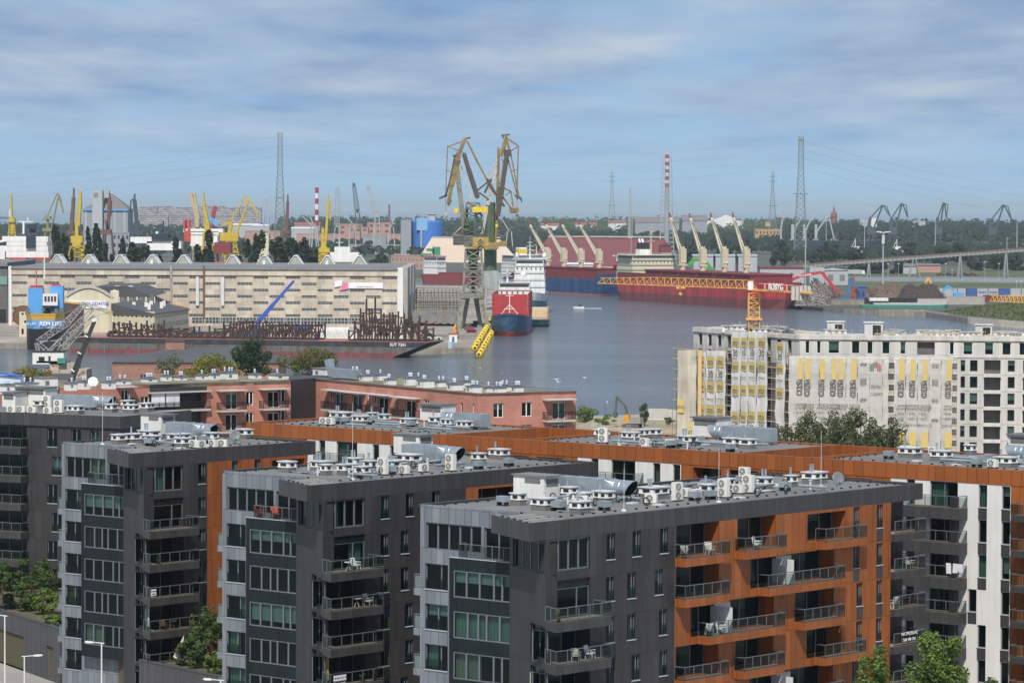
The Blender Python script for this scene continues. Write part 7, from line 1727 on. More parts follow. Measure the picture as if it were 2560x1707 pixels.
for i, (px, y, s_, m_, nm, lab, cat) in enumerate(((1033, 762, 3.2, M_exy, 'yellow_crate', 'yellow crate stack at the hall corner', 'crate'), (1040, 772, 2.4, M_cream, 'cream_crate', 'cream crate below the yellow crate stack', 'crate'), (1028, 741, 3.2, M_tow, 'blue_tarp_stack', 'blue covered stack at the hall corner', 'stack'), (1110, 772, 1.6, M_exy, 'yellow_drum_rack', 'yellow drum rack on the ship block', 'rack'), (1120, 800, 1.6, M_obrick, 'pipe_bundle', 'rusty pipe bundle before the crane feet', 'pipes'), (1175, 832, 2.6, M_boot, 'rusty_plate_stack', 'rusty plate stack on the quay before the crane', 'plates'), (1190, 815, 2.4, M_rust, 'rusty_plate_stack', 'rusty plate stack between the crane feet', 'plates'))):
 p = G(px, y); t = thing(nm, lab, cat, p, rr.uniform(-.4, .4)); mb = MB()
 for k in range(4): mb.cbox(rr.uniform(-.3, .3) * s_, rr.uniform(-.3, .3) * s_, k * s_ * .22, s_ * rr.uniform(1.0, 1.6), s_ * rr.uniform(.7, 1.1), s_ * .21)
 mb.build('stack', m_, t)
p = G(1133, 856); t = thing('quay_kiosk', 'white quay kiosk with red roof line', 'kiosk', p, .1); MB().box(-1.4, 1.4, 0, 2.5, 0, 2.9).build('wall', M_paint, t); MB().box(-1.6, 1.6, -.2, 2.7, 2.9, 3.2).build('roof', M_hred, t); MB().box(-.4, .4, -.05, 0, .1, 2.0).build('door', M_blue, t)
p = G(1125, 871); t = thing('portable_toilet', 'pale blue portable toilet at the quay tip', 'toilet', p, 0); MB().box(-.6, .6, 0, 1.2, 0, 2.3).build('cabin', mat('toilet_blue', (0.35, 0.58, 0.80), .6), t); MB().lathe([(.75, 2.3), (.05, 2.6)], 4, 0, .6).build('roof', M_paint, t)
p = G(1134, 846); t = thing('excavator', 'small yellow excavator on the shipyard quay', 'excavator', p, 1.2)
MB().box(-1.6, 1.6, -1.2, -.6, 0, .8).box(-1.6, 1.6, .6, 1.2, 0, .8).build('track', M_exg, t); MB().box(-1.6, 1.2, -1.1, 1.1, .9, 2.0).box(.0, 1.2, -1.1, .1, 2.0, 3.2).build('body', M_exy, t); MB().bar((1.2, .3, 1.6), (2.6, .3, 5.2), .5).bar((2.6, .3, 5.2), (4.2, .3, 2.4), .4).build('boom', M_exy, t); MB().box(3.8, 4.6, -.1, .7, 1.4, 2.4).build('bucket', M_exg, t)
# parked cars on the quay
def car(label, p, rz, m, group='cars on the quay', s=1.0):
 t = thing('parked_car', label, 'car', p, rz, group)
 MB().prismy([(x * s, z * s) for x, z in [(-2.1, .35), (2.1, .35), (2.15, .75), (1.2, .95), (.5, 1.45), (-1.3, 1.45), (-2.1, .95)]], -.85 * s, .85 * s).build('body', m, t)
 MB().prismy([(x * s, z * s) for x, z in [(1.05, .97), (.47, 1.38), (-1.25, 1.38), (-1.85, .97)]], -.87 * s, .87 * s).build('window', M_glz, t)
 for x in (-1.3, 1.3):
  for y in (-.8, .8): mb = MB(); mb.M = Matrix.Translation((x * s, y * s, .33 * s)) @ Matrix.Rotation(pi / 2, 4, 'X'); mb.lathe([(.33 * s, -.1), (.33 * s, .1)], 12); mb.build('wheel', M_black, t)
car('white van-like car parked behind the barge bow', G(1070, 846), .3, M_paint, s=1.5)
car('pale green car parked nearest the barge bow', G(1084, 850), .1, mat('car_green', (0.45, 0.55, 0.45), .4), s=1.4)
# yellow fenders along the quay edge
M_fend = mat('fender_yellow', (0.72, 0.50, 0.04), .6, var=.12)
e0, e1 = G(1187, 878), G(1236, 795)
ft = thing('fender', 'yellow round fender hung on the quay wall, one of a double row', 'fender', e0, 0, 'yellow fenders on the quay wall')
mb = MB(); mb.M = Matrix.Rotation(pi / 2, 4, 'X'); mb.lathe([(.5, -1.3), (1.0, -1.1), (1.05, -.3), (1.0, .3), (1.05, .9), (.6, 1.2)], 16); mb.build('buoy', M_fend, ft)
mb = MB(); mb.M = Matrix.Rotation(pi / 2, 4, 'X'); mb.lathe([(.42, 1.2), (.42, 1.24)], 14); mb.build('end_plate', M_black, ft)
for i in range(15):
 for j in range(2):
  o = ft if (i, j) == (0, 0) else copy_tree(ft)
  q = e0.lerp(e1, i / 14) + Vector((1.6 if j else -.2, -1.4 if j else 0, 1.1 if not j else -.9)); o.location = q
  o.rotation_euler.z = random.Random(i * 2 + j).uniform(-.3, .3)
# ------------------------------------------------------------------ the two big quay cranes
M_cg = mat('crane_grey', (0.22, 0.235, 0.195), .7, var=.3, scale=.3, rust=(0.17, 0.12, 0.08)); M_cy = mat('crane_ochre', (0.27, 0.185, 0.055), .7, var=.3, scale=.2, rust=(0.11, 0.075, 0.045)); M_cb = mat('crane_brown', (0.095, 0.068, 0.048), .8, var=.3, scale=.3); M_cw = mat('crane_white', (0.48, 0.48, 0.45), .6, var=.2, rust=(0.3, 0.13, 0.09)); M_cgr = mat('crane_green', (0.065, 0.115, 0.06), .6, var=.2, scale=.2, rust=(0.13, 0.11, 0.07)); M_cyb = mat('crane_bright_yellow', (0.78, 0.56, 0.03), .5)
def crane_bars(t, name, m, bars, dep, crop, pair=1.6, kind=None):
 """members given by their ends in the photograph at the crane's own distance, doubled front and back with ties between"""
 mb = MB()
 for b in bars:
  (x0, y0), (x1, y1), w = b[:3]; p_ = b[3] if len(b) > 3 else pair
  a, c = D(*crop(x0, y0), dep), D(*crop(x1, y1), dep)
  if p_ <= 0: mb.bar(a, c, w); continue
  for s in (-p_, p_): o = Vector((0, s, 0)); mb.bar(a + o, c + o, w * .85)
  n = max(1, int((c - a).length / 3.2))
  for k in range(n + 1):
   q, q2 = a.lerp(c, k / n), a.lerp(c, min(1, (k + 1) / n)); mb.bar(q + Vector((0, -p_, 0)), q + Vector((0, p_, 0)), w * .35); mb.bar(q + Vector((0, -p_, 0)), q2 + Vector((0, p_, 0)), w * .25)
   if w > 1.2: mb.bar(q + Vector((-w * .5, -p_, w * .4)), q2 + Vector((-w * .5, -p_, w * .4)), .16); mb.bar(q + Vector((0, -p_, 0)), q + Vector((-w * .5, -p_, w * .4 + 1)), .14)
 return mb.build(name, m, t, world=True)
def cbox(mb, crop, x0, x1, yt, yb, dep, d0, d1): a, b = D(*crop(x0, yb), dep), D(*crop(x1, yt), dep); mb.box(a.x, b.x, dep + d0, dep + d1, a.z, b.z)
D1 = 1345.0
KR = thing('quay_crane', 'tall grey and yellow quay crane with lattice tower, nearer of the pair', 'harbour crane', (D(1183, 820, D1).x, D1, 0), 0, 'two big quay cranes')
mb = MB()
for x0, y0, x1, y1, s in ((320, 1215, 277, 1405, -5), (345, 1225, 310, 1405, 5), (440, 1215, 492, 1372, -5), (405, 1230, 440, 1395, 5)):
 a, b = D(*cc(x0, y0), D1), D(*cc(x1, y1), D1); b.z = .6; a.y += s * .7; b.y += s; mb.bar(b, a, 1.5, 1.5, 2.0); mb.box(b.x - 1.4, b.x + 1.4, b.y - 1, b.y + 1, 0, 1.5)
a, b = D(*cc(300, 1225), D1), D(*cc(470, 1205), D1); mb.box(a.x, b.x, D1 - 5, D1 + 5, a.z - .5, b.z + .5)
mb.build('portal_legs', M_cg, KR, world=True)
mb = MB(); a, b = D(*cc(388, 1210), D1), D(*cc(388, 880), D1); mb.lattice(a, b, 8.2, 6.0, 5, .85, .42)
for z in (1150, 1080, 990): q = D(*cc(388, z), D1); mb.box(q.x - 3.4, q.x + 3.4, D1 - 3.4, D1 + 3.4, q.z, q.z + .25)
mb.build('lattice_tower', M_cg, KR, world=True)
mb = MB(); cbox(mb, cc, 340, 430, 880, 960, D1, -2.2, 2.2); cbox(mb, cc, 352, 418, 960, 1040, D1, -1.7, 1.7); cbox(mb, cc, 372, 400, 1040, 1200, D1, -.8, .8); mb.build('lift_shaft', M_cgr, KR, world=True)
mb = MB(); cbox(mb, cc, 242, 318, 775, 850, D1, -3.5, 4); cbox(mb, cc, 318, 384, 782, 862, D1, -4, 4)
for k in range(7): cbox(mb, cc, 240, 384, 780 + k * 11, 784 + k * 11, D1, -4.25, 4.2)
mb.build('machinery_house', M_cg, KR, world=True)
mb = MB(); cbox(mb, cc, 384, 498, 792, 862, D1, -4.2, 4.2); cbox(mb, cc, 330, 498, 862, 876, D1, -4, 4); mb.m = 1
for k in range(3):
 for s in (-1, 1): mb.bar(D(*cc(440, 800 + k * 20), D1 - 4.3), D(*cc(440 + s * 24, 822 + k * 20), D1 - 4.3), 1.2, .15)
mb.build('yellow_cab', [mat('cab_yellow', (0.42, 0.29, 0.065), .7, var=.25), M_cream], KR, world=True)
mb = MB(); cbox(mb, cc, 318, 384, 690, 772, D1, -2.5, 2.5); mb.lattice(D(*cc(385, 772), D1), D(*cc(385, 545), D1), 8.5, 5.0, 6, .5, .32); mb.build('slewing_frame', M_cgr, KR, world=True)
crane_bars(KR, 'main_jib', M_cg, [((328, 770), (268, 292), 2.0), ((268, 292), (282, 200), 1.7), ((300, 575), (345, 640), .8), ((345, 580), (330, 770), .8), ((290, 600), (320, 700), .7)], D1, cc)
crane_bars(KR, 'jib_rods', M_cw, [((285, 232), (380, 540), .75, 1.0), ((380, 540), (448, 772), .9, 1.0), ((340, 530), (455, 640), .7, 1.0), ((250, 765), (320, 700), .5, .8), ((275, 615), (325, 700), .6, .8)], D1, cc)
crane_bars(KR, 'fly_jib', M_cy, [((330, 78), (278, 205), 1.3), ((278, 205), (232, 420), 2.2), ((232, 420), (205, 560), 1.4), ((330, 90), (200, 136), .5, 1.2), ((200, 136), (192, 310), .45, 1.2), ((200, 136), (285, 166), .45, 1.2), ((192, 310), (242, 322), .4, 1.2), ((192, 310), (187, 490), .4, 1.2), ((330, 78), (366, 72), .8, .8)], D1, cc)
crane_bars(KR, 'tie_rod', M_cy, [((342, 98), (418, 250), .9, 1.0), ((418, 250), (486, 376), .9, 1.0)], D1, cc)
crane_bars(KR, 'counter_jib', M_cb, [((318, 188), (352, 300), 2.0), ((352, 300), (418, 505), 2.3), ((250, 225), (215, 400), .8), ((215, 400), (185, 490), .9), ((140, 512), (196, 488), .9, .8), ((205, 560), (222, 520), 1.2, .6), ((246, 212), (280, 205), 1.5)], D1, cc)
mb = MB(); cbox(mb, cc, 382, 492, 573, 612, D1, -5.2, -2.0); cbox(mb, cc, 247, 276, 583, 616, D1, -3, 0); mb.build('counterweight', M_cyb, KR, world=True)
crane_bars(KR, 'hoist_cable', M_exg, [((186, 500), (186, 615), .14, .3), ((140, 512), (186, 500), .2, 0)], D1, cc); mb = MB(); cbox(mb, cc, 180, 193, 613, 628, D1, -.7, .7); mb.build('hook_block', M_cyb, KR, world=True)
D2 = 1600.0
KG = thing('quay_crane', 'tall green-columned quay crane with ochre jib, farther of the pair', 'harbour crane', (D(1227, 745, D2).x, D2, 0), 0, 'two big quay cranes')
mb = MB(); q = D(*cc(510, 1060), D2); w = mpp(D2) * .3445
mb.tube((q.x, D2, q.z), (q.x, D2, D(*cc(510, 880), D2).z), 46 * w, 46 * w, 8); mb.tube((q.x, D2, D(*cc(510, 850), D2).z), (q.x, D2, D(*cc(510, 540), D2).z), 38 * w, 34 * w, 8); cbox(mb, cc, 462, 560, 875, 885, D2, -9, 9); mb.build('column', M_cgr, KG, world=True)
mb = MB(); f = lambda x, y: D(*cc(x, y), D2); Zb = lambda y: f(510, y).z
mb.prismy([(f(460, 0).x, 0), (f(490, 0).x, 0), (f(492, 0).x, Zb(1150)), (f(520, 0).x, Zb(1150)), (f(545, 0).x, Zb(1190)), (f(550, 0).x, 0), (f(612, 0).x, 0), (f(608, 0).x, Zb(1070)), (f(560, 0).x, Zb(1032)), (f(460, 0).x, Zb(1040))], D2 - 7, D2 + 7); mb.build('pedestal', mat('pedestal_grey', (0.34, 0.38, 0.37), .8, var=.12, streak=.2), KG, world=True)
mb = MB(); cbox(mb, cc, 492, 570, 832, 876, D2, -9, 9); cbox(mb, cc, 570, 626, 822, 860, D2, -6, 6); cbox(mb, cc, 460, 495, 838, 870, D2, -7, 7)
for k in range(5): cbox(mb, cc, 500 + k * 24, 508 + k * 24, 838, 856, D2, -9.3, -8.9)
mb.build('machinery_house', mat('house_ochre', (0.36, 0.25, 0.08), .7, var=.2, rust=(0.2, 0.12, 0.06)), KG, world=True)
crane_bars(KG, 'main_jib', M_cb, [((562, 640), (596, 430), 3.0), ((596, 430), (632, 190), 2.6), ((486, 372), (548, 480), 1.6), ((415, 455), (520, 372), .9), ((548, 480), (612, 570), 1.2), ((470, 470), (515, 375), 1.2), ((430, 470), (500, 520), .9)], D2, cc, 2.0)
mb = MB(); cbox(mb, cc, 606, 664, 160, 205, D2, -2.6, 2.6); mb.build('jib_head', M_cb, KG, world=True)
crane_bars(KG, 'fly_jib', M_cy, [((628, 62), (588, 205), 1.6), ((625, 62), (652, 180), 1.3), ((628, 62), (612, 170), 1.0), ((640, 82), (714, 130), .8, 1.2), ((714, 130), (704, 470), .75, 1.2), ((632, 200), (706, 492), .8, 1.4), ((660, 192), (718, 500), .8, 1.4), ((664, 165), (714, 135), .7, 1.2), ((662, 318), (708, 300), .5, 1.2), ((572, 150), (562, 560), 1.4, 1.2), ((562, 560), (548, 830), 1.2, 1.2), ((594, 455), (565, 640), 1.6, 1.2), ((605, 435), (660, 462), .9, 1.2), ((660, 462), (676, 570), .9, 1.2), ((600, 500), (660, 582), .9, 1.2), ((620, 490), (660, 462), .6, 1.2), ((590, 225), (624, 275), .6, .8), ((624, 275), (560, 560), .5, .8)], D2, cc)
crane_bars(KG, 'tie_rod', M_cw, [((548, 312), (492, 560), 2.0, 1.4), ((492, 560), (455, 770), 1.3, 1.2), ((556, 228), (486, 372), .7, 1.0), ((548, 312), (570, 195), 1.0, 1.0), ((570, 140), (570, 190), .8, .5)], D2, cc)
crane_bars(KG, 'jib_fittings', M_exg, [((590, 60), (650, 48), .9, 1.0), ((600, 44), (605, 78), .6, 1.0), ((690, 490), (735, 515), 1.4, 1.0), ((706, 470), (706, 520), .8, 1.0), ((735, 515), (738, 540), .6, .5), ((703, 520), (703, 630), .14, .3)], D2, cc)
mb = MB(); cbox(mb, cc, 648, 718, 578, 612, D2, -3, 3); cbox(mb, cc, 655, 700, 610, 618, D2, -2, 2); mb.build('grab_cab', M_cy, KG, world=True); mb = MB(); cbox(mb, cc, 548, 566, 697, 718, D2, -9, -8); cbox(mb, cc, 694, 714, 626, 642, D2, -.8, .8); mb.build('hook_block', M_cyb, KG, world=True)
# motor boat with a small wake
p = G(1448, 771, -2); t = thing('motor_boat', 'small white motor boat crossing the open water', 'boat', p + Vector((0, 0, .0)), radians(180))
mb = MB(); mb.prism([(-2.4, -1), (1.2, -1), (2.9, 0), (1.2, 1), (-2.4, 1)], -.1, .9); mb.m = 1; mb.box(-1.2, .6, -.8, .8, .9, 1.7); mb.m = 2; mb.box(-1.3, .7, -.9, .9, 1.7, 1.9); mb.build('hull', [M_paint, M_glz, M_exg], t)
mb = MB()
for s in (1, -1):
 for k in range(3): mb.prism([(p.x + 2 + k * 3, p.y + s * (.8 + k * 1.6)), (p.x + 5 + k * 3, p.y + s * (.8 + k * 1.6 + 1.7)), (p.x + 5 + k * 3, p.y + s * (.4 + k * 1.6 + 1.0)), (p.x + 2 + k * 3, p.y + s * (.3 + k * 1.6))], -2.0, -1.9 + .05 * (7 - k) / 7)
w_ = mb.build('wake', mat('foam', (0.55, 0.60, 0.62), .8), None, kind='stuff')
# gulls on and over the water
for i, (px, y) in enumerate(((1391, 949), (1461, 945), (1255, 934), (1143, 930), (1200, 922), (1396, 955))):
 g_ = G(px, y, -1.4); t = tag(MB().add([(0, 0, 0), (.5, .18, .32), (.95, .1, .12), (.45, -.1, .26), (-.5, .18, .32), (-.95, .1, .12), (-.45, -.1, .26), (0, -.5, .05), (0, .5, 0), (0, 0, .2)], [(0, 1, 2, 3), (0, 6, 5, 4), (7, 3, 9), (9, 8, 7), (7, 9, 6)]).build('gull', M_paint), 'white gull over the water beyond the brick flats', 'gull', 'gulls over the water'); t.location = g_; t.rotation_euler = (.2, 0, i * 1.1)
# ------------------------------------------------------------------ beyond: basins, silos, cranes, pylons, far bank
M_sgrey = mat('silo_grey', (0.30, 0.32, 0.35), .8, var=.06, streak=.08); M_sroof = mat('silo_roof', (0.19, 0.17, 0.17), .9); M_pinkb = mat('pink_brick', (0.44, 0.27, 0.22), .9, var=.12, scale=.05); M_lgrey = mat('pale_grey_sheet', (0.42, 0.44, 0.46), .7, var=.12, scale=.05)
M_brownc = mat('crane_rust_brown', (0.16, 0.085, 0.065), .8, var=.2); M_darkc = mat('crane_dark', (0.060, 0.075, 0.085), .7); M_yelc = mat('crane_yellow', (0.52, 0.38, 0.04), .7, var=.2); M_oliv = mat('crane_olive', (0.27, 0.24, 0.12), .7); M_greyc = mat('crane_pale_grey', (0.40, 0.42, 0.42), .7); M_maros = mat('maroon_sheet', (0.175, 0.05, 0.055), .8, var=.06, scale=.02); M_navy2 = mat('navy_paint', (0.02, 0.03, 0.055), .5); M_pyl = mat('pylon_green', (0.20, 0.25, 0.22), .7)
def bldg(name, label, cat, px0, px1, yt, dep, dy, m, group=None, roof=None, rtype='flat', yr=None, win=None, yb=None, z0=0):
 a, b = D(px0, yt, dep), D(px1, yt, dep); w = (b.x - a.x) / 2; h = a.z - z0
 t = thing(name, label, cat, ((a.x + b.x) / 2, dep, z0), 0, group)
 mb = MB(); mb.box(-w, w, 0, dy, 0, h); o = mb.build('wall', m, t)
 rh = (D(px0, yr, dep).z - a.z) if yr else .6
 mb = MB()
 if rtype == 'flat': mb.box(-w - .3, w + .3, -.3, dy + .3, h, h + rh)
 elif rtype == 'gable': mb.add([(-w - .5, -.6, h), (w + .5, -.6, h), (w + .5, dy + .6, h), (-w - .5, dy + .6, h), (-w - .5, dy / 2, h + rh), (w + .5, dy / 2, h + rh)], [(0, 1, 5, 4), (2, 3, 4, 5), (1, 2, 5), (3, 0, 4), (3, 2, 1, 0)])
 elif rtype == 'front': mb.prismy([(-w - .5, h), (w + .5, h), (0, h + rh)], -.5, dy)
 mb.build('roof', roof or m, t)
 if win:
  nx, nz, m_ = win; mb = MB()
  for i in range(nx):
   for j in range(nz): x = -w + 2 * w * (i + .5) / nx; z = h * (j + .5) / nz; mb.box(x - w / nx * .45, x + w / nx * .45, -.12, .05, z - h / nz * .22, z + h / nz * .22)
  mb.build('window_bands', m_, t)
 return t
# grey silo works with its tower
t = bldg('grain_silo', 'grey silo works with tall tower, blue eaves and peaked roof', 'silo', 208, 320, 526, 2600, 34, M_sgrey)
z = lambda y: D(264, y, 2600).z; x = lambda px: D(px, 500, 2600).x - t.location.x
mb = MB(); mb.add([(x(206), -1, z(524)), (x(322), -1, z(524)), (x(322), 35, z(524)), (x(206), 35, z(524)), (x(270), 17, z(484)), (x(274), 17, z(484))], [(0, 1, 5, 4), (1, 2, 5), (2, 3, 4, 5), (3, 0, 4)]); mb.build('peaked_roof', M_sroof, t)
MB().box(x(207), x(321), -1.1, -.2, z(527), z(523)).build('blue_eaves', M_tow, t)
MB().box(x(233), x(258), -6, 4, 0, z(476)).box(x(256), x(271), 2, 9, z(495), z(476)).box(x(258), x(263), 3, 7, z(476), z(473)).build('tower', M_lgrey, t)
mb = MB(); c = x(242)
for k in range(16): a, b = 2 * pi * k / 16, 2 * pi * (k + 1) / 16; mb.bar((c + 1.5 * cos(a), -6.1, z(488) + 1.5 * sin(a)), (c + 1.5 * cos(b), -6.1, z(488) + 1.5 * sin(b)), .35)
mb.bar((c - 1, -6.1, z(488) - 1), (c + 1, -6.1, z(488) + 1), .4); mb.build('emblem', M_sroof, t)
for px in (213, 246, 285, 309): MB().box(x(px), x(px) + 1.2, -.25, 0, 0, z(527)).build('buttress', M_lgrey, t)
bldg('silo_annex', 'blue-grey banded annex below the grey silo works', 'building', 281, 323, 583, 2450, 20, M_sgrey, win=(4, 5, M_glz))
# housing blocks on the skyline
M_flat = mat('flats_far', (0.44, 0.45, 0.47), .9, var=.1)
def flatmat():
 m = _M['flats_far']; nt = m.node_tree; L = nt.links.new; tc = [n for n in nt.nodes if n.type == 'TEX_COORD'][0]
 bt = nd(nt, 'ShaderNodeTexBrick', Scale=.08); sp = nd(nt, 'ShaderNodeSeparateXYZ'); L(tc.outputs['Object'], sp.inputs[0]); cb = nd(nt, 'ShaderNodeCombineXYZ'); L(sp.outputs[0], cb.inputs[0]); L(sp.outputs[2], cb.inputs[1]); L(cb.outputs[0], bt.inputs[0])
 bt.inputs['Color1'].default_value = (.52, .50, .47, 1); bt.inputs['Color2'].default_value = (.30, .22, .2, 1); bt.inputs['Mortar'].default_value = (.13, .15, .19, 1); bt.inputs['Mortar Size'].default_value = .045; bt.inputs['Brick Width'].default_value = .7; bt.inputs['Row Height'].default_value = .26
 L(bt.outputs[0], [n for n in nt.nodes if n.type == 'VECT_MATH'][0].inputs[0])
flatmat()
for i, (p0, p1, y, d_) in enumerate(((344, 392, 518, 6500), (384, 432, 516, 6600), (430, 486, 519, 6400), (486, 520, 518, 6700), (515, 560, 515, 6500), (552, 598, 520, 6300), (596, 642, 518, 6600), (640, 653, 520, 6000), (345, 420, 538, 5900), (425, 500, 540, 5800), (505, 600, 541, 5700))):
 bldg('housing_block', 'long pale housing block on the far skyline, ' + ordinal(i) + ' of its cluster from left', 'housing block', p0, p1, y, d_, 14, M_flat, 'far housing blocks')
# sheds, works and silos in the middle distance
for a in (('pink_works', 'tall pink brick works tower, left of the three', 'works', 847, 905, 561, 4300, 40, M_pinkb), ('pink_works', 'pink brick works block with a dark door, middle of the three', 'works', 870, 920, 569, 4250, 30, M_pinkb), ('pink_works', 'pink brick works drum, right of the three', 'works', 918, 977, 557, 4350, 40, M_pinkb), ('pink_shed', 'long low pink shed below the brick works', 'shed', 741, 1001, 585, 4200, 30, M_pinkb), ('grey_shed', 'blue-grey stepped shed before the pink works', 'shed', 907, 965, 591, 3900, 25, M_sgrey), ('grey_shed', 'pale blue shed, low and wide before the brick works', 'shed', 875, 1003, 613, 3500, 30, M_sgrey),
   ('white_shed', 'white-roofed shed at the foot of the tall pylon', 'shed', 630, 673, 565, 4300, 40, M_lgrey), ('white_shed', 'white-roofed shed left of the striped chimney', 'shed', 728, 786, 572, 4300, 30, M_lgrey), ('brown_shed', 'long brown shed behind the dark trees', 'shed', 612, 700, 578, 3600, 30, M_pinkb), ('cream_house', 'cream office house beside the dark trees', 'house', 640, 672, 586, 2900, 20, M_cream), ('white_shed', 'broad white shed right of the beige twin booms', 'shed', 575, 645, 563, 4500, 40, M_lgrey),
   ('grey_silo', 'grey twin silo beside the blue silo', 'silo', 1002, 1028, 550, 3300, 18, M_sgrey), ('ridge_block', 'dark narrow chimney block on the far ridge', 'chimney block', 971, 975, 512, 6200, 12, M_brownc), ('wharf_shed', 'long wharf shed on dark columns beyond the hall end', 'shed', 978, 1068, 640, 2650, 26, M_pinkb), ('quay_cabin', 'pale quay cabin in front of the wharf shed', 'cabin', 1005, 1036, 672, 2350, 6, M_tow),
   ('white_shed', 'white store shed behind the blue ship cranes', 'shed', 1412, 1482, 661, 2300, 24, M_paint), ('white_shed', 'pale tarpaulin store beside the red ship stern', 'shed', 1505, 1585, 672, 2250, 22, M_lgrey), ('granary', 'old grey granary with long roof, left of the pair', 'granary', 1588, 1698, 556, 4800, 40, M_sgrey), ('granary', 'old grey granary with tall wall, right of the pair', 'granary', 1706, 1768, 552, 4700, 40, M_sgrey),
   ('tank_shed', 'pale ribbed tank shed, leftmost behind the red ship cranes', 'shed', 1734, 1783, 640, 2500, 26, M_lgrey), ('tank_shed', 'pale ribbed tank shed, middle one behind the red ship cranes', 'shed', 1789, 1838, 640, 2500, 26, M_lgrey), ('tank_shed', 'pale ribbed tank shed, rightmost behind the red ship cranes', 'shed', 1846, 1893, 640, 2500, 26, M_lgrey), ('yellow_works', 'sand yellow works block below the slim pylon', 'works', 1888, 1949, 574, 4300, 30, mat('sand_yellow', (0.50, 0.34, 0.16), .9, var=.1)),
   ('long_shed', 'low pale shed under the conveyor bridge', 'shed', 2257, 2352, 663, 2600, 20, M_pinkb), ('long_shed', 'small grey shed under the conveyor bridge', 'shed', 2258, 2290, 666, 2550, 14, M_lgrey), ('scale_house', 'small blue site cabin between the scrap heaps', 'cabin', 2142, 2163, 718, 1790, 4, M_blue), ('port_store', 'white port store half hidden in the dark wood', 'store', 2150, 2190, 548, 5200, 25, M_lgrey), ('port_store', 'pale flats standing in the dark wood on the right', 'flats', 2283, 2314, 553, 5200, 25, M_lgrey), ('port_store', 'white tank store between the dark harbour cranes', 'store', 2178, 2192, 546, 4900, 18, M_paint)):
 r = None if a[0] not in ('granary', 'long_shed') else M_sroof
 bldg(*a, roof=r or (M_paint if a[0] == 'white_shed' else None), rtype='gable' if a[0] in ('granary', 'white_shed', 'long_shed', 'tank_shed') else 'flat', yr=a[5] - (14 if a[0] == 'granary' else 4) if a[0] in ('granary', 'white_shed', 'long_shed', 'tank_shed') else None, win=(9, 2, M_hallr) if a[0] == 'wharf_shed' else (7, 3, M_glz) if a[0] == 'yellow_works' else (3, 4, M_brownc) if a[0] == 'pink_works' else (2, 1, M_glz) if a[0] == 'scale_house' else None)
MB().box(-3, 3, 3, 12, 0, 5).build('turret', _M['sand_yellow'], t := thing('yellow_turret', 'stepped turret house on the sand yellow works', 'turret', D(1920, 566, 4300), 0))
for i, (p0, p1, y, d_) in enumerate(((1352, 1398, 558, 5500), (1438, 1492, 556, 5600), (1520, 1566, 552, 5700), (736, 800, 556, 5200), (1000, 1018, 640, 2800))[:4]):
 bldg('red_roof_house', ['red-roofed house row left of the thin pylon', 'red-roofed house row with white gables by the thin pylon', 'large red-roofed house before the sunlit wood', 'long red-roofed block behind the striped chimney'][i], 'house', p0, p1, y + 6, d_, 14, M_paint if i != 3 else M_pinkb, roof=mat('red_tiles', (0.28, 0.10, 0.08), .9), rtype='gable', yr=y)
# blue silo
t = thing('blue_silo', 'bright blue cylindrical silo with pale blue lift box', 'silo', (D(1067, 600, 3300).x, 3320, 0), 0); k = mpp(3300)
z = lambda y: D(1067, y, 3300).z
M_sb = mat('silo_blue', (0.045, 0.19, 0.60), .6, var=.05, scale=.05)
MB().lathe([(39 * k, 0), (39 * k, z(556)), (38 * k, z(553)), (8, z(551))], 28).build('shell', M_sb, t); MB().box(-26 * k, 1 * k, -39 * k, -30 * k, z(576), z(545)).build('lift_box', mat('lift_blue', (0.22, 0.45, 0.68), .6), t); MB().box(2 * k, 20 * k, -8, 6, z(553), z(534)).box(1 * k, 21 * k, -9, 7, z(536), z(533)).build('penthouse', M_lgrey, t); MB().tube((-14 * k, -40 * k, 0), (-14 * k, -40 * k, z(576)), 1.1).build('chute', M_greyc, t)
# beige store with slanted end; maroon store
def hip(name, label, cat, pts, dep, dy, m):
 t = thing(name, label, cat, (D(pts[0][0], 600, dep).x, dep, 0), 0); P = [D(*p, dep) for p in pts]; x0 = t.location.x
 (l0, l1, r1, r0) = P; mb = MB(); v = [(l0.x - x0, 0, 0), (r0.x - x0, 0, 0), (r0.x - x0, dy, 0), (l0.x - x0, dy, 0), (l1.x - x0, dy * .5, l1.z), (r1.x - x0, dy * .5, r1.z)]
 mb.add(v, [(0, 1, 5, 4), (1, 2, 5), (2, 3, 4, 5), (3, 0, 4)]); o = mb.build('roof', m, t)
 mb = MB(); mb.box(l1.x - x0, r1.x - x0, dy * .5 - 1, dy * .5 + 1, l1.z - .6, max(l1.z, r1.z) + .5); mb.build('ridge', M_slab, o)
hip('salt_store', 'big beige store with slanted end and white ridge beyond the cranes', 'store', ((1040, 650), (1078, 594), (1250, 600), (1300, 655)), 3000, 60, mat('beige_sheet', (0.58, 0.47, 0.36), .9, var=.06, scale=.02))
hip('maroon_store', 'huge maroon store roof behind the blue ship cranes', 'store', ((1318, 668), (1372, 592), (1668, 600), (1690, 668)), 2720, 70, M_maros)
bldg('maroon_tower', 'maroon gabled conveyor head at the end of the maroon store', 'conveyor head', 1650, 1678, 614, 2700, 20, M_maros, yr=605, rtype='front')
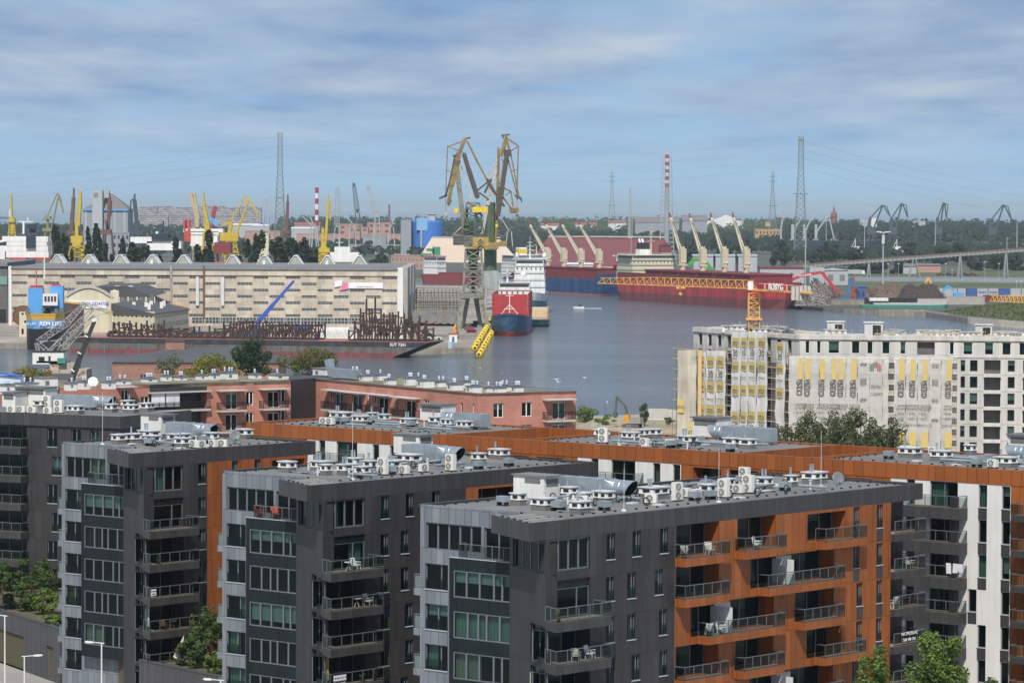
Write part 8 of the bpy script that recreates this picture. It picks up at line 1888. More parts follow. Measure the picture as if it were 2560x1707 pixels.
# chimneys, masts and pylons
def chimney(label, px, yt, yb, dep, r, bands, cage=0):
 t = thing('chimney', label, 'chimney', (D(px, yt, dep).x, dep, 0), 0); z = lambda y: D(px, y, dep).z
 MB().tube((0, 0, 0), (0, 0, z(yb)), r * 1.15, r, 14).build('stack', M_greyc, t); mb = MB(); n = bands
 for k in range(n): mb.m = k % 2; mb.tube((0, 0, z(yb + (yt - yb) * k / n)), (0, 0, z(yb + (yt - yb) * (k + 1) / n)), r, r * .97, 14)
 mb.build('striped_top', [mat('chimney_red', (0.36, 0.022, 0.035), .8), M_paint], t)
 if cage: mb = MB(); mb.lattice((0, 0, 0), (0, 0, z(yt) - 1), cage * 1.6, cage, 22, .5, .22); mb.build('lattice_cage', M_lgrey, t)
M_red.node_tree.nodes['Principled BSDF'].inputs['Roughness'].default_value = .8
chimney('thick red and white banded chimney above the pink works', 792, 469, 565, 4200, 2.3, 7)
chimney('slim red and white chimney inside a lattice cage', 1668, 387, 468, 3500, 2.2, 9, 9.0)
def pylon(label, px, yt, dep, w0, w1, waist, n, arms=(), th=.5):
 z = D(px, yt, dep).z; t = thing('lattice_pylon', label, 'pylon', (D(px, yt, dep).x, dep, 0), 0, 'lattice pylons'); mb = MB(); zw = z * waist
 mb.lattice((0, 0, 0), (0, 0, zw), w0, w1, n, th, th * .5); mb.lattice((0, 0, zw), (0, 0, z), w1, w1 * .9, max(4, n // 2), th, th * .5); mb.build('lattice', M_pyl, t)
 mb = MB()
 for f, w in arms:
  for s in (-.5, .5): mb.box(-w, w, s * w1 - .15, s * w1 + .15, z * f, z * f + .8)
  mb.box(-w, w, -w1 * .6, w1 * .6, z * f - .2, z * f)
 mb.build('cross_arms', M_pyl, t)
pylon('tall green lattice pylon behind the beige hall', 700, 331, 3316, 12, 4.4, .72, 16, ((.47, 4.8),), .42)
pylon('tall green lattice pylon above the scrap yard conveyor', 2003, 341, 3457, 13, 5.0, .74, 16, ((.52, 7.5), (.97, 2.6)), .46)
pylon('distant slim pylon left of the caged chimney', 1530, 430, 5400, 14, 3.2, .8, 14, ((.5, 8), (.93, 5.5), (.86, 6.5)), .5)
pylon('distant slim pylon left of the tall right-hand pylon', 1932, 430, 5400, 14, 3.2, .8, 14, ((.5, 8), (.93, 5.5), (.86, 6.5)), .5)
t = thing('lattice_mast', 'grey pipe mast with ladder above the maroon store', 'mast', (D(1576, 480, 3000).x, 3000, 0), 0); zt_ = D(1574, 469, 3000).z
MB().lattice((0, 0, 0), (0, 0, zt_ * .62), 3.6, 3.4, 10, .35, .2).build('lattice', M_greyc, t); MB().tube((-.4, 0, zt_ * .3), (-.4, 0, zt_), 1.0, .8, 10).build('pipe', M_greyc, t); MB().lattice((1.2, 0, zt_ * .6), (1.2, 0, zt_ * .93), .9, .9, 16, .15, .12).build('ladder', M_greyc, t)
# wires of the river crossing
PT = thing('power_line', 'thin sagging power lines slung between the tall pylons', 'power line', (D(700, 340, 3316).x, 3316, 0), 0)
for i, (ys, ym, ye) in enumerate(((340, 386, 352), (366, 411, 374), (388, 434, 395), (410, 455, 417))):
 for (x0, y0, d0), (x1, y1, d1), sag in (((700, ys, 3316), (2003, ye, 3457), ym - (ys + ye) / 2), ((-500, ys + 108, 4000), (700, ys, 3316), 22), ((2003, ye, 3457), (2750, ye + 140, 3800), 18)):
  pts = []
  for k in range(25): u = k / 24; pts.append(D(x0 + (x1 - x0) * u, y0 + (y1 - y0) * u + sag * 4 * u * (1 - u), d0 + (d1 - d0) * u))
  MB().path(pts, .11, 4).build('wire', M_greyc, PT, world=True)
# harbour cranes on the skyline
def hcrane(label, dep, m, bars, boxes=(), crop=a1, group='harbour cranes on the skyline', lat=(), pair=1.1):
 x0 = D(*crop(*bars[0][0]), dep).x; t = thing('harbour_crane', label, 'harbour crane', (x0, dep, 0), 0, group)
 crane_bars(t, 'jib', m, [(a, b, w * mpp(dep) * .2742) + tuple(r) for a, b, w, *r in bars], dep, crop, pair)
 mb = MB()
 for a, b, w, n in lat: mb.lattice(D(*crop(*a), dep), D(*crop(*b), dep), w, w * .6, n, .42, .26)
 if lat: mb.build('lattice_jib', m, t, world=True)
 if boxes:
  mb = MB()
  for (xa, xb, ya, yb) in boxes: cbox(mb, crop, xa, xb, ya, yb, dep, -3, 3)
  mb.build('machinery_house', m, t, world=True)
 a = bars[-1][1]; q = D(*crop(a[0], a[1]), dep); mb = MB()
 for sx in (-1, 1):
  for sy in (-1, 1): mb.bar((q.x + sx * 2, dep + sy * 2, q.z), (q.x + sx * 4.2, dep + sy * 4.2, 0), .9)
 mb.build('portal', m, t, world=True)
hcrane('thin yellow crane standing alone at the left edge', 2100, M_yelc, [((103, 128), (108, 350), 14), ((110, 340), (112, 400), 34), ((118, 380), (112, 505), 30)], [(85, 138, 350, 385)], lat=[((112, 505), (112, 350), 4.4, 6)])
hcrane('olive crane with folded double jib right of the left edge', 2600, M_oliv, [((522, 124), (430, 335), 9), ((530, 160), (470, 440), 12), ((530, 130), (552, 190), 20), ((552, 190), (578, 302), 12), ((390, 360), (460, 340), 14), ((432, 330), (440, 480), 22)], [(410, 465, 330, 360), (390, 490, 440, 470)])
hcrane('rust-brown crane with upright jib left of the grey silo', 2300, M_brownc, [((673, 75), (672, 160), 14), ((672, 160), (655, 460), 30), ((650, 300), (640, 470), 16), ((660, 460), (650, 520), 40)], [(612, 696, 460, 500)])
hcrane('tall yellow crane in front of the grey silo', 1750, M_yelc, [((735, 110), (733, 200), 22), ((733, 190), (715, 420), 34), ((700, 380), (706, 520), 30), ((706, 510), (714, 610), 60)], [(652, 758, 510, 570), (668, 742, 570, 610)], lat=[((712, 720), (712, 600), 10, 3)])
hcrane('rust-brown crane in front of the silo annex', 2300, M_brownc, [((1000, 122), (1002, 200), 12), ((1000, 180), (985, 460), 30), ((1018, 190), (1012, 330), 6), ((968, 370), (990, 480), 30)], [(925, 1016, 450, 500)])
hcrane('near-black crane with hanging fly jib right of the silo', 2300, M_darkc, [((1228, 128), (1226, 190), 14), ((1226, 180), (1248, 400), 34), ((1195, 185), (1183, 320), 9), ((1195, 185), (1222, 175), 9), ((1248, 380), (1255, 480), 46)], [(1208, 1310, 460, 500)])
hcrane('beige twin ship booms leaning before the housing blocks', 2000, mat('boom_beige', (0.46, 0.38, 0.22), .7), [((1740, 122), (1795, 355), 30), ((1772, 125), (1812, 355), 26), ((1725, 125), (1785, 125), 14), ((1800, 350), (1800, 430), 40)])
hcrane('yellow crane with upright jib on the white ship', 1900, M_yelc, [((1856, 115), (1858, 200), 16), ((1858, 190), (1872, 300), 26), ((1872, 290), (1900, 430), 34), ((1885, 380), (1895, 490), 54)], [(1848, 1942, 480, 545)])
hcrane('crimson ship boom leaning right above the white ship', 2000, mat('boom_crimson', (0.32, 0.035, 0.06), .6), [((1965, 245), (1935, 360), 36), ((1940, 350), (1938, 440), 20)])
hcrane('yellow crane with wide folded jib above the red hull', 1900, M_yelc, [((2240, 145), (2190, 230), 12), ((2190, 230), (2100, 370), 13), ((2240, 148), (2330, 270), 18), ((2330, 270), (2350, 345), 12), ((2262, 190), (2210, 350), 18), ((2210, 350), (2130, 540), 22), ((2025, 410), (2110, 385), 20), ((2105, 380), (2095, 500), 36), ((2095, 490), (2100, 570), 40)], [(2008, 2175, 480, 555)], lat=[((2108, 700), (2108, 560), 9, 3)])
hcrane('rust-brown slim crane beside the tall pylon', 2300, M_brownc, [((290, 135), (290, 210), 14), ((290, 200), (280, 480), 26), ((280, 470), (278, 520), 40)], [(232, 320, 462, 490)], a2)
hcrane('big yellow crane rising over the hall roof lights', 1750, M_yelc, [((660, 130), (658, 200), 10), ((660, 190), (648, 400), 22), ((648, 400), (628, 620), 24), ((672, 200), (682, 370), 10), ((612, 440), (608, 640), 24), ((622, 610), (622, 680), 70)], [(572, 675, 620, 660)], a2, lat=[((600, 770), (622, 670), 8, 3)])
hcrane('pale grey lattice mast crane right of the striped chimney', 3800, M_greyc, [((740, 60), (740, 90), 26), ((738, 400), (738, 430), 30)], (), a2, lat=[((738, 420), (740, 80), 6, 14)])
hcrane('dark lattice jib crane on the far ridge', 3600, M_darkc, [((893, 30), (893, 60), 22), ((925, 270), (925, 300), 24)], (), a2, lat=[((925, 290), (893, 50), 5, 12)])
hcrane('pale lattice jib crane leaning left on the far ridge', 3600, M_greyc, [((1018, 45), (1022, 75), 20), ((1018, 45), (1150, 290), 3, 0), ((1100, 300), (1105, 340), 40)], (), a2, lat=[((1100, 330), (1020, 60), 5, 12)])
for i, (p, q) in enumerate((((422, 330), (540, 440)), ((822, 335), (880, 395)), ((1265, 312), (1235, 430)), ((2215, 310), (2310, 470)), ((88, 170), (95, 300)), ((483, 300), (520, 400)))):
 hcrane(['pale mobile crane boom left of the striped chimney', 'pale mobile crane boom below the dark ridge jib', 'pale mobile crane boom left of the blue silo', 'white ship boom behind the green column crane', 'small upright crane on the skyline left of the tall pylon', 'short lattice boom beside the striped chimney'][i], 3400, M_greyc, [(p, q, 10, .6)], (), a2)
for i, (ap, l, r, f) in enumerate((((1040, 230), (935, 345), (1115, 335), (962, 445)), ((1215, 215), (1130, 345), (1275, 342), (1158, 465)), ((1597, 210), (1550, 345), (1627, 352), (1572, 410)), ((2143, 228), (2035, 365), (2222, 365), (2068, 475)))):
 dx = f[0] - 25
 hcrane('dark harbour crane with peaked jib over the wood, ' + ordinal(i) + ' from left of four', 4200, M_darkc, [(ap, l, 10), ((ap[0] + 15, ap[1] + 8), r, 12), ((ap[0] + 5, ap[1] + 5), f, 14), (ap, (ap[0] + 45, ap[1] + 15), 9), ((ap[0] + 45, ap[1] + 15), r, 7), (l, (l[0] - 15, l[1] + 60), 26), ((l[0] - 15, l[1] + 60), (dx, 500), 30)], [(dx - 35, dx + 40, 430, 500)], a4)
for i, (p, q, post) in enumerate((((152, 262), (118, 440), (105, 130)), ((305, 345), (236, 455), (210, 236)), ((440, 275), (345, 450), (318, 342)), ((570, 292), (448, 468), (424, 446)), ((558, 350), (600, 530), (585, 608)))):
 hcrane('pale grey ship crane before the wood, ' + ordinal(i) + ' from left', 3800, M_greyc, [(p, q, 13), (q, ((post[0] + post[1]) / 2, 540), 16)], [(post[0], post[1], 405, 545)] if i in (1, 2, 3) else (), a4)
# ships beyond the hall
def far_ship(name, label, px0, px1, dep, hl, zd, boxes, m_hull, m_box, extra=()):
 a, b = D(px0, 600, dep), D(px1, 600, dep); t = thing(name, label, 'ship', (a.x, dep, 0), 0); L_ = b.x - a.x
 hull(t, L_, min(24, L_ * .22), zd, -2.0, [(0, M_boot), (99, m_hull)], bow=.16, stern='counter', deck=M_mar)
 mb = MB(); g = MB()
 for q in boxes:
  cbox(mb, a1 if q[0] < 2400 else a2, *[v - (0 if q[0] < 2400 else (2334 if j < 2 else 0)) for j, v in enumerate(q[:4])], dep, -6, 6)
  A, B = D(*a1(q[0], q[3]), dep), D(*a1(q[1], q[2]), dep); n = max(2, int((B.x - A.x) / 2.6))
  for k in range(n): x = A.x + (B.x - A.x) * (k + .5) / n; g.box(x - .45, x + .45, dep - 6.08, dep - 5.9, A.z + (B.z - A.z) * .45, A.z + (B.z - A.z) * .72)
  g.box(A.x, B.x, dep - 6.9, dep - 6, B.z - .25, B.z - .05)
 o = mb.build('deckhouse', m_box, t, world=True); g.build('window', M_glz, o, world=True)
 for nm, m_, bars, bx in extra:
  mb = MB()
  for p, q, w in bars: mb.bar(D(*a1(*p), dep - 2), D(*a1(*q), dep - 2), w)
  for q in bx: cbox(mb, a1, *q, dep, -7.5, 3)
  mb.build(nm, m_, t, world=True)
far_ship('tanker', 'white tanker deckhouse with dark blue funnel at the left edge', -60, 250, 1900, 0, 6, [(70, 455, 650, 705), (60, 450, 600, 650), (75, 440, 560, 600), (35, 450, 515, 560), (0, 60, 600, 720)], M_hblk, M_paint,
   [('funnel', M_navy2, [((300, 480), (300, 400), 3.5)], [(255, 340, 510, 620), (268, 330, 400, 445)]), ('mast', M_paint, [((215, 490), (215, 375), 1.0), ((170, 380), (300, 380), .5), ((255, 380), (255, 340), .5), ((0, 560), (40, 555), 1.2)], []), ('red_deck_line', M_hred, [], [(105, 255, 706, 722), (310, 490, 706, 726)])])
far_ship('supply_ship', 'white bow and black wheelhouse of a supply ship among the trees', 320, 462, 1850, 0, 8, [(1200, 1400, 520, 575), (1350, 1660, 560, 640)], M_paint, M_paint, [('black_wheelhouse', M_navy2, [((1490, 480), (1490, 375), .8), ((1440, 430), (1540, 430), .4)], [(1395, 1570, 490, 545)]), ('radar_dome', M_paint, [], [(1432, 1452, 470, 492), (1548, 1566, 500, 520)])])
far_ship('bulk_carrier', 'white deckhouse of a ship under the upright yellow crane', 440, 560, 1980, 0, 8, [(1740, 1990, 500, 600), (1680, 2040, 445, 475), (1720, 2000, 470, 505)], M_navy2, M_paint, [('red_posts', M_hred, [], [(1682, 1700, 365, 440), (1720, 1742, 365, 440), (1690, 1745, 460, 560)]), ('blue_gantry', M_tow, [((1880, 330), (1980, 420), 1.0), ((1900, 330), (2000, 400), 1.0)], [])])
far_ship('dock_ship', 'red hull with yellow lights behind the folded yellow crane', 530, 668, 1850, 0, 18, [(1960, 2110, 570, 670)], M_hred, M_mar, [('yellow_ladder', M_yelc, [((1915, 680), (1925, 760), 1.5), ((1968, 580), (1968, 670), .5), ((1968, 580), (2100, 580), .5)], [(1900, 1925, 700, 760)])])
far_ship('research_ship', 'pale grey vessel with tall mast at the right end of the roof lights', 815, 940, 1800, 0, 6, [(3014, 3274, 660, 745), (3054, 3194, 610, 660)], M_greyc, M_paint, [('mast', M_greyc, [((3094, 610), (3094, 510), .8), ((3064, 570), (3130, 570), .5), ((3170, 745), (3180, 650), .8)], [])])
far_ship('ferry', 'long white ferry showing above the trees on the far right', 1750, 1856, 6000, 0, 28, [], M_paint, M_paint)
q = D(1810, 552, 5990); mb = MB(); mb.prismy([(-26, 27), (26, 27), (16, 34), (4, 39), (-6, 34)], 0, 10); t_ = bpy.data.objects['ferry']; mb.M = None; o = mb.build('upper_decks', M_paint, t_); o.location = (q.x - t_.location.x, 0, 0)
far_ship('cargo_ship', 'long dark blue ship lying before the dark wood', 1930, 2210, 3750, 0, 14, [], M_navy2, M_navy2)
for i, (px, m_, lab) in enumerate(((2108, M_hred, 'orange and white tug before the dark wood'), (2212, M_paint, 'white tug with blue hull before the dark wood'))):
 p = D(px, 628, 3400); t = thing('tug', lab, 'tug', (p.x, 3400, 0), 0, 'tugs'); hull(t, 26, 9, 3.5, -2, [(99, m_ if i == 0 else M_tow)], deck=M_mar); MB().box(8, 19, -3, 3, 3.5, 8).box(10, 16, -2.4, 2.4, 8, 11.5).bar((12, 0, 11.5), (12, 0, 19), .6).bar((7, 0, 8), (12, 0, 18), .4).build('deckhouse', M_paint, t)
# green hopper, floodlight masts, small jib machines
t = thing('quay_hopper', 'green quay hopper machine before the beige store', 'hopper', (D(1082, 640, 2500).x, 2500, 0), 0); mb = MB(); mg = mat('hopper_green', (0.06, 0.26, 0.17), .6, var=.1)
for b in ((1610, 1680, 610, 690), (1555, 1625, 625, 650), (1500, 1600, 670, 690)): cbox(mb, a2, *b, 2500, -4, 4)
mb.bar(D(*a2(1500, 675), 2500), D(*a2(1620, 720), 2500), 3).bar(D(*a2(1560, 690), 2500), D(*a2(1560, 800), 2500), 1.2).bar(D(*a2(1650, 690), 2500), D(*a2(1650, 800), 2500), 1.2); mb.build('hopper', mg, t, world=True)
def pole(name, label, px, yt, yb, head=0, m=M_greyc, th=.35, arms=0):
 p = G(px, yb); z = D(px, yt, p.y).z; t = thing(name, label, 'lamp mast', p, 0, 'masts and lamp poles on the far shore'); MB().tube((0, 0, 0), (0, 0, z), th, th * .6, 8).build('pole', m, t); mb = MB()
 mb.box(-.5 - head, .5 + head, -.5, .5, z, z + .5)
 for k in range(arms): a = 2 * pi * k / arms; mb.bar((0, 0, z), (cos(a) * 3.2, sin(a) * 3.2, z + .6), .25); mb.box(cos(a) * 3.2 - .7, cos(a) * 3.2 + .7, sin(a) * 3.2 - .4, sin(a) * 3.2 + .4, z + .4, z + 1.0)
 if arms: mb.lathe([(.9, z - 6), (.9, z - 1)], 8)
 mb.build('lamp_head', M_lid, t)
for i, a in enumerate(((2207, 583, 739, .5, .55, 6), (2013, 574, 716, .4, .5, 0), (1577, 595, 700, 0, .3, 0), (1543, 642, 695, .6, .45, 5), (2161, 552, 640, 0, .5, 0), (2065, 545, 640, 0, .5, 0), (2338, 548, 640, 0, .5, 0), (2517, 595, 645, 0, .5, 0), (2542, 549, 640, 0, .6, 0), (2220, 660, 702, 0, .15, 0), (2246, 660, 706, 0, .15, 0), (2364, 660, 706, 0, .15, 0), (2380, 676, 708, 0, .15, 0), (2462, 655, 706, 0, .15, 0), (2497, 660, 703, 0, .15, 0), (2541, 705, 738, 0, .15, 0), (2552, 703, 735, 0, .15, 0))):
 pole('light_mast', ['tall floodlight mast standing between the scrap heaps', 'tall plain mast beside the white silos', 'thin pole before the maroon store', 'floodlight mast between the two big bulk ships', 'pale pole before the first dark harbour crane', 'pale pole right of the tall right-hand pylon', 'pale pole before the third dark harbour crane', 'pale pole right of the fourth dark harbour crane', 'dark slim mast at the right edge'][i] if i < 9 else 'thin lamp pole in the grass field, ' + ordinal(i - 9) + ' from left', a[0], a[1], a[2], a[3], th=a[4], arms=a[5])
# conveyor bridge on its trestles
CB_ = thing('conveyor_bridge', 'long rising conveyor bridge on trestles across the right', 'conveyor', (D(2050, 660, 2400).x, 2400, 0), 0)
pa, pb = D(1985, 668, 2400), D(2640, 620, 2400); mb = MB(); mb.bar(pa, pb, 2.6, 1.5); mb.m = 1; mb.bar(pa + Vector((0, 0, 1.35)), pb + Vector((0, 0, 1.35)), 2.8, 1.1); mb.m = 2
for k in range(60): q = pa.lerp(pb, k / 60); mb.bar(q + Vector((0, -1.7, 1.2)), q + Vector((0, -1.7, -1.2)), .3)
mb.build('gallery', [mat('gallery_grey', (0.25, 0.26, 0.26), .9, var=.15), mat('conveyor_rust', (0.19, 0.115, 0.08), .9, var=.2), M_greyc], CB_, world=True)
for px, w in ((2172, .8), (2286, 3.0), (2400, 1.0), (2515, 1.0)):
 q = pa.lerp(pb, (px - 1985) / 655); mb = MB(); [mb.bar((q.x + s * w * .3, 2400 + s2, q.z - 1), (q.x + s * w * 1.3, 2400 + s2 * 2, 0), .8) for s in (-1, 1) for s2 in (-1.2, 1.2)]; [mb.bar((q.x - w * k, 2399, q.z * (1.1 - k) * .7), (q.x + w * k, 2399, q.z * (1.1 - k) * .7), .4) for k in (.5, .8)]; mb.build('trestle', _M['gallery_grey'], CB_, world=True)
# scrap yard
def heap(name, label, px0, px1, yt, yb, m, seed, spikes, chunk, dy=26):
 a, b = G(px0, yb), G(px1, yb); h = D(px0, yt, a.y + dy * .5).z; w = (b.x - a.x) / 2; t = thing(name, label, 'heap', ((a.x + b.x) / 2, a.y + dy * .5, 0), 0, 'heaps in the scrap yard')
 r = random.Random(seed); n = 26; mb = MB(); vs = []
 pk = [(r.uniform(-.5, .5), r.uniform(-.3, .3), r.uniform(.7, 1)) for _ in range(3)]
 for j in range(n + 1):
  for i in range(n + 1):
   u, v = i / n * 2 - 1, j / n * 2 - 1; e = max(0, 1 - u * u) * max(0, 1 - v * v)
   k = max(p[2] * max(0, 1 - sqrt(((u - p[0]) * .9) ** 2 + (v - p[1]) ** 2)) for p in pk); vs.append((u * w, v * dy * .5, h * 1.25 * min(1, k * 1.1) * min(1, e * 2.2) + (r.uniform(-.5, .5) if e > .05 else -.2)))
 mb.add(vs, [(j * (n + 1) + i, j * (n + 1) + i + 1, (j + 1) * (n + 1) + i + 1, (j + 1) * (n + 1) + i) for j in range(n) for i in range(n)])
 for _ in range(spikes): p = Vector(vs[r.randrange(len(vs))]); mb.m = r.choice((0, 1, 2)); d = Vector((r.uniform(-1, 1), r.uniform(-1, 1), r.uniform(-.2, .9))).normalized() * r.uniform(.6, chunk); mb.bar(p - d * .3, p + d, r.uniform(.2, .7), r.uniform(.1, .5))
 mb.build('pile', m, t)
M_scr = mat('scrap_grey', (0.20, 0.185, 0.17), .7, var=.5, scale=.8, rust=(0.15, 0.08, 0.055)); M_scb = mat('scrap_bright', (0.38, 0.38, 0.36), .5, var=.3, scale=1); M_sbr = mat('scrap_brown', (0.14, 0.095, 0.07), .9, var=.3, scale=.5)
heap('scrap_heap', 'tall grey heap of mixed scrap below the red grab arm', 2020, 2100, 708, 752, [M_scr, M_sbr, M_scr], 1, 420, 1.7)
heap('scrap_heap', 'bright tangle of aluminium scrap at the quay edge', 1992, 2075, 728, 764, [M_scr, M_scb, M_scr], 2, 520, 1.5, 20)
heap('scrap_heap', 'small dark scrap heap beside the blue cabin', 2160, 2192, 718, 746, [M_sbr, M_scr, M_sbr], 3, 120, 2)
heap('ore_heap', 'light brown shredded heap behind the tall floodlight mast', 2176, 2266, 712, 745, [M_sbr, mat('ore_light', (0.17, 0.11, 0.085), .95), M_sbr], 4, 60, 1, 30)
heap('ore_heap', 'dark brown shredded heap right of the floodlight mast', 2250, 2368, 718, 752, [mat('ore_dark', (0.060, 0.042, 0.036), .95, var=.2), M_sbr, M_sbr], 5, 80, 1, 30)
def arm(label, dep, m, segs, w, boxes, name='material_handler'):
 p = D(*a4(*segs[0]), dep); t = thing(name, label, 'material handler', (p.x, dep, 0), 0, 'grab handlers in the scrap yard'); mb = MB(); P = [D(*a4(*s), dep) for s in segs]
 for i in range(len(P) - 1): mb.bar(P[i], P[i + 1], w, w * 1.2, w * .75)
 mb.build('boom', m, t, world=True); mb = MB(); q = P[-1]
 for k in range(5): a = 2 * pi * k / 5; mb.bar(q, q + Vector((cos(a) * 1.6, sin(a) * 1.6, -1.2)), .4).bar(q + Vector((cos(a) * 1.6, sin(a) * 1.6, -1.2)), q + Vector((cos(a) * .4, sin(a) * .4, -2.8)), .35)
 mb.build('grab', M_sbr, t, world=True); mb = MB()
 for b in boxes: cbox(mb, a4, *b, dep, -1.6, 1.6)
 A = D(*a4(boxes[0][0], boxes[0][3]), dep); B = D(*a4(boxes[0][1], boxes[0][3]), dep); mb.box(A.x + .3, B.x - .3, dep - 1.2, dep + 1.2, -.2, A.z)
 mb.build('cab', m, t, world=True); return t
M_hr = mat('handler_red', (0.52, 0.045, 0.06), .5); M_hb = mat('handler_blue', (0.05, 0.16, 0.36), .5)
t = arm('red scrap handler with long bent arm reaching over the heap', 1790, M_hr, ((195, 920), (300, 872), (490, 840), (560, 930), (650, 1040)), 1.5, [(80, 190, 885, 930), (205, 222, 845, 920)])
lettering('POLCOMPER', 1.2, M_sheet, t, D(*a4(335, 868), 1788.4) - t.location, (pi / 2, -.12, 0), bold=.03)
arm('dark blue scrap handler standing upright beside the red post', 1760, M_hb, ((735, 1040), (742, 900), (760, 900), (810, 985)), 1.4, [(650, 740, 1070, 1088)])
arm('red upright scrap handler behind the dark blue one', 1775, M_hr, ((780, 1055), (776, 880), (790, 960)), 1.3, [(765, 790, 1000, 1060)])
arm('orange scrap handler with folded arm over the brown heaps', 1860, M_crane, ((1410, 1000), (1440, 930), (1465, 890), (1500, 985)), 1.0, [(1400, 1425, 990, 1010)])
arm('bright blue scrap handler before the containers', 1840, M_tow, ((1700, 1010), (1640, 965), (1585, 1025)), 1.1, [(1690, 1780, 1030, 1060)])
arm('green scrap handler with arched arm behind the red ship', 1960, mat('handler_green', (0.07, 0.32, 0.06), .5), ((-510, 830), (-570, 745), (-670, 720), (-735, 790)), 2.2, [(-560, -480, 800, 835)])
box_thing('stone_wall', 'rough stone block wall below the bright scrap', 'wall', 2078, 2160, 749, 770, 1705, 2, M_quay, 'yard walls', 12, 0)
box_thing('black_wall', 'black steel retaining wall before the brown heaps', 'wall', 2162, 2292, 745, 767, 1690, 2, M_hblk, 'yard walls', 14, 0)
box_thing('concrete_wall', 'white concrete block wall right of the black wall', 'wall', 2294, 2366, 747, 770, 1680, 2, M_slab, 'yard walls', 14, 0)
box_thing('concrete_wall', 'longer pale block wall running behind the grassy mound', 'wall', 2366, 2462, 741, 765, 1720, 2, mat('block_pale', (0.38, 0.36, 0.33), .9, var=.2), 'yard walls', 18, 0)
for i, (p0, p1, c, tx) in enumerate(((2345, 2392, M_lgrey, ''), (2394, 2414, M_lgrey, ''), (2416, 2441, M_blue, ''), (2443, 2469, M_lgrey, 'MAERSK'), (2471, 2496, M_lgrey, 'MAERSK'), (2497, 2524, M_blue, ''), (2526, 2552, M_lgrey, ''), (2554, 2590, M_lgrey, ''))):
 t = box_thing('shipping_container', ('blue' if c is M_blue else 'pale grey') + ' shipping container in the row behind the mound, ' + ordinal(i) + ' from left', 'container', p0, p1, 721, 742, 1890, 2.6, c, 'containers behind the mound', 12, 0)
 if tx: lettering(tx, 1.2, M_blue, t, (0, -.2, 2.2), bold=.02)
for i, (p0, p1) in enumerate(((2459, 2480), (2481, 2500))): box_thing('shipping_container', ['dark red container below the pale row, left one', 'brown container below the pale row, right one'][i], 'container', p0, p1, 738, 752, 1770, 2.6, (M_mar, M_rust)[i], 'containers behind the mound', 10, 0)
GBb = thing('river_barge', 'long green river barge with white hatch covers at the far quay', 'barge', (D(2152, 775, 1655).x, 1655, 0), radians(-1.5)); Lg = D(2368, 775, 1655).x - D(2152, 775, 1655).x
hull(GBb, Lg, 9, 1.6, -2.2, [(99, mat('barge_green', (0.04, 0.22, 0.16), .6, var=.15))], bow=.06, sheer=.3, deck=M_greyc, rake=0); MB().box(6, Lg - 3, -3.2, 3.2, 1.6, 2.5).build('hatch_covers', M_greyc, GBb); MB().box(4, 13, -3.3, 3.3, 3.4, 4.8).build('deckhouse', M_paint, GBb)
box_thing('quay_block', 'low concrete quay block before the green barge', 'quay block', 2196, 2313, 775, 787, 1590, 5, M_quay, None, 0, -2.2)
box_thing('silo_pair', 'white twin silos with name panel by the tall plain mast', 'silo', 2024, 2061, 668, 712, 2150, 8, M_lgrey, None, 5, 0)
bldg('white_hall', 'white gabled hall with dark doors behind the red arm', 'hall', 2062, 2120, 676, 2160, 20, M_lgrey, yr=671, rtype='front', win=(2, 1, M_hallr))
bldg('red_roof_hall', 'low hall with red roof edge under the conveyor', 'hall', 1900, 2010, 672, 2200, 20, M_lgrey, roof=M_mar, yr=667)
fr_ = thing('quay_fender', 'black tyre fender on the far quay by the red bow', 'fender', G(1958, 764, -1), 0, 'tyre fenders on the far quay'); mb = MB(); mb.M = Matrix.Rotation(pi / 2, 4, 'X'); mb.lathe([(.5, -.3), (1.0, -.3), (1.0, .3), (.5, .3)], 12); mb.build('tyre', M_black, fr_)
for k in range(1, 14): o = copy_tree(fr_); o.location = G(1958 + k * 7.4, 764 + k * .75, -1)
t = thing('truck', 'white truck parked on the far field edge', 'truck', G(2147, 688), 0); MB().box(-8, 2, -1.2, 1.2, 1, 4).build('trailer', M_lgrey, t); MB().prismy([(2.2, .6), (4.4, .6), (4.4, 2.2), (4.0, 3.6), (2.2, 3.6)], -1.2, 1.2).build('cab', M_paint, t); mb = MB(); [mb.cbox(x, s, 0, 1, .4, 1) for x in (-6.5, -5, 3.4) for s in (-1, 1)]; mb.build('wheel', M_black, t)
for i, px in enumerate((2352, 2372, 2392, 2412, 2432)): p = G(px, 690); car('dark car parked in the far field row, ' + ordinal(i) + ' from left', p, 0, M_navy2 if i % 2 else M_mar, 'cars in the far field', 1.5)
# grassy mound with stone foot
e0_, e1_ = G(2318, 781), G(2900, 836); dv = Vector((e1_.y - e0_.y, e0_.x - e1_.x, 0)).normalized() * -1; n = 46; mb = MB(); vs = []; r = random.Random(9)
from mathutils import noise
for j in range(n + 1):
 for i in range(n + 1):
  u, v = i / n, j / n; p = e0_.lerp(e1_, u) + dv * (2 + 75 * v)
  h = 7.6 * min(1, u * 5) ** .8 * min(1, v * 3.2) ** .9 * min(1, (1 - v) * 3) + 1.5 * noise.noise((p.x * .07, p.y * .03, 1)) * min(1, v * 5)
  vs.append((p.x, p.y, h - .1))
mb.add(vs, [(j * (n + 1) + i, j * (n + 1) + i + 1, (j + 1) * (n + 1) + i + 1, (j + 1) * (n + 1) + i) for j in range(n) for i in range(n)])
gm = mb.build('grassy_mound', M_grass, kind='structure', smooth=True); gm.location = (0, 0, 0)
mb = MB()
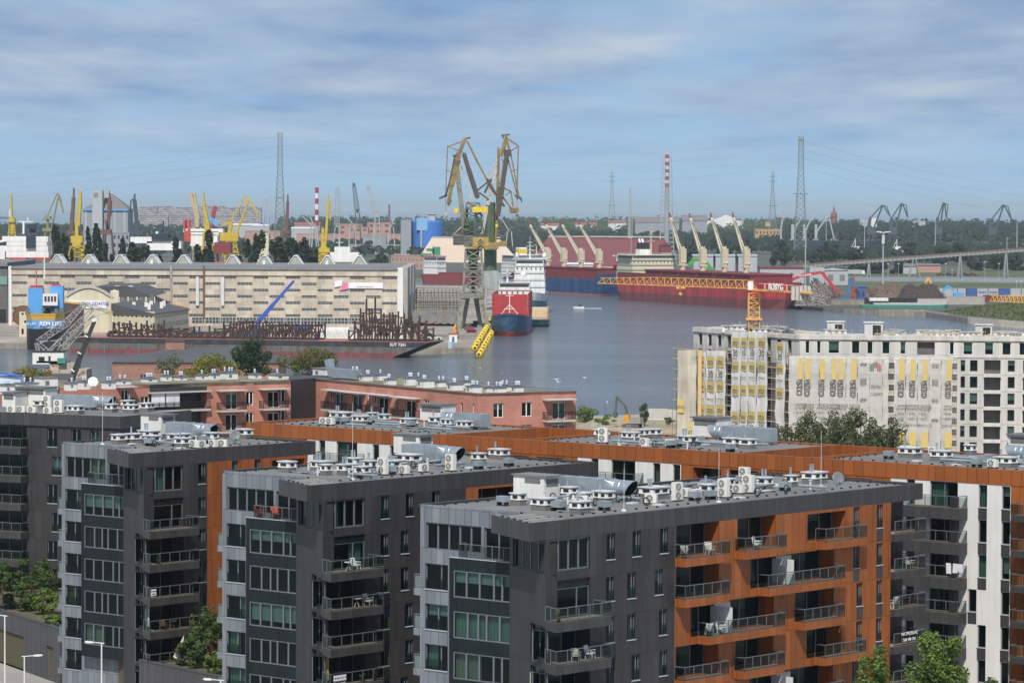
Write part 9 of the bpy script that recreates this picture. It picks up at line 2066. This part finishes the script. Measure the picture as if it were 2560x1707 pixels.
for k in range(9000):
 p = Vector(vs[r.randrange(len(vs))]) + Vector((r.uniform(-1.4, 1.4), r.uniform(-1.3, 1.3), 0)); s = r.uniform(.25, .8); a = r.uniform(0, 6.28)
 mb.add([p + Vector((cos(a) * s, sin(a) * s, 0)), p - Vector((cos(a) * s, sin(a) * s, 0)), p + Vector((r.uniform(-.3, .3), r.uniform(-.3, .3), s * 2.0))], [(0, 1, 2)])
g2 = mb.build('mound_grass', leafmat('mound_leaf', (0.075, 0.105, 0.032), (0.17, 0.17, 0.075)), kind='stuff'); g2.location = gm.location
mb = MB(); e = [G(x, y, 0) for x, y in ((2312, 780), (2372, 788), (2420, 797), (2500, 805), (2600, 813), (2800, 828))]
for i in range(5): a, b = e[i], e[i + 1]; mb.add([(a.x, a.y - 3.5, -2.1), (b.x, b.y - 3.5, -2.1), (b.x, b.y + 2.5, 1.0), (a.x, a.y + 2.5, 1.0)], [(0, 1, 2, 3)])
mb.build('stone_embankment', mat('embankment_stone', (0.40, 0.36, 0.30), .95, var=.25, scale=.4, bump=.4), kind='structure')
# ------------------------------------------------------------------ trees and woods of the middle distance and the skyline
def fartrees(lst, fmt, group, lm, n, leaf):
 for i, (px, yt, d_, w, tall) in enumerate(lst):
  b = D(px, yt, d_); tree('broadleaf_tree' if not tall else 'poplar_tree', fmt.format(ordinal(i)), 'tree', (b.x, d_, 0), b.z, w * mpp(d_) * 1.3, lm, 100 + i + int(d_) % 50, n=n, leaf=leaf, trunk=.35, base=.12, group=group, clumps=18, shape=(lambda k: .8) if tall else (lambda k: 1 - .75 * max(0, (k - .62) / .38) ** 2))
fartrees([(140, 580, 1640, 20, 1), (162, 578, 1640, 16, 1), (180, 588, 1640, 22, 0), (222, 582, 1620, 18, 1), (236, 576, 1620, 14, 1), (250, 578, 1620, 16, 1), (266, 606, 1560, 30, 0), (310, 604, 1560, 30, 0), (338, 604, 1560, 34, 0), (365, 603, 1560, 34, 0)], 'dark tree behind the left half of the hall, {} from left', 'dark trees behind the hall', L_far, 1500, 1.0)
fartrees([(398, 606, 1560, 26, 0), (440, 604, 1560, 34, 0), (500, 592, 1560, 30, 0), (520, 590, 1560, 30, 0), (612, 600, 1560, 34, 0), (650, 596, 1560, 34, 0), (685, 586, 1580, 50, 0), (712, 590, 1580, 40, 0), (755, 592, 1580, 46, 0), (782, 598, 1570, 30, 0), (952, 610, 2000, 50, 0)], 'dark tree behind the right half of the hall, {} from left', 'dark trees behind the hall', L_far, 1900, 1.05)
fartrees([(1955, 595, 2900, 40, 0), (2070, 605, 2900, 44, 0), (2135, 622, 2800, 78, 0), (2040, 625, 2700, 34, 0), (2150, 655, 2550, 40, 0), (2190, 652, 2550, 50, 0), (2245, 650, 2550, 30, 0), (2275, 605, 3000, 26, 0), (2350, 612, 3000, 40, 0), (2400, 605, 3000, 30, 0), (2440, 645, 2700, 40, 0), (2490, 640, 2700, 50, 0), (2540, 640, 2700, 44, 0), (1860, 600, 2900, 40, 0), (1735, 596, 3000, 44, 0), (1800, 600, 3000, 50, 0)], 'dark green tree on the far right bank, {} of its row', 'trees on the far right bank', L_far, 1300, 1.2)
def wood(name, x0, x1, d0, d1, ytop, nt, hgt, seed, lm, size=3.2, per=34):
 r = random.Random(seed); mb = MB()
 for k in range(nt):
  d_ = d0 + (d1 - d0) * (k / nt); px = r.uniform(x0, x1); p = D(px, 540, d_); h = hgt * r.uniform(.75, 1.15) + max(0, (d_ - d0) / max(1, d1 - d0)) * ytop; w = r.uniform(6, 11)
  for _ in range(per):
   u, v = r.uniform(0, 6.28), r.random(); q = sqrt(1 - v * v) if v < 1 else 0; c = Vector((p.x + q * cos(u) * w * r.uniform(.6, 1), d_ + q * sin(u) * w, h * (.35 + .65 * v * r.uniform(.8, 1)))); nn = Vector((q * cos(u), q * sin(u) - .3, v + .2)).normalized(); t_ = nn.cross(Vector((r.uniform(-1, 1), r.uniform(-1, 1), .3))).normalized(); bb = nn.cross(t_); s = size * r.uniform(.6, 1.2)
   mb.add([c - t_ * s, c - bb * s * .7, c + t_ * s, c + bb * s * .7], [(0, 1, 2, 3)])
 return mb.build(name, lm, kind='stuff')
L_wood = leafmat('leaf_wood', (0.018, 0.030, 0.016), (0.034, 0.050, 0.024)); L_wsun = leafmat('leaf_wood_sunny', (0.05, 0.075, 0.022), (0.09, 0.11, 0.04))  # second leaf colour is lighter: sunlight on the middle wood put into its colour
wood('forest', -60, 1100, 5000, 6400, 0, 620, 18, 1, L_wood); wood('forest', 700, 1340, 5200, 6800, 15, 420, 20, 2, L_wood)
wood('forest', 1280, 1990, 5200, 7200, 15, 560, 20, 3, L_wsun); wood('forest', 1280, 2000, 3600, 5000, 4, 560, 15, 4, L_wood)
wood('forest', 1960, 2620, 4400, 6200, 9, 900, 24, 5, L_wood); wood('forest', -60, 1330, 3200, 4900, 0, 520, 11, 6, L_wood); wood('forest', 1950, 2620, 3000, 4200, 0, 420, 10, 7, L_wood)
# church turret above the wood
t = thing('church_tower', 'red domed church turret above the dark wood', 'church tower', (D(2085, 530, 6000).x, 6000, 0), 0); zz = lambda y: D(2085, y, 6000).z
MB().lathe([(5, 0), (5, zz(545)), (6, zz(542)), (5.6, zz(534)), (3, zz(529)), (1.6, zz(526)), (1.4, zz(521)), (.6, zz(518)), (.2, zz(513))], 12).build('tower', mat('church_red', (0.25, 0.09, 0.08), .9), t)
# ship out at sea
t = thing('cargo_ship', 'tiny white ship far out on the sea at the left', 'ship', (D(15, 530, 14000).x, 14000, -2), 0); MB().box(-30, 25, -8, 8, 0, 8).build('hull', M_navy2, t); MB().box(12, 24, -8, 8, 8, 38).build('deckhouse', M_paint, t)
# ------------------------------------------------------------------ the air between
hz = MB(); hz.box(-30000, 30000, -200, 70000, -5.0, 150.0)
hm = bpy.data.materials.new('haze'); hm.use_nodes = True; nt = hm.node_tree; nt.nodes.clear(); o_ = nd(nt, 'ShaderNodeOutputMaterial'); pv = nd(nt, 'ShaderNodeVolumePrincipled', Density=4.0e-5); pv.inputs['Color'].default_value = (0.76, 0.92, 1.0, 1); pv.inputs['Anisotropy'].default_value = 0.0
nt.links.new(pv.outputs[0], o_.inputs['Volume'])
hz.build('haze', hm, kind='stuff')
